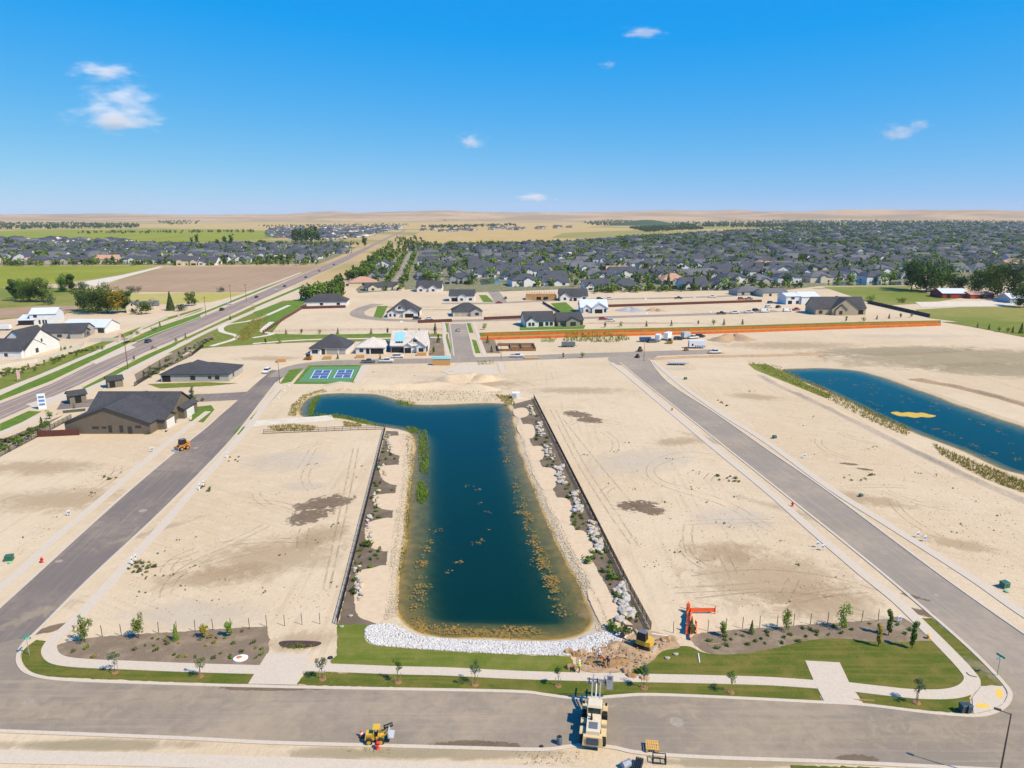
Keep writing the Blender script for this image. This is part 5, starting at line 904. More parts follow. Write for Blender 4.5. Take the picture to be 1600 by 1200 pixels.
# suburb floor and little ponds between the houses
SUBG = grass_mat('suburb_ground', (.11, .13, .04), (.15, .15, .06), (.34, .28, .19))
sheet('suburb_ground', SR, .14, SUBG); sheet('suburb_ground', SL, .14, SUBG); sheet('suburb_ground', '900,382 1010,374 1120,365 1250,357 1400,352 1700,350 1700,382 900,382', .16, SUBG)
for p in WATERP: sheet('small_pond', p, .2, WATER)
m = MB(); p0 = at(1010, 352)
for j in range(9):
    for i in range(25): a = -1 + 2 * i / 24; b = -1 + 2 * j / 8; m.v.append((p0.x + a * 330, p0.y + b * 200, max(-1, 34 * math.exp(-(a * 2) ** 2) * math.exp(-(b * 1.8) ** 2) - 2)))
for j in range(8):
    for i in range(24): q = j * 25 + i; m.f.append([q, q + 1, q + 26, q + 25]); m.mi.append(0)
o = m.build('green_hill', grass_mat('wooded_hill', (.03, .06, .025), (.045, .08, .03), (.07, .10, .04)), None, True); o['kind'] = 'structure'
# ------------------------------------------------------------------ stones, reeds, algae
WPOLY = [[at(p[0], p[1], WZ) for p in POND], [at(p[0], p[1], WZ) for p in POND2]]
def ground_z(X, Y):
    Z = np.zeros(X.shape)
    for wpl, bank in zip(WPOLY, (1.7, 2.6)):
        s = sdist(X, Y, wpl); Z = np.where(s > -bank, np.where(s > 0, WZ - .12 * np.clip(s, 0, 2), WZ + (-s) * (-WZ / bank)), Z)
    return Z
def stone_tpl(seed, sub=1):
    bm = bmesh.new(); bmesh.ops.create_icosphere(bm, subdivisions=sub, radius=1)
    for v in bm.verts: n = mnoise.noise(v.co * 1.1 + Vector((seed * 7.3, 0, 0))); v.co = v.co * (1 + .45 * n) * 1.0; v.co.z *= .72
    m = MB(); m.v = [tuple(v.co) for v in bm.verts]; bm.verts.index_update(); m.f = [[v.index for v in f.verts] for f in bm.faces]; m.mi = [0] * len(m.f); bm.free(); return m
STN = [tpl(stone_tpl(i)) for i in range(6)]
def stones(name, label, poly, n, lo, hi, mats, seed):
    P = poly if not isinstance(poly, str) else px(poly); g = random.Random(seed); xs = [p[0] for p in P]; ys = [p[1] for p in P]; pts = []
    ymin, ymax = min(ys), max(ys)
    while len(pts) < n:
        x, y = g.uniform(min(xs), max(xs)), g.uniform(ymin, ymax)
        if inside(x, y, P) and g.random() < ((ymin - 330) / (y - 330)) ** .3: q = at(x, y); pts.append((q.x, q.y))
    A = np.array(pts); Z = ground_z(A[:, 0], A[:, 1]); nm = NM()
    for (x, y), z in zip(pts, Z): s = g.uniform(lo, hi); place_np(nm, STN[g.randrange(6)], x, y, z + s * .2 + .02, g.uniform(0, 6), s, g.randrange(len(mats)))
    o = nm.build(name, mats); tag(o, label, None, None, 'stuff')
QW = M('cream_stone', (.44, .385, .31), .85, (.33, .285, .23), 1.6); QWG = M('white_stone', (.60, .57, .53), .85, (.50, .47, .43), 1.2); QG = M('grey_stone', (.36, .34, .32), .85, (.46, .44, .41), 1.2); QT = M('tan_stone', (.50, .40, .28), .85, (.42, .33, .22), 1.2)
GP = sm('570,990 575,979 600,975 622,978 645,990 690,997 740,1000 800,1002 860,1002 900,999 928,990 965,988 978,998 960,1008 935,1012 915,1022 880,1024 800,1022 700,1017 620,1011 582,1006', 3, True)
sheet('gravel_base', sm('572,990 577,981 600,977 610,986 640,1000 690,1004 740,1006 800,1008 860,1008 905,1005 940,1000 960,1002 935,1010 910,1020 880,1022 800,1020 700,1015 620,1009 584,1004', 3, True), .062, QG)
stones('white_gravel', 'bank of loose white stones along the near pond edge', GP, 7500, .10, .2, [QWG, QWG, QWG, QG], 1)
stones('bank_cobbles', 'tan and white cobbles down the left pond bank', '622,680 641,676 650,700 644,740 638,800 631,860 623,905 622,960 606,968 600,968 610,880 614,830 626,770 630,715', 2000, .06, .15, [QT, QT, QT, QW], 2)
stones('bank_cobbles', 'tan and white cobbles down the right pond bank', '796,634 803,634 812,660 822,690 834,730 854,775 876,818 900,866 925,915 960,985 932,990 925,955 905,915 883,875 862,835 845,795 830,755 815,715 803,680', 2000, .06, .15, [QT, QT, QT, QW], 3)
BM_ = []
for i in range(6):
    m = stone_tpl(i + 20, 2)
    for mt, tgs in ((QW, 'w'), (QG, 'g'), (QT, 't')): BM_.append((tgs, m.mesh('boulder', mt)))
ORD = ['uppermost', 'second', 'third', 'fourth', 'fifth', 'sixth', 'lowest']
def boulders(cl, side, cols):
    for i, (x, y, n, dx, dy) in enumerate(cl):
        for k in range(n):
            t = (k + rnd.random()) / n * 2 - 1; X = x + dx * rnd.uniform(-1, 1) * .8 + dx * .5 * math.sin(t * 3); Y = y + dy * t; q = at(X, Y); s = rnd.uniform(.26, .6) * (1.2 if side == 'right' else .9)
            c = rnd.choice(cols); me = rnd.choice([m for g, m in BM_ if g == c]); o = link(bpy.data.objects.new('boulder', me)); o.location = (q.x, q.y, s * .38); o.scale = (s * rnd.uniform(.8, 1.3), s, s * rnd.uniform(.7, 1.05)); o.rotation_euler = (rnd.uniform(-.3, .3), rnd.uniform(-.3, .3), rnd.uniform(0, 6))
            tag(o, f'pale boulder in the {ORD[i] if i < len(cl) - 1 else "lowest"} rock cluster {side} of the pond', 'boulder', f'{ORD[i]} boulders {side} of the pond')
boulders([(607, 693, 12, 4, 14), (598, 736, 10, 5, 11), (590, 781, 12, 5, 14), (577, 830, 16, 5, 24), (560, 912, 16, 5, 26)], 'left', 'wwtg')
boulders([(830, 641, 12, 5, 7), (844, 671, 18, 6, 11), (857, 706, 18, 7, 12), (876, 742, 25, 8, 15), (900, 785, 26, 9, 16), (931, 840, 40, 11, 24), (974, 942, 46, 12, 32)], 'right', 'wgtw')
ALG = M('orange_algae', (.30, .16, .03), .9, (.16, .11, .03), 1.5); ALY = M('yellow_algae', (.55, .36, .04), .9, (.45, .30, .05), .8); ALO = M('olive_algae', (.13, .12, .025), .9, (.09, .10, .02), .8)
def algae(lines, seed, k0, spread, lo, hi, label):
    g = random.Random(seed); m = MB()
    for pts, n in lines:
        P = sm(pts, 12)
        for _ in range(n):
            a, b = P[g.randrange(len(P))]; q = at(a + g.gauss(0, spread), b + g.gauss(0, spread * .8), WZ)
            for _ in range(g.randint(2, k0)):
                c = q + Vector((g.gauss(0, .5), g.gauss(0, .4), 0)); r = g.uniform(lo, hi); z = WZ + g.uniform(.012, .09); o = len(m.v); nn = 8
                m.v.append((c.x, c.y, z + .03)); m.v += [(c.x + r * g.uniform(.6, 1.2) * math.cos(6.283 * i / nn), c.y + r * g.uniform(.6, 1.2) * math.sin(6.283 * i / nn), z - .02) for i in range(nn)]
                col = 0 if g.random() < .75 else 2
                for i in range(nn): m.f.append([o, o + 1 + i, o + 1 + (i + 1) % nn]); m.mi.append(col)
    o = m.build('algae_mats', [ALG, ALY, ALO]); tag(o, label, None, None, 'stuff')
algae([('786,640 788,670 790,690 798,730 812,780 826,830 845,875 862,915 878,965', 130), ('815,790 835,840 855,890 870,930', 70), ('648,978 690,984 740,988 790,990 835,986', 110), ('668,835 660,880 652,930 650,965', 42), ('700,900 760,820 730,760', 10)], 5, 12, 5, .06, .24, 'orange brown algae floating round the main pond edges')
algae([('1240,585 1330,620 1420,655 1500,690 1600,720', 46), ('1300,590 1400,615 1500,650 1600,690', 40)], 6, 5, 6, .1, .28, 'scattered floating algae on the right pond')
o = sheet('algae_raft', sm('1392,643.5 1402,642 1409,643.6 1420,642.6 1432,644 1441,643.4 1452,646 1463,648.6 1452,651 1440,650 1430,651.5 1418,649.5 1405,648.6', 4, True), WZ + .03, ALY, kind='stuff'); o['label'] = 'large yellow algae raft on the right pond'
REED = leaf_mat('reed_green', (.15, .32, .03), (.2, .36, .04)); STRAW = leaf_mat('straw_weed', (.50, .36, .08), (.42, .36, .08))
def blades(name, label, zones, mats, seed):
    g = random.Random(seed); m = MB()
    for poly, n, h0, h1, ci in zones:
        P = px(poly); xs = [p[0] for p in P]; ys = [p[1] for p in P]; pts = []
        while len(pts) < n:
            x, y = g.uniform(min(xs), max(xs)), g.uniform(min(ys), max(ys))
            if inside(x, y, P): q = at(x, y, -.2); pts.append((q.x, q.y))
        A = np.array(pts); Z = ground_z(A[:, 0], A[:, 1])
        for (x, y), z in zip(pts, Z):
            z = max(z, WZ - .1)
            for _ in range(3):
                a = g.uniform(0, 6.28); h = g.uniform(h0, h1); w = .05 + h * .05; lx, ly = g.gauss(0, .2) * h, g.gauss(0, .2) * h; o = len(m.v); x1, y1 = x + g.gauss(0, .12), y + g.gauss(0, .12)
                m.v += [(x1 - w * math.cos(a), y1 - w * math.sin(a), z), (x1 + w * math.cos(a), y1 + w * math.sin(a), z), (x1 + lx, y1 + ly, z + h)]; m.f.append([o, o + 1, o + 2]); m.mi.append(ci if g.random() < .8 else (ci + 1) % len(mats))
    tag(m.build(name, mats), label, None, None, 'stuff')
blades('reeds', 'green reeds standing in the shallow main pond', [('656,672 668,672 670,705 668,738 656,738 654,700', 380, .4, .9, 0), ('651,752 664,754 670,770 660,786 651,780', 230, .4, .9, 0), ('482,648 484,630 494,620 500,618 492,632 490,650', 260, .5, 1.1, 0), ('494,646 535,648 575,658 590,664 575,664 540,654 500,651', 320, .4, .9, 0), ('620,625 650,630 640,634 620,630', 90, .4, .8, 0), ('634,666 652,668 655,676 640,676', 100, .4, .8, 0)], [REED, STRAW], 7)
blades('bank_weeds', 'straw and green weeds along the pond banks', [('450,650 456,634 474,618 505,609 512,613 490,617 474,627 466,642 462,652', 700, .2, .5, 1), ('415,668 460,664 495,668 490,674 430,675', 420, .3, .7, 1), ('536,660 565,663 566,668 538,668', 160, .3, .7, 1), ('520,606 600,609 700,612 785,612 785,628 700,628 632,627 605,617 560,611 520,612', 700, .15, .45, 1), ('775,618 800,620 805,634 790,634', 260, .4, .8, 1), ('1168,566 1215,572 1290,606 1360,640 1420,668 1420,684 1370,664 1290,624 1210,588', 1500, .3, .9, 1), ('1455,694 1520,722 1600,754 1600,772 1540,750 1470,712', 900, .3, .9, 1), ('634,680 646,684 645,740 640,820 628,900 622,900 632,820 638,740', 600, .2, .45, 1), ('885,522 970,524 985,532 960,536 880,534', 420, .8, 2.0, 0), ('845,528 870,530 865,536 845,535', 120, .4, 1.0, 0), ('438,1009 490,1010 480,1016 445,1017', 70, .15, .35, 0), ('745,566 770,564 772,570 748,571', 80, .3, .7, 0), ('365,530 395,500 412,490 420,496 400,520 385,535', 700, .5, 1.4, 1), ('1260,1000 1262,1000 1262,1002', 1, .1, .2, 0), ('540,1170 620,1174 600,1182 540,1178', 14, .08, .2, 0), ('800,1175 910,1178 900,1195 820,1196', 60, .08, .22, 1)], [REED, STRAW], 8)
PUD = sheet('muddy_puddle', sm('437,1003 460,1001 500,1003 494,1010 460,1013 440,1010', 4, True), .03, M('muddy_water', (.07, .035, .012), .15, (.10, .05, .02), .8)); 
FO_ = sheet('pond_foam', sm('699,657 703,656 706,666 704,678 701,690 699,678 697,668', 4, True), WZ + .012, stain_mat('foam_film', (.35, .45, .5), (.3, .42, .5), .5, .8, .25, .5), kind='structure')
# ------------------------------------------------------------------ small site furniture
pme = MB().box(-.035, .035, -.035, .035, -.1, 1.9).mesh('fence_post', RUST)
for i, (x, y) in enumerate(((160, 995), (190, 994), (248, 990), (276, 989), (305, 987), (333, 985), (361, 984), (390, 983), (417, 979), (445, 978), (472, 976), (500, 975), (1052, 989), (1106, 986), (1134, 984), (1160, 982), (1187, 980), (1214, 979), (1240, 977), (1266, 976), (1293, 974), (1346, 972), (1372, 970))):
    o = link(bpy.data.objects.new('fence_post', pme)); o.location = at(x, y); o.rotation_euler = (rnd.uniform(-.03, .03), rnd.uniform(-.03, .03), .1)
    k = i if i < 12 else i - 12; tag(o, f'bare thin fence post behind the {"left" if i < 12 else "right"} bed, number {["one", "two", "three", "four", "five", "six", "seven", "eight", "nine", "ten", "eleven", "twelve"][k]} from left', 'post', 'bare posts behind the front beds')
RED = M('hydrant_red', (.62, .02, .03), .45, (.5, .02, .025), 4); GRN = M('utility_green', (.03, .11, .07), .5, (.04, .13, .085), 3); LGR = M('pale_green_plastic', (.25, .5, .28), .6)
def hydrant(x, y, label):
    t = thing('fire_hydrant', label, 'hydrant', at(x, y), 0, 'red fire hydrants'); t.scale = (1.25, 1.25, 1.25)
    MB().lathe([(.2, 0), (.2, .06), (.13, .07), (.13, .6), (.17, .62), (.17, .68), (.13, .72), (.08, .82), (.04, .86)], 12).build('barrel', RED, t, True)
    for s in (-1, 1): MB().tube((s * .1, 0, .48), (s * .24, 0, .48), .07, n=8).build('nozzle', RED, t)
    MB().tube((0, -.1, .42), (0, -.27, .42), .09, n=8).build('nozzle', RED, t)
for a in ((590, 1170, 'bright red hydrant right beside the small yellow loader'), (66, 879, 'red hydrant on the sand strip of the left street'), (1238, 791, 'red hydrant on the strip of the right street'), (1050, 642, 'far red hydrant by the upper right street')): hydrant(*a)
def ubox(x, y, label, s=1):
    t = thing('utility_box', label, 'utility box', at(x, y), .3, 'green utility boxes'); t.scale = (s, s, s)
    MB().box(-.75, .75, -.6, .6, 0, .12).build('pad', CONC, t); MB().taper(-.65, .65, -.5, .5, .12, .95, .03, .03, .04).build('cabinet', GRN, t); MB().hexa([(-.68, -.54, .95), (.68, -.54, .95), (.68, .54, .95), (-.68, .54, .95)], [(-.64, -.48, 1.02), (.64, -.48, 1.02), (.64, .5, 1.1), (-.64, .5, 1.1)]).build('lid', GRN, t); MB().box(-.03, .03, -.52, -.49, .5, .65).build('latch', BLK, t)
for a in ((15, 876, 'green utility box at the left edge of the sand'), (1569, 918, 'dark green utility box beyond the right sidewalk'), (1210, 685, 'green utility box beyond the upper right sidewalk', .8), (1345, 776, 'low green utility box on the far right lot', .6), (1071, 593, 'small green utility box near the white trailer', .8)): ubox(*a)
for (x, y) in ((16, 880), (1573, 925)): o = MB().lathe([(.4, 0), (.4, .2), (.35, .25), (.05, .26)], 12).build('valve_cover', LGR); o.location = at(x, y); tag(o, f'round pale green valve cover beside the {"left" if x < 100 else "right"} utility box', 'valve cover')
def lot_posts(x, y, label, dz=0):
    t = thing('lot_marker', label, 'marker post', at(x, y), .4, 'white lot markers'); MB().box(-.1, .1, -.06, .06, 0, 1.5).build('post', WHITE, t); MB().taper(-.12, .12, -.08, .08, 1.5, 1.62, .06, .06, .05).build('cap', WHITE, t); MB().box(-.08, .08, -.075, -.062, 1.05, 1.3).build('number_plate', BLK, t)
for a in ((207, 883, 'left white lot marker of the lowest pair by left street'), (213, 879, 'right white lot marker of the lowest pair by left street'), (312, 766, 'left white lot marker of the middle pair'), (318, 761, 'right white lot marker of the middle pair'), (355, 716, 'white lot marker beside the upper sidewalk'), (436, 623, 'left white lot marker near the green verge'), (445, 612, 'second white lot marker near the green verge'), (452, 604, 'third white lot marker near the green verge'), (298, 656, 'white lot marker on the taupe house lawn')): lot_posts(*a)
SBL = M('sign_blue', (.12, .25, .55), .5, (.1, .2, .45), 3)
def yard_sign(x, y, label, cols=(None,), w=.6, h=.75, rz=.3):
    t = thing('yard_sign', label, 'sign', at(x, y), rz, 'small yard signs'); MB().box(-w / 2 - .03, -w / 2 + .03, -.03, .03, 0, .45 + h).build('leg', WHITE, t); MB().box(w / 2 - .03, w / 2 + .03, -.03, .03, 0, .45 + h).build('leg', WHITE, t); p = MB().box(-w / 2, w / 2, -.02, .02, .45, .45 + h).build('board', WHITE, t); MB().box(-w / 2 + .05, w / 2 - .05, -.032, -.021, .55, .2 + h).build('print', SBL, p)
for a in ((1434, 840, 'left blue and white sign beyond right sidewalk'), (1445, 846, 'right blue and white sign beyond right sidewalk'), (1277, 855, 'left small sign inside the right sidewalk'), (1285, 860, 'right small sign inside the right sidewalk'), (1257, 716, 'small pale sign across the right street'), (238, 706, 'small leaning sign on the left sandy lot'), (108, 806, 'small sign lying near the left sidewalk'), (1405, 973, 'white sign at the tip of the right bed')): yard_sign(*a)
def street_sign(x, y, label, rz):
    G = M('sign_green', (.01, .28, .2), .5, (.015, .3, .22), 3); t = thing('street_sign', label, 'street sign', at(x, y), rz, 'green street name signs'); MB().tube((0, 0, 0), (0, 0, 2.9), .045, n=8).build('pole', M('galvanised', (.35, .36, .36), .5), t); MB().box(-.6, .6, -.02, .02, 2.55, 2.85).build('name_blade', G, t); MB().box(-.02, .02, -.6, .6, 2.88, 3.18).build('name_blade', G, t)
    MB().box(-.45, .45, -.032, -.021, 2.64, 2.76).build('lettering', WHITE, t)
street_sign(46, 1024, 'green street sign at the left lawn corner', .1); street_sign(1558, 1056, 'green street sign at the right lawn corner', .3)
def lamp(x, y, h, label, arm=1.2, rz=2.6):
    BLK = M('bronze_pole', (.06, .05, .042), .5, (.075, .06, .05), 3)
    t = thing('street_lamp', label, 'street lamp', at(x, y), rz, 'dark street lamps'); MB().lathe([(.2, 0), (.2, .15), (.11, .2), (.06, h)], 8).build('pole', BLK, t); MB().tube((0, 0, h - .1), (arm, 0, h + .05), .05, .04, 6).build('arm', BLK, t); MB().taper(arm - .35, arm + .35, -.16, .16, h + .0, h + .14, .05, .05, .03).build('lamp_head', BLK, t)
lamp(1560, 1222, 8.6, 'dark street lamp at the bottom right corner'); lamp(437, 598, 7.5, 'slim street lamp left of the sport courts', .8); lamp(1006, 564, 8, 'street lamp at the top of the right street', .8); lamp(783, 560, 7, 'street lamp by the pale pad', .8)
for (x, y, h, l) in ((200, 577, 13, 'tall wooden pole beside the entry kiosk'), (322, 494, 12, 'wooden pole beside the main road, nearest of the upper three'), (361, 471, 12, 'wooden pole beside the main road, middle of the upper three'), (385, 470, 12, 'wooden pole on the right of the main road')):
    t = thing('utility_pole', l, 'pole', at(x, y), .5, 'wooden poles on the main road'); PW = M('pole_wood', (.17, .085, .05), .9, (.12, .06, .035), 5); MB().tube((0, 0, 0), (0, 0, h), .17, .11, 8).build('shaft', PW, t); MB().box(-1, 1, -.06, .06, h - .8, h - .6).build('crossarm', PW, t)
PINK = M('flag_pink', (.72, .30, .33), .7, (.75, .55, .55), 2)
for (x, y, l) in ((28, 596, 'pink feather flag on the left lawn'), (187, 535, 'pink feather flag beside the driveway crossing'), (279, 500, 'farthest pink feather flag above the main road')):
    t = thing('feather_flag', l, 'flag', at(x, y), .2, 'pink feather flags'); MB().tube((0, 0, 0), (0, 0, 4.4), .04, n=6).build('pole', WHITE, t); MB().prism([(.02, .8), (.95, 1.0), (1.0, 3.6), (.6, 4.3), (.02, 4.4)], -.02, .02).build('cloth', PINK, t)
t = thing('entry_sign', 'white entry sign with blue panels beside the main road', 'sign', at(67, 639), .5); MB().box(-1.1, 1.1, -.15, .15, 0, 5).build('panel', WHITE, t); 
for k in range(3): MB().box(-.8, .8, -.18, -.151, 1.2 + k * 1.2, 1.9 + k * 1.2).build('print', SBL, t)
t = thing('entry_wall', 'low curved white entry wall with dark sign plate', 'wall', at(90, 648), .45); MB().box(0, 9, 0, .5, 0, 1.3).build('wall', CONC, t); MB().box(1.5, 7.5, -.06, -.002, .35, 1.15).build('sign_plate', M('plate_green', (.08, .1, .09), .5), t)
def bin_(x, y, label):
    BN = M('bin_dark', (.03, .055, .07), .5, (.04, .07, .085), 4); t = thing('wheelie_bin', label, 'bin', at(x, y, .05), .2, 'two dark bins on the right lawn'); MB().hexa([(-.26, -.28, .08), (.26, -.28, .08), (.26, .28, .08), (-.26, .28, .08)], [(-.32, -.38, 1.1), (.32, -.38, 1.1), (.32, .36, 1.1), (-.32, .36, 1.1)]).build('body', BN, t); MB().hexa([(-.35, -.42, 1.102), (.35, -.42, 1.102), (.35, .42, 1.102), (-.35, .42, 1.102)], [(-.3, -.34, 1.2), (.3, -.34, 1.2), (.3, .38, 1.22), (-.3, .38, 1.22)]).build('lid', BN, t)
    for s in (-1, 1): MB().tube((s * .27, .3, .12), (s * .34, .3, .12), .12, n=10).build('wheel', BLK, t)
    MB().tube((-.28, .45, 1.05), (.28, .45, 1.05), .03, n=6).build('handle', BN, t)
bin_(1503, 1113, 'left dark wheelie bin at the lawn end'); bin_(1512, 1113.5, 'right dark wheelie bin at the lawn end')
t = thing('oval_cover', 'white oval concrete collar with orange lid in left bed', 'cover', at(376, 1029, .04), .2); MB().lathe([(1.0, 0), (1.0, .12), (.8, .16), (.5, .16)], 20).build('collar', WHITE, t); MB().lathe([(.42, .162), (.4, .2), (.1, .22)], 14, c=(-.2, .15, 0)).build('lid', M('orange_lid', (.55, .2, .08), .7), t); t.scale = (1, .8, 1)
t = thing('round_cover', 'dark round pit cover on bare soil beside the left driveway', 'cover', at(516, 1028), 0); MB().lathe([(.38, 0), (.38, .08), (.3, .1), (.05, .1)], 14).build('ring', BLK, t); MB().lathe([(.25, .101), (.2, .12)], 12).build('lid', M('lid_purple', (.06, .035, .06), .6), t)
WOODY = M('yellow_pallet_wood', (.62, .36, .09), .85, (.52, .29, .07), 4)
def pallet(x, y, rz, label, mt, n=6, s=1.5):
    t = thing('pallet', label, 'pallet', at(x, y), rz)
    for k in range(n): MB().box(-s / 2 + k * s / n, -s / 2 + k * s / n + s / n * .62, -s / 2, s / 2, .55, .6).build('slat', mt, t)
    for k in range(4): MB().box(-s / 2, s / 2, -s / 2 + k * (s - .12) / 3, -s / 2 + k * (s - .12) / 3 + .12, .6, .64).build('slat', mt, t)
    for a in (-1, 1):
        for b in (-1, 1): MB().box(a * (s / 2 - .08) - .08, a * (s / 2 - .08) + .08, b * (s / 2 - .08) - .08, b * (s / 2 - .08) + .08, 0, .55).build('leg', mt, t)
pallet(1019, 1171, -.1, 'yellow slatted crate at the kerb right of the loader', WOODY)
t = thing('equipment_stand', 'small black steel stand on the sand below the yellow crate', 'stand', at(1030, 1190), -.1)
for (a, b) in (((-.7, -.4), (.7, -.4)), ((-.7, .4), (.7, .4)), ((-.7, -.4), (-.7, .4)), ((.7, -.4), (.7, .4))):
    for z in (.1, .75): MB().tube((*a, z), (*b, z), .05, n=6).build('bar', BLK, t)
for a in ((-.7, -.4), (.7, -.4), (-.7, .4), (.7, .4)): MB().tube((*a, 0), (*a, .8), .05, n=6).build('upright', BLK, t)
t = thing('pipe_bundle', 'bundle of black pipes on the sand at the bottom edge', 'pipes', at(997, 1199), 1.2); PIP = M('black_pipe', (.015, .017, .02), .4)
for k in range(12): MB().tube((-.9, (k % 4) * .22 - .33, .12 + (k // 4) * .2), (.9, (k % 4) * .22 - .33, .12 + (k // 4) * .2), .1, n=8).build('pipe', PIP, t)
t = thing('steel_drum', 'grey pipe drum lying beside the black pipe bundle', 'drum', at(978, 1199), .5); MB().tube((-.5, 0, .42), (.5, 0, .42), .42, n=14).build('shell', M('drum_grey', (.3, .32, .36), .5), t); MB().tube((.5, 0, .42), (.53, 0, .42), .45, n=14).build('rim', PIP, t)
t = thing('trash_barrel', 'dark grey barrel on the street left of the big loader', 'barrel', at(874, 1162), 0); MB().lathe([(.3, 0), (.34, .05), (.34, .9), (.3, .95)], 14).build('shell', M('barrel_grey', (.12, .15, .18), .5), t); MB().lathe([(.26, .951), (.25, .99), (.05, 1.0)], 12).build('lid', BLK, t)
o = MB().lathe([(.25, 0), (.25, .1), (.1, .16), (.05, .2)], 10).build('rubber_plug', BLK); o.location = at(846, 1167, .02); tag(o, 'small black lump on the street left of the barrel', 'debris')
# orange safety netting by the right bed
t = thing('safety_netting', 'tangled orange safety netting strung on posts above right bed', 'netting', at(1077, 962), 0); o0 = at(1077, 962); BOR = M('bright_orange', (.85, .12, .03), .7, (.7, .10, .03), 2.5)
def net(a, b, h0, h1, sag=0):
    A, B = at(*a) - o0, at(*b) - o0; m = MB(); n = 8
    for i in range(n + 1):
        p = A.lerp(B, i / n); p += Vector((rnd.gauss(0, .09), rnd.gauss(0, .09), 0)) * sag
        m.v += [(p.x, p.y, h0 + .1 * math.sin(i * 2.1) * sag), (p.x + rnd.gauss(0, .06) * sag, p.y, h1 - .25 * abs(math.sin(i * 1.3)) * sag)]
    for i in range(n): m.f.append([2 * i, 2 * i + 2, 2 * i + 3, 2 * i + 1]); m.mi.append(0)
    ob = m.build('net', BOR, t); sd = ob.modifiers.new('t', 'SOLIDIFY'); sd.thickness = .03
net((1076, 959), (1117, 959), .3, 1.0); net((1074, 957), (1072, 992), .05, 1.2, 1); net((1080, 958), (1078, 1000), .05, .9, 1.2); net((1086, 975), (1088, 990), .1, .9, 1)
for (x, y) in ((1075, 952), (1076, 959), (1117, 959), (1073, 992)): q = at(x, y) - o0; MB().box(q.x - .06, q.x + .06, q.y - .06, q.y + .06, 0, 1.35).build('post', BOR, t)
MB().box(-.2, .3, .9, 1.2, 0, 1.5).build('barrel', BOR, t)
for nm_, a, b, l in (('white_pipe', (1018, 991), (1047, 995), 'white plastic pipe lying behind the excavator'), ('white_stake', (1091, 1022), (1093, 1036), 'thin white stick lying on the right lawn'), ('wooden_stick', (1106, 1008), (1126, 1007), 'wooden stick lying in the right bed'), ('wood_board', (1335, 1094), (1366, 1096), 'pale board lying on the lawn by the right driveway')):
    A, B = at(*a), at(*b); o = MB().tube((0, 0, .1), (B - A) + Vector((0, 0, .1)), .08, n=6).build(nm_, WHITE if 'white' in nm_ else STAKE); o.location = A; tag(o, l, 'pipe' if 'pipe' in nm_ else 'stick')
o = MB(); pts = W(sm('1510,1052 1514,1056 1520,1058 1526,1059', 4)); [o.tube((p.x, p.y, .14), (q.x, q.y, .14), .05, n=6) for p, q in zip(pts, pts[1:])]; tag(o.build('hose', M('hose_purple', (.09, .06, .1), .6)), 'dark hose across the right corner sidewalk', 'hose')
t = thing('yellow_valve', 'yellow valve marker at the right sidewalk edge', 'marker', at(1450, 998), 0); MB().lathe([(.2, 0), (.2, .5), (.28, .55), (.1, .7)], 10).build('cap', M('valve_yellow', (.7, .38, .03), .6), t); MB().tube((-.5, 0, .1), (0, 0, .1), .08, n=6).build('spout', BLK, t)
t = thing('pump_box', 'white concrete pump box at the far right pond corner', 'utility box', at(806, 622), .1); MB().box(-1.3, 1.3, -1, 1, 0, 2).build('shell', WHITE, t); MB().box(-1.1, .1, -1.06, -.998, .2, 1.8).build('door', QG, t); MB().box(-2.2, -1.9, -.6, -.4, 0, 1.6).build('side_post', BLK, t)
for a in ((1038, 1001), (1043, 1028), (1056, 1022), (534, 979), (548, 962)):
    o = link(bpy.data.objects.new('boulder', BM_[0][1])); o.location = at(*a, .15); o.scale = (.35, .3, .3); tag(o, 'loose pale stone lying on the grass edge', 'stone', 'loose stones on the grass')

# clods and sparse weeds strewn over the bare lots
nm = NM(); CLD = M('soil_clod', (.44, .32, .2), .95, (.34, .245, .155), 2); TB = [crown_np('bush', 16, .3, 60 + v) for v in range(3)]; wd = NM()
for P, n in zip(LOTS, (500, 600, 200, 450, 200)):
    for k in range(n): c = rand_in(P); s = rr.uniform(.05, .16) ** 1.0; place_np(nm, STN[rr.randrange(6)], c.x, c.y, .02, rr.uniform(0, 6), s, 0)
    for k in range(n // 22):
        c = rand_in(P)
        for j in range(rr.randint(1, 4)): place_np(wd, TB[rr.randrange(3)], c.x + rr.gauss(0, .7), c.y + rr.gauss(0, .7), 0, rr.uniform(0, 6), rr.uniform(.12, .34), rr.randrange(2))
tag(nm.build('soil_clods', [CLD]), 'small soil clods strewn over the bare lots', None, None, 'stuff'); tag(wd.build('sparse_weeds', [LO, LM]), 'sparse low weeds strewn over the bare lots', None, None, 'stuff')

nm = NM()
for k in range(700):
    P = LOTS[0]; x, y = rr.uniform(900, 1050), rr.uniform(1000, 1050)
    if inside(x, y, px('905,1024 940,1005 1012,992 1052,1000 1030,1020 985,1046 910,1044')): c = at(x, y); s_ = rr.uniform(.04, .15); place_np(nm, STN[rr.randrange(6)], c.x, c.y, rr.uniform(.05, .35), rr.uniform(0, 6), s_, rr.randrange(2))
tag(nm.build('dug_clods', [WET, DIRT]), 'clods of dug earth round the mini excavator', None, None, 'stuff')
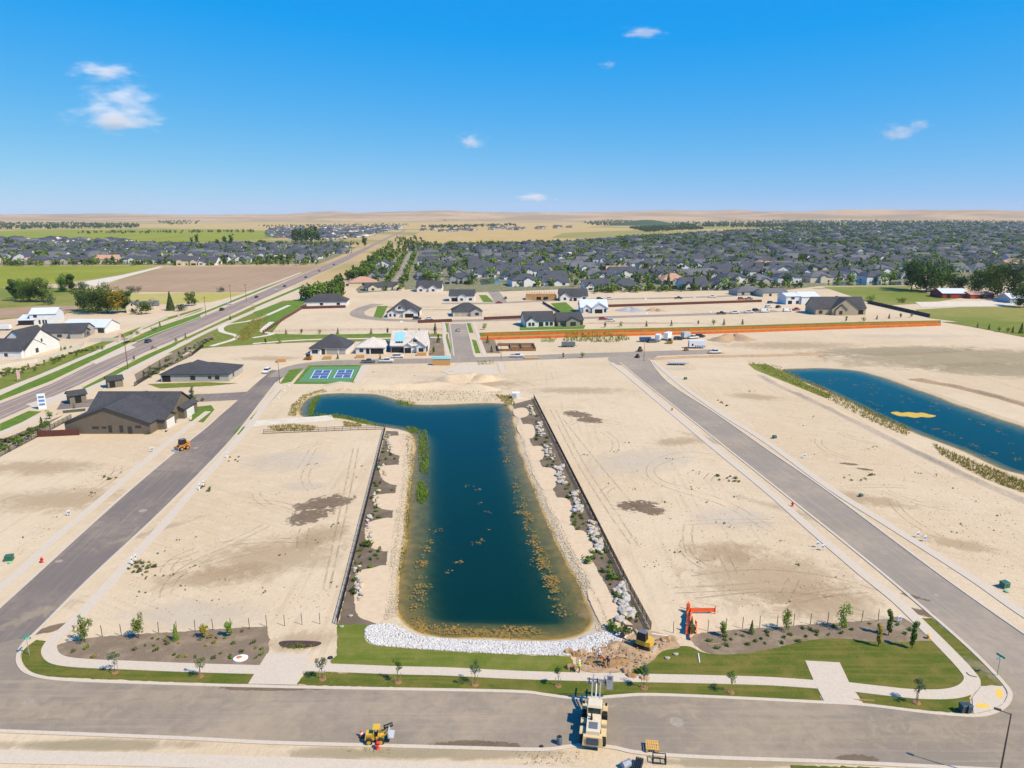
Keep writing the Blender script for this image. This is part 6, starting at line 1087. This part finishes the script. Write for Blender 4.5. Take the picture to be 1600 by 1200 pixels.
# ------------------------------------------------------------------ vehicles and machines
def paint(name, c, rough=.35): return M(name, c, rough, tuple(v * .92 for v in c), 1, spec=.5)
PWH, PBK, PBL, PRD, PSV, PGY = paint('paint_white', (.72, .72, .72)), paint('paint_black', (.02, .02, .022)), paint('paint_blue', (.035, .07, .16)), paint('paint_red', (.35, .02, .03)), paint('paint_silver', (.42, .44, .46)), paint('paint_grey', (.13, .14, .15))
TYRE = M('tyre_rubber', (.018, .018, .018), .85, (.035, .033, .03), 6); RIM = M('wheel_rim', (.4, .4, .4), .4); LIGHT = M('lamp_glass', (.75, .75, .7), .2); TAIL = M('tail_red', (.4, .01, .01), .3)
def wheel(t, x, y, r, w, rim=RIM, z=None, name='wheel'):
    z = r if z is None else z; o = MB().tube((x, y - w / 2, z), (x, y + w / 2, z), r, n=16).build(name, TYRE, t); MB().tube((x, y - w / 2 - .02, z), (x, y + w / 2 + .02, z), r * .58, n=12).build('rim', rim, o); return o
CARP = {}
def make_car(kind, pt):
    t = bpy.data.objects.new('x', None); link(t); L = {'sedan': 4.7, 'suv': 4.8, 'pickup': 5.8, 'van': 5.6}[kind]; w = .93
    prof = {'sedan': [(-2.35, .35), (-2.35, .85), (-2.2, .98), (-1.3, 1.0), (1.0, .98), (2.1, .85), (2.33, .7), (2.35, .35)], 'suv': [(-2.4, .4), (-2.4, 1.05), (1.1, 1.1), (2.2, 1.0), (2.4, .8), (2.4, .4)], 'pickup': [(-2.9, .55), (-2.9, 1.15), (1.35, 1.15), (2.7, 1.08), (2.9, .85), (2.9, .5)], 'van': [(-2.8, .4), (-2.8, 1.3), (1.6, 1.3), (2.6, 1.05), (2.8, .8), (2.8, .4)]}[kind]
    MB().prism(prof, -w, w).build('body', pt, t)
    cab = {'sedan': (-1.75, 1.15, .98, 1.43, .75, .65), 'suv': (-2.3, 1.15, 1.08, 1.75, .25, .6), 'pickup': (-.9, 1.4, 1.13, 1.85, .2, .55), 'van': (-2.7, 1.7, 1.28, 2.2, .1, .6)}[kind]; x0, x1, z0, z1, i0, i1 = cab
    MB().taper(x0, x1, -w + .04, w - .04, z0, z1 - .04, i0, i1, .14).build('windows', GLASS if kind != 'van' else pt, t); MB().box(x0 + i0 - .02, x1 - i1 + .02, -w + .17, w - .17, z1 - .04, z1 + .03).build('roof', pt, t)
    if kind == 'van': MB().taper(.7, 1.75, -w + .02, w - .02, 1.35, 2.1, .2, .5, .13).build('windscreen', GLASS, t)
    if kind == 'pickup': MB().box(-2.8, -1.0, -.75, .75, 1.1, 1.17).build('truck_bed', DARK, t)
    for x in (-L / 2 + .85, L / 2 - .9):
        for y in (-w + .08, w - .08): wheel(t, x, y, .36, .24)
    for y in (-.65, .65): MB().box(L / 2 - .06, L / 2 + .01, y - .18, y + .18, .68, .85).build('headlight', LIGHT, t); MB().box(-L / 2 - .015, -L / 2 + .05, y - .15, y + .15, .75, .95).build('tail_light', TAIL, t)
    return t
def car(kind, pt, x, y, rz, label, group='parked and driving vehicles'):
    key = (kind, pt.name)
    if key not in CARP: CARP[key] = make_car(kind, pt); o = CARP[key]
    else: o = copy_tree(CARP[key])
    o.name = {'sedan': 'car', 'suv': 'car', 'pickup': 'pickup_truck', 'van': 'van'}[kind]; o.location = at(x, y, .03); o.rotation_euler = (0, 0, rz); tag(o, label, {'sedan': 'car', 'suv': 'car', 'pickup': 'truck', 'van': 'van'}[kind], group)
AR = math.atan2(*(lambda d: (d.y, d.x))(at(312, 505) - at(210, 546)))
for a in (('suv', PWH, 417, 582, GRID + 4.6, 'white car at the top of the left street'), ('pickup', PGY, 576, 567, .05, 'dark truck parked across from the sport courts'), ('pickup', PWH, 604, 566, .05, 'white pickup parked behind the dark truck'), ('suv', PWH, 622, 559, .05, 'white car in front of the tall unfinished house'), ('sedan', PSV, 716, 517, GRID + 1.57, 'silver car driving down the side street'), ('suv', PBK, 652, 499, .05, 'dark car beside the white two-gable house'), ('sedan', PWH, 671, 499, .05, 'white car behind the dark one at the street bend'), ('suv', PBL, 232, 535, AR, 'dark blue car nearest on the main road'), ('suv', PBK, 347, 485, AR, 'black car on the upper main road'), ('suv', PWH, 358, 476, AR, 'white car ahead of the black one on main road'), ('sedan', PBK, 401, 465, AR, 'dark car just below the brown field corner'), ('sedan', PWH, 431, 454, AR, 'white car on main road beside the terracotta house'), ('sedan', PBL, 445, 448, AR, 'blue car on main road beyond the white one'), ('sedan', PBK, 478, 434, AR, 'dark car on main road beside the tree belt'), ('sedan', PRD, 499, 424, AR, 'small red car far up the main road'), ('sedan', PBK, 522, 414, AR, 'farthest dark car on the main road'), ('sedan', PRD, 780, 474, .05, 'red car on the rear street'), ('suv', PGY, 790, 467, 1.6, 'grey car on the rear side street'),
          ('suv', PRD, 942, 500, .05, 'dark red car below the white unfinished house'), ('suv', PWH, 955, 502, .05, 'white car right of the dark red car'), ('pickup', PBK, 1127, 491, .03, 'black truck first in the row of site vehicles'), ('pickup', PWH, 1148, 490, .03, 'white truck second in the row of site vehicles'), ('pickup', PWH, 1170, 489, .03, 'white truck third in the row of site vehicles'), ('suv', PBK, 1181, 486, .4, 'dark car fourth in the row of site vehicles'), ('van', PWH, 1195, 488, .03, 'white van last in the row of site vehicles'), ('suv', PBK, 937, 468, .03, 'dark car on the rear street'), ('suv', PWH, 953, 468, .03, 'white car on the rear street'), ('pickup', PBK, 1060, 467, .03, 'dark truck alone on the rear street'), ('pickup', PWH, 1113, 465, .03, 'white truck on the rear street end'), ('van', PWH, 1230, 487, .2, 'white van in front of the wrapped house'), ('pickup', PRD, 1244, 485, .5, 'red truck beside the wrapped house'), ('suv', PBK, 1216, 481, .8, 'dark car left of the white van'), ('suv', PBL, 1204, 474, .4, 'blue car beside the cream house'), ('suv', PWH, 1201, 481, .2, 'white car between the site vehicles'), ('suv', PRD, 1158, 468, .2, 'red car below the grey hip house'), ('pickup', PGY, 1170, 468, .2, 'grey truck below the grey hip house'), ('pickup', PWH, 1117, 552, .1, 'white pickup on the sand right of the site office'), ('pickup', PWH, 808, 558, .05, 'white pickup beside the timber foundation'), ('pickup', PBL, 1268, 487, .1, 'blue truck beside the beige house')): car(*a)
def trailer(x, y, rz, L, h, mt, label, name='trailer', ex=None):
    t = thing(name, label, 'trailer', at(x, y), rz); MB().box(-L / 2, L / 2, -1.15, 1.15, .75, .75 + h).build('box', mt, t); MB().box(-L / 2 - .05, L / 2 + .05, -1.2, 1.2, .6, .748).build('chassis', BLK, t)
    for s in (-1, 1):
        for k in (-.4, .5): wheel(t, k, s * 1.0, .38, .22)
    MB().tube((L / 2, 0, .55), (L / 2 + 1.3, 0, .5), .07, n=6).build('hitch', BLK, t)
    if ex: ex(t, L)
    return t
def office(t, L):
    MB().box(-L / 2 - .03, -L / 2 + .2, -.8, .8, .9, 2.6).build('door', PBL, t); MB().box(-L / 2 + 1.2, -L / 2 + 2, -1.19, -1.151, 1.3, 2.3).build('window', GLASS, t)
    for k in range(6): MB().box(-1 + k * .8, -.5 + k * .8, -1.19, -1.151, .9, 1.5).build('lettering', PRD if k < 2 else SBL, t)
trailer(1088, 544, .03, 7.4, 3.0, PWH, 'white site office trailer with red and blue lettering', 'site_office', office); trailer(1028, 533, 1.2, 5, 2.6, PWH, 'left of two white box trailers on the sand'); trailer(1043, 531, 1.0, 6, 3.0, PWH, 'taller right one of two white box trailers'); trailer(1008, 534, .05, 5.4, 1.5, PBL, 'dark low trailer left of the white box trailers'); trailer(1071, 529, .6, 4.6, 2.6, PSV, 'pale grey trailer behind the site office'); trailer(888, 542, .05, 6.2, 1.6, PGY, 'dark dumpster trailer beside the tall weeds', 'dump_trailer'); trailer(1058, 570, -.05, 7, .3, PSV, 'silver flat trailer near the right street top', 'flat_trailer'); trailer(8, 516, .05, 6, 2.2, PWH, 'white trailer at the left edge behind white houses')
car('pickup', PWH, 1083, 529, .4, 'white truck behind the site office'); car('suv', PBK, 1094, 527, .2, 'dark car behind the site office'); car('suv', PBK, 1060, 531, .2, 'dark car between the trailers'); car('suv', PGY, 1020, 535, .2, 'grey car left of the white trailers')
def stack(x, y, rz, label, L=4.5, n=4, tarp=None):
    t = thing('lumber_stack', label, 'lumber', at(x, y), rz, 'orange lumber stacks')
    for k in range(n):
        for j in range(4): MB().box(-L / 2, L / 2, -1.1 + j * .55, -1.1 + j * .55 + .5, .12 + k * .42, .12 + k * .42 + .38).build('bundle', OSB, t)
    if tarp: MB().taper(-L / 2 - .3, L / 2 + .3, -1.3, 1.3, .14 + n * .42, .7 + n * .42, .6, .6, .4).build('cover', tarp, t)
stack(440, 565, .1, 'orange lumber stack in front of the charcoal hip house', 3.6, 3); stack(512, 561, .1, 'orange lumber stack before the grey garage doors', 3.4, 3); stack(563, 559, .1, 'orange lumber stack before the open dark garage', 3.4, 3); stack(659, 555, .1, 'orange lumber stack before the twin-gable house', 4, 3); stack(690, 570, .03, 'long orange lumber stack under a turquoise cover', 7.2, 6, M('turquoise_tarp', (.12, .42, .46), .6, (.15, .5, .52), 1)); stack(100, 508, .1, 'orange lumber heap beside the white unfinished house', 6, 2); stack(125, 507, .1, 'orange lumber heap right of the white unfinished house', 6, 2); stack(830, 560, .05, 'flat tan lumber load on the cross street', 6, 1)
CY = M('machine_yellow', (.62, .38, .04), .5, (.52, .32, .04), 3); CB_ = M('machine_cream', (.62, .46, .23), .55, (.54, .39, .19), 2); CRM2 = M('machine_pale', (.64, .55, .40), .55, (.56, .47, .33), 2); STL = M('grey_steel', (.28, .29, .3), .5, (.2, .2, .2), 3)
# big wheel loader with raised forks
p0 = at(927, 1150); t = thing('wheel_loader', 'big cream wheel loader with raised forks on the front street', 'loader', p0, -.17); t.scale = (.93,) * 3
MB().taper(-.95, .95, -2.2, 1.3, 1.0, 2.35, .12, .12, .1).build('engine_hood', CRM2, t); MB().taper(-1.25, 1.25, -2.7, -1.7, .7, 1.9, .1, .1, .1).build('counterweight', CB_, t)
MB().box(-.75, .75, -2.76, -2.7, .95, 1.85).build('radiator_grille', M('grille_dark', (.06, .075, .11), .5), t); MB().box(-.55, .55, -1.6, -.4, 2.352, 2.4).build('hood_vent', PGY, t); MB().tube((-.3, .5, 2.3), (-.3, .5, 3.2), .1, n=8).build('exhaust', BLK, t); MB().tube((-.3, .05, 2.3), (-.3, .05, 2.75), .16, n=8).build('air_intake', BLK, t)
MB().taper(-.85, .85, 1.2, 2.7, 1.5, 3.25, .08, .08, .12).build('cab_windows', M('cab_glass', (.02, .06, .05), .1), t); rf = MB().taper(-.95, .95, 1.1, 2.85, 3.25, 3.5, .12, .12, .14).build('cab_roof', CRM2, t)
for s in (-1, 1):
    for y in (1.22, 2.66): MB().box(s * .86 - .06, s * .86 + .06, y - .06, y + .06, 1.5, 3.25).build('cab_pillar', CB_, t)
    MB().hexa([(s * .95 - .0, .2, 1.55), (s * 1.65, .2, 1.55), (s * 1.65, 1.1, 1.55), (s * .95, 1.1, 1.55)] if s > 0 else [(-1.65, .2, 1.55), (-.95, .2, 1.55), (-.95, 1.1, 1.55), (-1.65, 1.1, 1.55)], [(min(s * .95, s * 1.65), .25, 1.72), (max(s * .95, s * 1.65), .25, 1.72), (max(s * .95, s * 1.65), 1.05, 1.72), (min(s * .95, s * 1.65), 1.05, 1.72)]).build('step_platform', CB_, t)
    for y in (-1.15, 3.55):
        o = MB().tube((s * 1.05, y, .82), (s * 1.65, y, .82), .82, n=20).build('wheel', TYRE, t); MB().tube((s * 1.0, y, .82), (s * 1.68, y, .82), .42, n=14).build('rim', CB_, o)
        for k in range(14):
            a = k * math.pi / 7; MB().box(min(s * 1.06, s * 1.64), max(s * 1.06, s * 1.64), -.07, .07, .8, .87, 0, Matrix.Translation((0, y, .82)) @ Matrix.Rotation(a, 4, 'X')).build('tread', TYRE, o)
        MB().hexa([(min(s * 1.02, s * 1.66), y - .7, 1.62), (max(s * 1.02, s * 1.66), y - .7, 1.62), (max(s * 1.02, s * 1.66), y + .7, 1.62), (min(s * 1.02, s * 1.66), y + .7, 1.62)], [(min(s * 1.02, s * 1.66), y - .6, 1.76), (max(s * 1.02, s * 1.66), y - .6, 1.76), (max(s * 1.02, s * 1.66), y + .6, 1.76), (min(s * 1.02, s * 1.66), y + .6, 1.76)]).build('fender', CB_, t)
    MB().tube((s * .95, 2.7, 2.6), (s * 1.45, 2.9, 2.65), .03, n=5).build('mirror_arm', BLK, t); MB().box(s * 1.45 - .14, s * 1.45 + .14, 2.86, 2.92, 2.4, 2.8).build('mirror', BLK, t)
    MB().hexa([(s * .5 - .09, 3.0, 1.7), (s * .5 + .09, 3.0, 1.7), (s * .5 + .09, 3.1, 2.1), (s * .5 - .09, 3.1, 2.1)], [(s * .55 - .09, 6.0, 3.3), (s * .55 + .09, 6.0, 3.3), (s * .55 + .09, 5.9, 3.65), (s * .55 - .09, 5.9, 3.65)]).build('lift_arm', STL, t)
    MB().tube((s * .42, 2.9, 1.2), (s * .5, 4.6, 2.5), .09, n=8).build('hydraulic_cylinder', PSV, t)
MB().box(-.8, .8, 2.7, 4.3, .75, 1.55).build('front_frame', CB_, t); MB().tube((0, 3.1, 2.0), (0, 5.7, 3.5), .1, n=8).build('tilt_cylinder', PSV, t); MB().box(-.4, .4, 1.3, 2.7, .7, 1.4).build('articulation_joint', BLK, t)
cg_ = MB(); cg_.box(-1.3, 1.3, 6.0, 6.14, 3.15, 3.4); cg_.box(-1.3, 1.3, 6.0, 6.14, 3.75, 3.95); cg_.build('fork_carriage', STL, t)
for s in (-1, .1, 1.2): MB().box(s * 1.0 - .08, s * 1.0 + .08, 6.0, 6.16, 3.1, 4.0).build('carriage_upright', BLK, t)
for s in (-.5, 1.0): o = MB(); o.box(s - .09, s + .09, 6.15, 6.28, 3.05, 4.0); o.box(s - .09, s + .09, 6.28, 8.2, 3.02, 3.12); o.build('fork', STL, t)
o = thing('hanging_slab', 'pale grey slab hanging on the right loader fork', 'slab', p0 + Vector((2.75, 6.5, 0)), -.1); MB().box(-.4, .4, -.2, .05, 1.6, 3.6).build('slab', M('slab_grey', (.42, .43, .45), .7), o); MB().tube((0, 0, 3.6), (0, 0, 4.1), .03, n=5).build('sling', BLK, o); MB().box(-.2, .2, -.22, -.201, 3.0, 3.45).build('mark', PGY, o)
# compact yellow loader
t = thing('compact_loader', 'small yellow articulated loader at the lower kerb', 'loader', at(587, 1158), .05); t.scale = (.8, .8, .8)
for x in (-.85, .85):
    for y in (-.75, .75): wheel(t, x, y, .52, .42, CY)
MB().taper(-1.5, -.1, -.6, .6, .65, 1.55, .15, .1, .1).build('engine_hood', CY, t); MB().box(.1, 1.3, -.5, .5, .6, 1.0).build('front_frame', CY, t); MB().box(-.3, .3, -.3, .3, .5, .9).build('articulation_joint', BLK, t); MB().box(-.15, .35, -.3, .3, 1.0, 1.35).build('seat', BLK, t); MB().box(.25, .35, -.3, .3, 1.35, 1.8).build('seat_back', BLK, t)
for s in (-1, 1):
    MB().tube((-.2, s * .55, 1.0), (-.1, s * .5, 2.4), .05, n=6).build('roll_bar', CY, t); MB().tube((.75, s * .52, 1.0), (.6, s * .5, 2.4), .05, n=6).build('roll_bar', CY, t); MB().hexa([(.6, s * .45 - .06, 1.0), (.8, s * .45 - .06, .9), (.8, s * .45 + .06, .9), (.6, s * .45 + .06, 1.0)], [(1.9, s * .45 - .06, 1.75), (2.05, s * .45 - .06, 1.6), (2.05, s * .45 + .06, 1.6), (1.9, s * .45 + .06, 1.75)]).build('lift_arm', CY, t)
MB().box(-.3, .75, -.62, .62, 2.4, 2.46).build('canopy', CY, t); MB().prism([(1.9, 1.0), (2.7, 1.0), (2.75, 1.1), (2.1, 1.2), (2.0, 1.9), (1.9, 1.9)], -.8, .8).build('bucket', PSV, t); MB().tube((1.2, .9, 1.6), (2.3, 1.6, 1.5), .3, n=12).build('auger_drum', BLK, t); MB().box(-1.2, -.5, -.61, -.6, .9, 1.3).build('side_vent', M('vent_orange', (.5, .26, .03), .6), t)
t = thing('traffic_cone', 'orange cone beside the small yellow loader', 'cone', at(565, 1151), 0); MB().lathe([(.2, .04), (.05, .75), (.03, .78)], 12).build('cone', BOR, t); MB().box(-.25, .25, -.25, .25, 0, .04).build('base', BLK, t); MB().lathe([(.145, .3), (.11, .48)], 12).build('band', WHITE, t); t.scale = (1.3,) * 3
# mini excavator
t = thing('mini_excavator', 'yellow mini excavator digging at the pond corner', 'excavator', at(1006, 1011), 2.55)
for s in (-1, 1): MB().prism([(-1.3, .12), (-1.1, 0), (1.1, 0), (1.3, .12), (1.3, .4), (1.1, .52), (-1.1, .52), (-1.3, .4)], s * .8 - .2, s * .8 + .2).build('track', TYRE, t)
MB().box(-.6, .6, -.6, .6, .4, .65).build('undercarriage', BLK, t); MB().tube((0, 0, .6), (0, 0, .75), .5, n=14).build('turntable', BLK, t)
m = MB(); pr = [(-1.35, -.3), (-1.2, -.75), (-.5, -.95), (.9, -.95), (.9, .9), (-.5, .95), (-1.2, .75), (-1.35, .3)]; n = len(pr); m.v = [(x, y, .75) for x, y in pr] + [(x * .97, y * .97, 1.45) for x, y in pr]; m.f = [list(range(n - 1, -1, -1)), list(range(n, 2 * n))] + [[k, (k + 1) % n, n + (k + 1) % n, n + k] for k in range(n)]; m.mi = [0] * len(m.f); m.build('counterweight_body', CY, t)
MB().taper(-.55, .85, -.1, .9, 1.45, 2.6, .08, .2, .06).build('cab', BLK, t); MB().box(-.5, .7, 0, .82, 2.6, 2.68).build('cab_roof', PGY, t); MB().taper(.2, .88, -.08, .88, 1.6, 2.45, .05, .16, .04).build('windscreen', GLASS, t)
bo = MB(); bo.tube((.9, -.3, 1.0), (2.0, -.3, 2.5), .17, .15, 8); bo.tube((2.0, -.3, 2.5), (3.2, -.3, 2.2), .15, .12, 8); bo.build('boom', M('boom_brown', (.2, .13, .06), .6), t); MB().tube((3.2, -.3, 2.25), (3.5, -.3, .8), .12, .09, 8).build('stick', M('boom_brown'), t); MB().prism([(3.3, .85), (3.8, .8), (3.75, .2), (3.3, .1), (3.1, .5)], -.6, 0).build('bucket', M('bucket_rust', (.16, .09, .05), .7), t); MB().tube((1.0, -.3, .8), (1.9, -.3, 1.9), .06, n=6).build('hydraulic_cylinder', PSV, t)
MB().box(-1.75, -1.65, -.95, .95, .05, .5).build('dozer_blade', PSV, t); MB().box(-1.7, -1.2, -.5, .5, .2, .35).build('blade_arm', STL, t)
def skid(x, y, rz, label, mt, s=1.0):
    t = thing('skid_steer', label, 'loader', at(x, y), rz); t.scale = (s,) * 3
    for a in (-.6, .6):
        for b in (-.75, .75): wheel(t, a, b, .42, .32, mt)
    MB().taper(-1.35, .9, -.58, .58, .4, 1.1, .1, .1, .05).build('body', mt, t); MB().box(-1.3, -.7, -.55, .55, 1.1, 1.5).build('engine_cover', mt, t); MB().taper(-.65, .7, -.5, .5, 1.1, 2.1, .05, .15, .05).build('cab', BLK, t); MB().box(-.6, .5, -.47, .47, 2.1, 2.18).build('cab_roof', PGY, t)
    for q in (-1, 1): MB().hexa([(-1.2, q * .68 - .06, 1.5), (-1.0, q * .68 - .06, 1.3), (-1.0, q * .68 + .06, 1.3), (-1.2, q * .68 + .06, 1.5)], [(1.2, q * .68 - .06, .8), (1.3, q * .68 - .06, .6), (1.3, q * .68 + .06, .6), (1.2, q * .68 + .06, .8)]).build('lift_arm', mt, t)
    MB().prism([(1.25, .05), (2.0, .05), (1.95, .12), (1.4, .2), (1.35, .75), (1.25, .75)], -.9, .9).build('bucket', STL, t)
ORM = M('machine_orange', (.62, .25, .04), .5, (.5, .2, .04), 3)
skid(286, 702, GRID + 3.9, 'orange skid steer parked on the left street', ORM, 1.3); skid(1000, 549, 1.0, 'brown skid steer at the top of the right street', M('machine_brown', (.25, .12, .06), .6)); skid(996, 559, 2.0, 'dark skid steer nearest the right street top', M('machine_dark', (.12, .06, .05), .6), .8); skid(1046, 537, 3.0, 'yellow skid steer in front of the white trailers', CY, 1.2); skid(1072, 548, .5, 'small orange skid steer left of the site office', ORM, .8); skid(482, 562, 3.1, 'tan skid steer left of the lumber stacks', ORM, 1.2)
for (x, y) in ((902, 499), (627, 503), (1010, 490), (1110, 488), (1009, 467), (1085, 465)):
    o = MB(); o.taper(-.9, .9, -.6, .6, 0, .5, .2, .2, .1); b = o.build('concrete_block', WHITE); b.location = at(x, y); tag(b, 'small white block on the verge of a rear street', 'block', 'white blocks along the rear streets')
# ------------------------------------------------------------------ workers
def person(x, y, rz, label, shirt, trousers, hat, bend=0.0):
    J = {'pelvis': (0, 0, .95), 'chest': (0, .25 * bend, 1.32 - .1 * bend), 'neck': (0, .38 * bend, 1.5 - .18 * bend), 'head': (0, .45 * bend, 1.62 - .2 * bend), 'top': (0, .47 * bend, 1.74 - .22 * bend)}
    V = list(J.values()); E = [(0, 1), (1, 2), (2, 3), (3, 4)]; Rr = [.15, .165, .06, .095, .08]; base = (0, .3 * bend, 1.42 - .14 * bend)
    def chain(root, pts, rs_):
        i = root
        for p, r in zip(pts, rs_): V.append(p); Rr.append(r); E.append((i, len(V) - 1)); i = len(V) - 1
    for s in (-1, 1):
        chain(0, [(s * .1, 0, .88), (s * .12, .04 * s, .48), (s * .13, -.03 * s, .09), (s * .14, .12 - .03 * s, .05)], [.1, .065, .045, .04])
        q = Vector(base); chain(1, [tuple(q + Vector((s * .2, 0, 0))), tuple(q + Vector((s * .26, .08, -.28))), tuple(q + Vector((s * .2, .28, -.44))), tuple(q + Vector((s * .18, .37, -.48)))], [.07, .05, .038, .032])
        w = len(V) - 1; b = Vector(V[w])
        for f in range(4): chain(w, [tuple(b + Vector(((f - 1.5) * .022, .06, -.01))), tuple(b + Vector(((f - 1.5) * .024, .09 - .008 * abs(f - 1.5), -.05)))], [.011, .009])
        chain(w, [tuple(b + Vector((-s * .05, .04, 0)))], [.011])
    me = bpy.data.meshes.new('person'); me.from_pydata(V, E, []); o = bpy.data.objects.new('person', me); link(o); md = o.modifiers.new('s', 'SKIN'); md.use_smooth_shade = True
    for i, r in enumerate(Rr): me.skin_vertices[0].data[i].radius = (r, r)
    me.skin_vertices[0].data[0].use_root = True; sb = o.modifiers.new('d', 'SUBSURF'); sb.levels = sb.render_levels = 1
    dg = bpy.context.evaluated_depsgraph_get(); dg.update(); m2 = bpy.data.meshes.new_from_object(o.evaluated_get(dg)); o.modifiers.clear(); o.data = m2
    m2.materials.clear()
    for mt in (shirt, trousers, M('skin', (.42, .25, .17), .6), M('boots', (.06, .04, .03), .8)): m2.materials.append(mt)
    for f in m2.polygons: c = f.center; f.use_smooth = True; f.material_index = 3 if c.z < .12 else 1 if c.z < .98 and abs(c.x) < .24 and c.y < .24 + .2 * bend else 2 if (c.z > 1.49 - .16 * bend and abs(c.x) < .13) or (c.y > .2 + .25 * bend and abs(c.x) > .13) else 0
    hd = Vector(J['head']); MB().lathe([(.15, 0), (.125, .02), (.115, .09), (.06, .15), (.01, .16)], 12, c=(hd.x, hd.y, hd.z + .04)).build('hat', hat, o, True); MB().taper(hd.x - .018, hd.x + .018, hd.y + .085, hd.y + .125, hd.z - .05, hd.z + .02, .005, .005, .01).build('nose', M('skin'), o)
    for s in (-1, 1): MB().box(hd.x + s * .035 - .014, hd.x + s * .035 + .014, hd.y + .086, hd.y + .1, hd.z + .0, hd.z + .018).build('eye', BLK, o)
    o.location = at(x, y, .05); o.rotation_euler = (0, 0, rz); o.scale = (1.08,) * 3; tag(o, label, 'person', 'workers by the pond corner')
HV = M('hi_vis_yellow', (.55, .85, .03), .7, (.5, .8, .03), 3); WS = M('white_shirt', (.7, .7, .74), .8); OS_ = M('orange_shirt', (.75, .2, .05), .8); DB = M('denim', (.04, .06, .11), .85, (.05, .075, .13), 6); DG = M('dark_work_cloth', (.04, .05, .06), .85); TR = M('brown_trousers', (.10, .065, .04), .85)
person(905, 1051, 1.2, 'worker in bright yellow hi-vis shirt and white hat on the lawn edge', HV, DG, WHITE); person(936, 1033, 3.0, 'worker in white shirt standing on the dug soil', WS, DB, WS); person(944, 1039, 2.2, 'worker in orange shirt bending over the dug soil', OS_, TR, OS_, .9); person(950, 1043, 2.6, 'worker in dark clothes right of the orange shirt', DG, DB, DG, .3)
# ------------------------------------------------------------------ clouds and air
def cloud_mat():
    t = NT('cloud_vapour'); t.t.nodes.remove(t.b); tc = t.n('TexCoord').outputs['Object']
    ln = t.n('VectorMath', {0: tc}, operation='LENGTH').outputs['Value']
    oi = t.n('ObjectInfo').outputs['Random']
    vec = t.n('VectorMath', {0: tc, 1: t.n('CombineXYZ', {0: t.math('MULTIPLY', oi, 40)}).outputs[0]}, operation='ADD').outputs[0]
    nz = t.noise(2.1, 6, 0.62, vec)
    d = t.ramp(t.math('ADD', t.math('SUBTRACT', 0.62, ln), t.math('MULTIPLY', t.math('SUBTRACT', nz, 0.5), 2.3)), 0.0, 0.9)
    env = t.ramp(ln, 1.0, 0.7)
    dens = t.math('MULTIPLY', t.math('MULTIPLY', d, env), 0.0058)
    vol = t.n('VolumePrincipled', {'Color': (0.98, 0.98, 1, 1), 'Density': dens, 'Anisotropy': -0.35}).outputs[0]
    t.link(vol, t.out.inputs['Volume']); return t.m
CLOUD = cloud_mat(); bm = bmesh.new(); bmesh.ops.create_icosphere(bm, subdivisions=3, radius=1); cme = bpy.data.meshes.new('cloud'); bm.to_mesh(cme); bm.free(); cme.materials.append(CLOUD)
def cloud(x, y, wpx, hpx, label, dist=9000):
    dx = (x - 800) / F; dy = -(y - 600) / F; d = Vector((dx, cP + dy * sP, -sP + dy * cP)).normalized()
    o = link(bpy.data.objects.new('cloud', cme)); o.location = Vector((0, 0, CH)) + d * dist
    k = dist / F; o.scale = (wpx / 2 * k, wpx / 2.6 * k, hpx / 2 * k); tag(o, label, 'cloud', 'small clouds in the clear sky')
cloud(192, 152, 138, 56, 'upper half of the brightest puffy white cloud on the left'); cloud(176, 185, 175, 54, 'flat lower bank of the brightest white cloud on the left'); cloud(165, 112, 130, 34, 'long thin white cloud above the big left cloud', 9400)
cloud(738, 221, 76, 34, 'single soft white cloud near the middle of the sky', 11000); cloud(1005, 52, 100, 24, 'slanting wispy cloud high in the deepest blue', 10000); cloud(1400, 208, 86, 34, 'left puff of the pair of clouds on the right'); cloud(1438, 196, 50, 28, 'smaller right puff of the pair of clouds on the right', 9400)
cloud(950, 101, 44, 16, 'tiny faint wisp below the slanting high cloud', 10000); cloud(835, 309, 100, 22, 'faint low cloud just above the horizon hills', 15500)
def haze():
    t = NT('haze_air'); t.t.nodes.remove(t.b)
    vol = t.n('VolumePrincipled', {'Color': (0.72, 0.84, 0.95, 1), 'Density': 3.0e-5, 'Anisotropy': 0.0}).outputs[0]
    t.link(vol, t.out.inputs['Volume']); t.m.cycles.homogeneous_volume = True
    o = MB().box(-17500, 17500, -1500, 17500, -8, 262).build('haze', t.m); tag(o, kind='stuff')
haze()
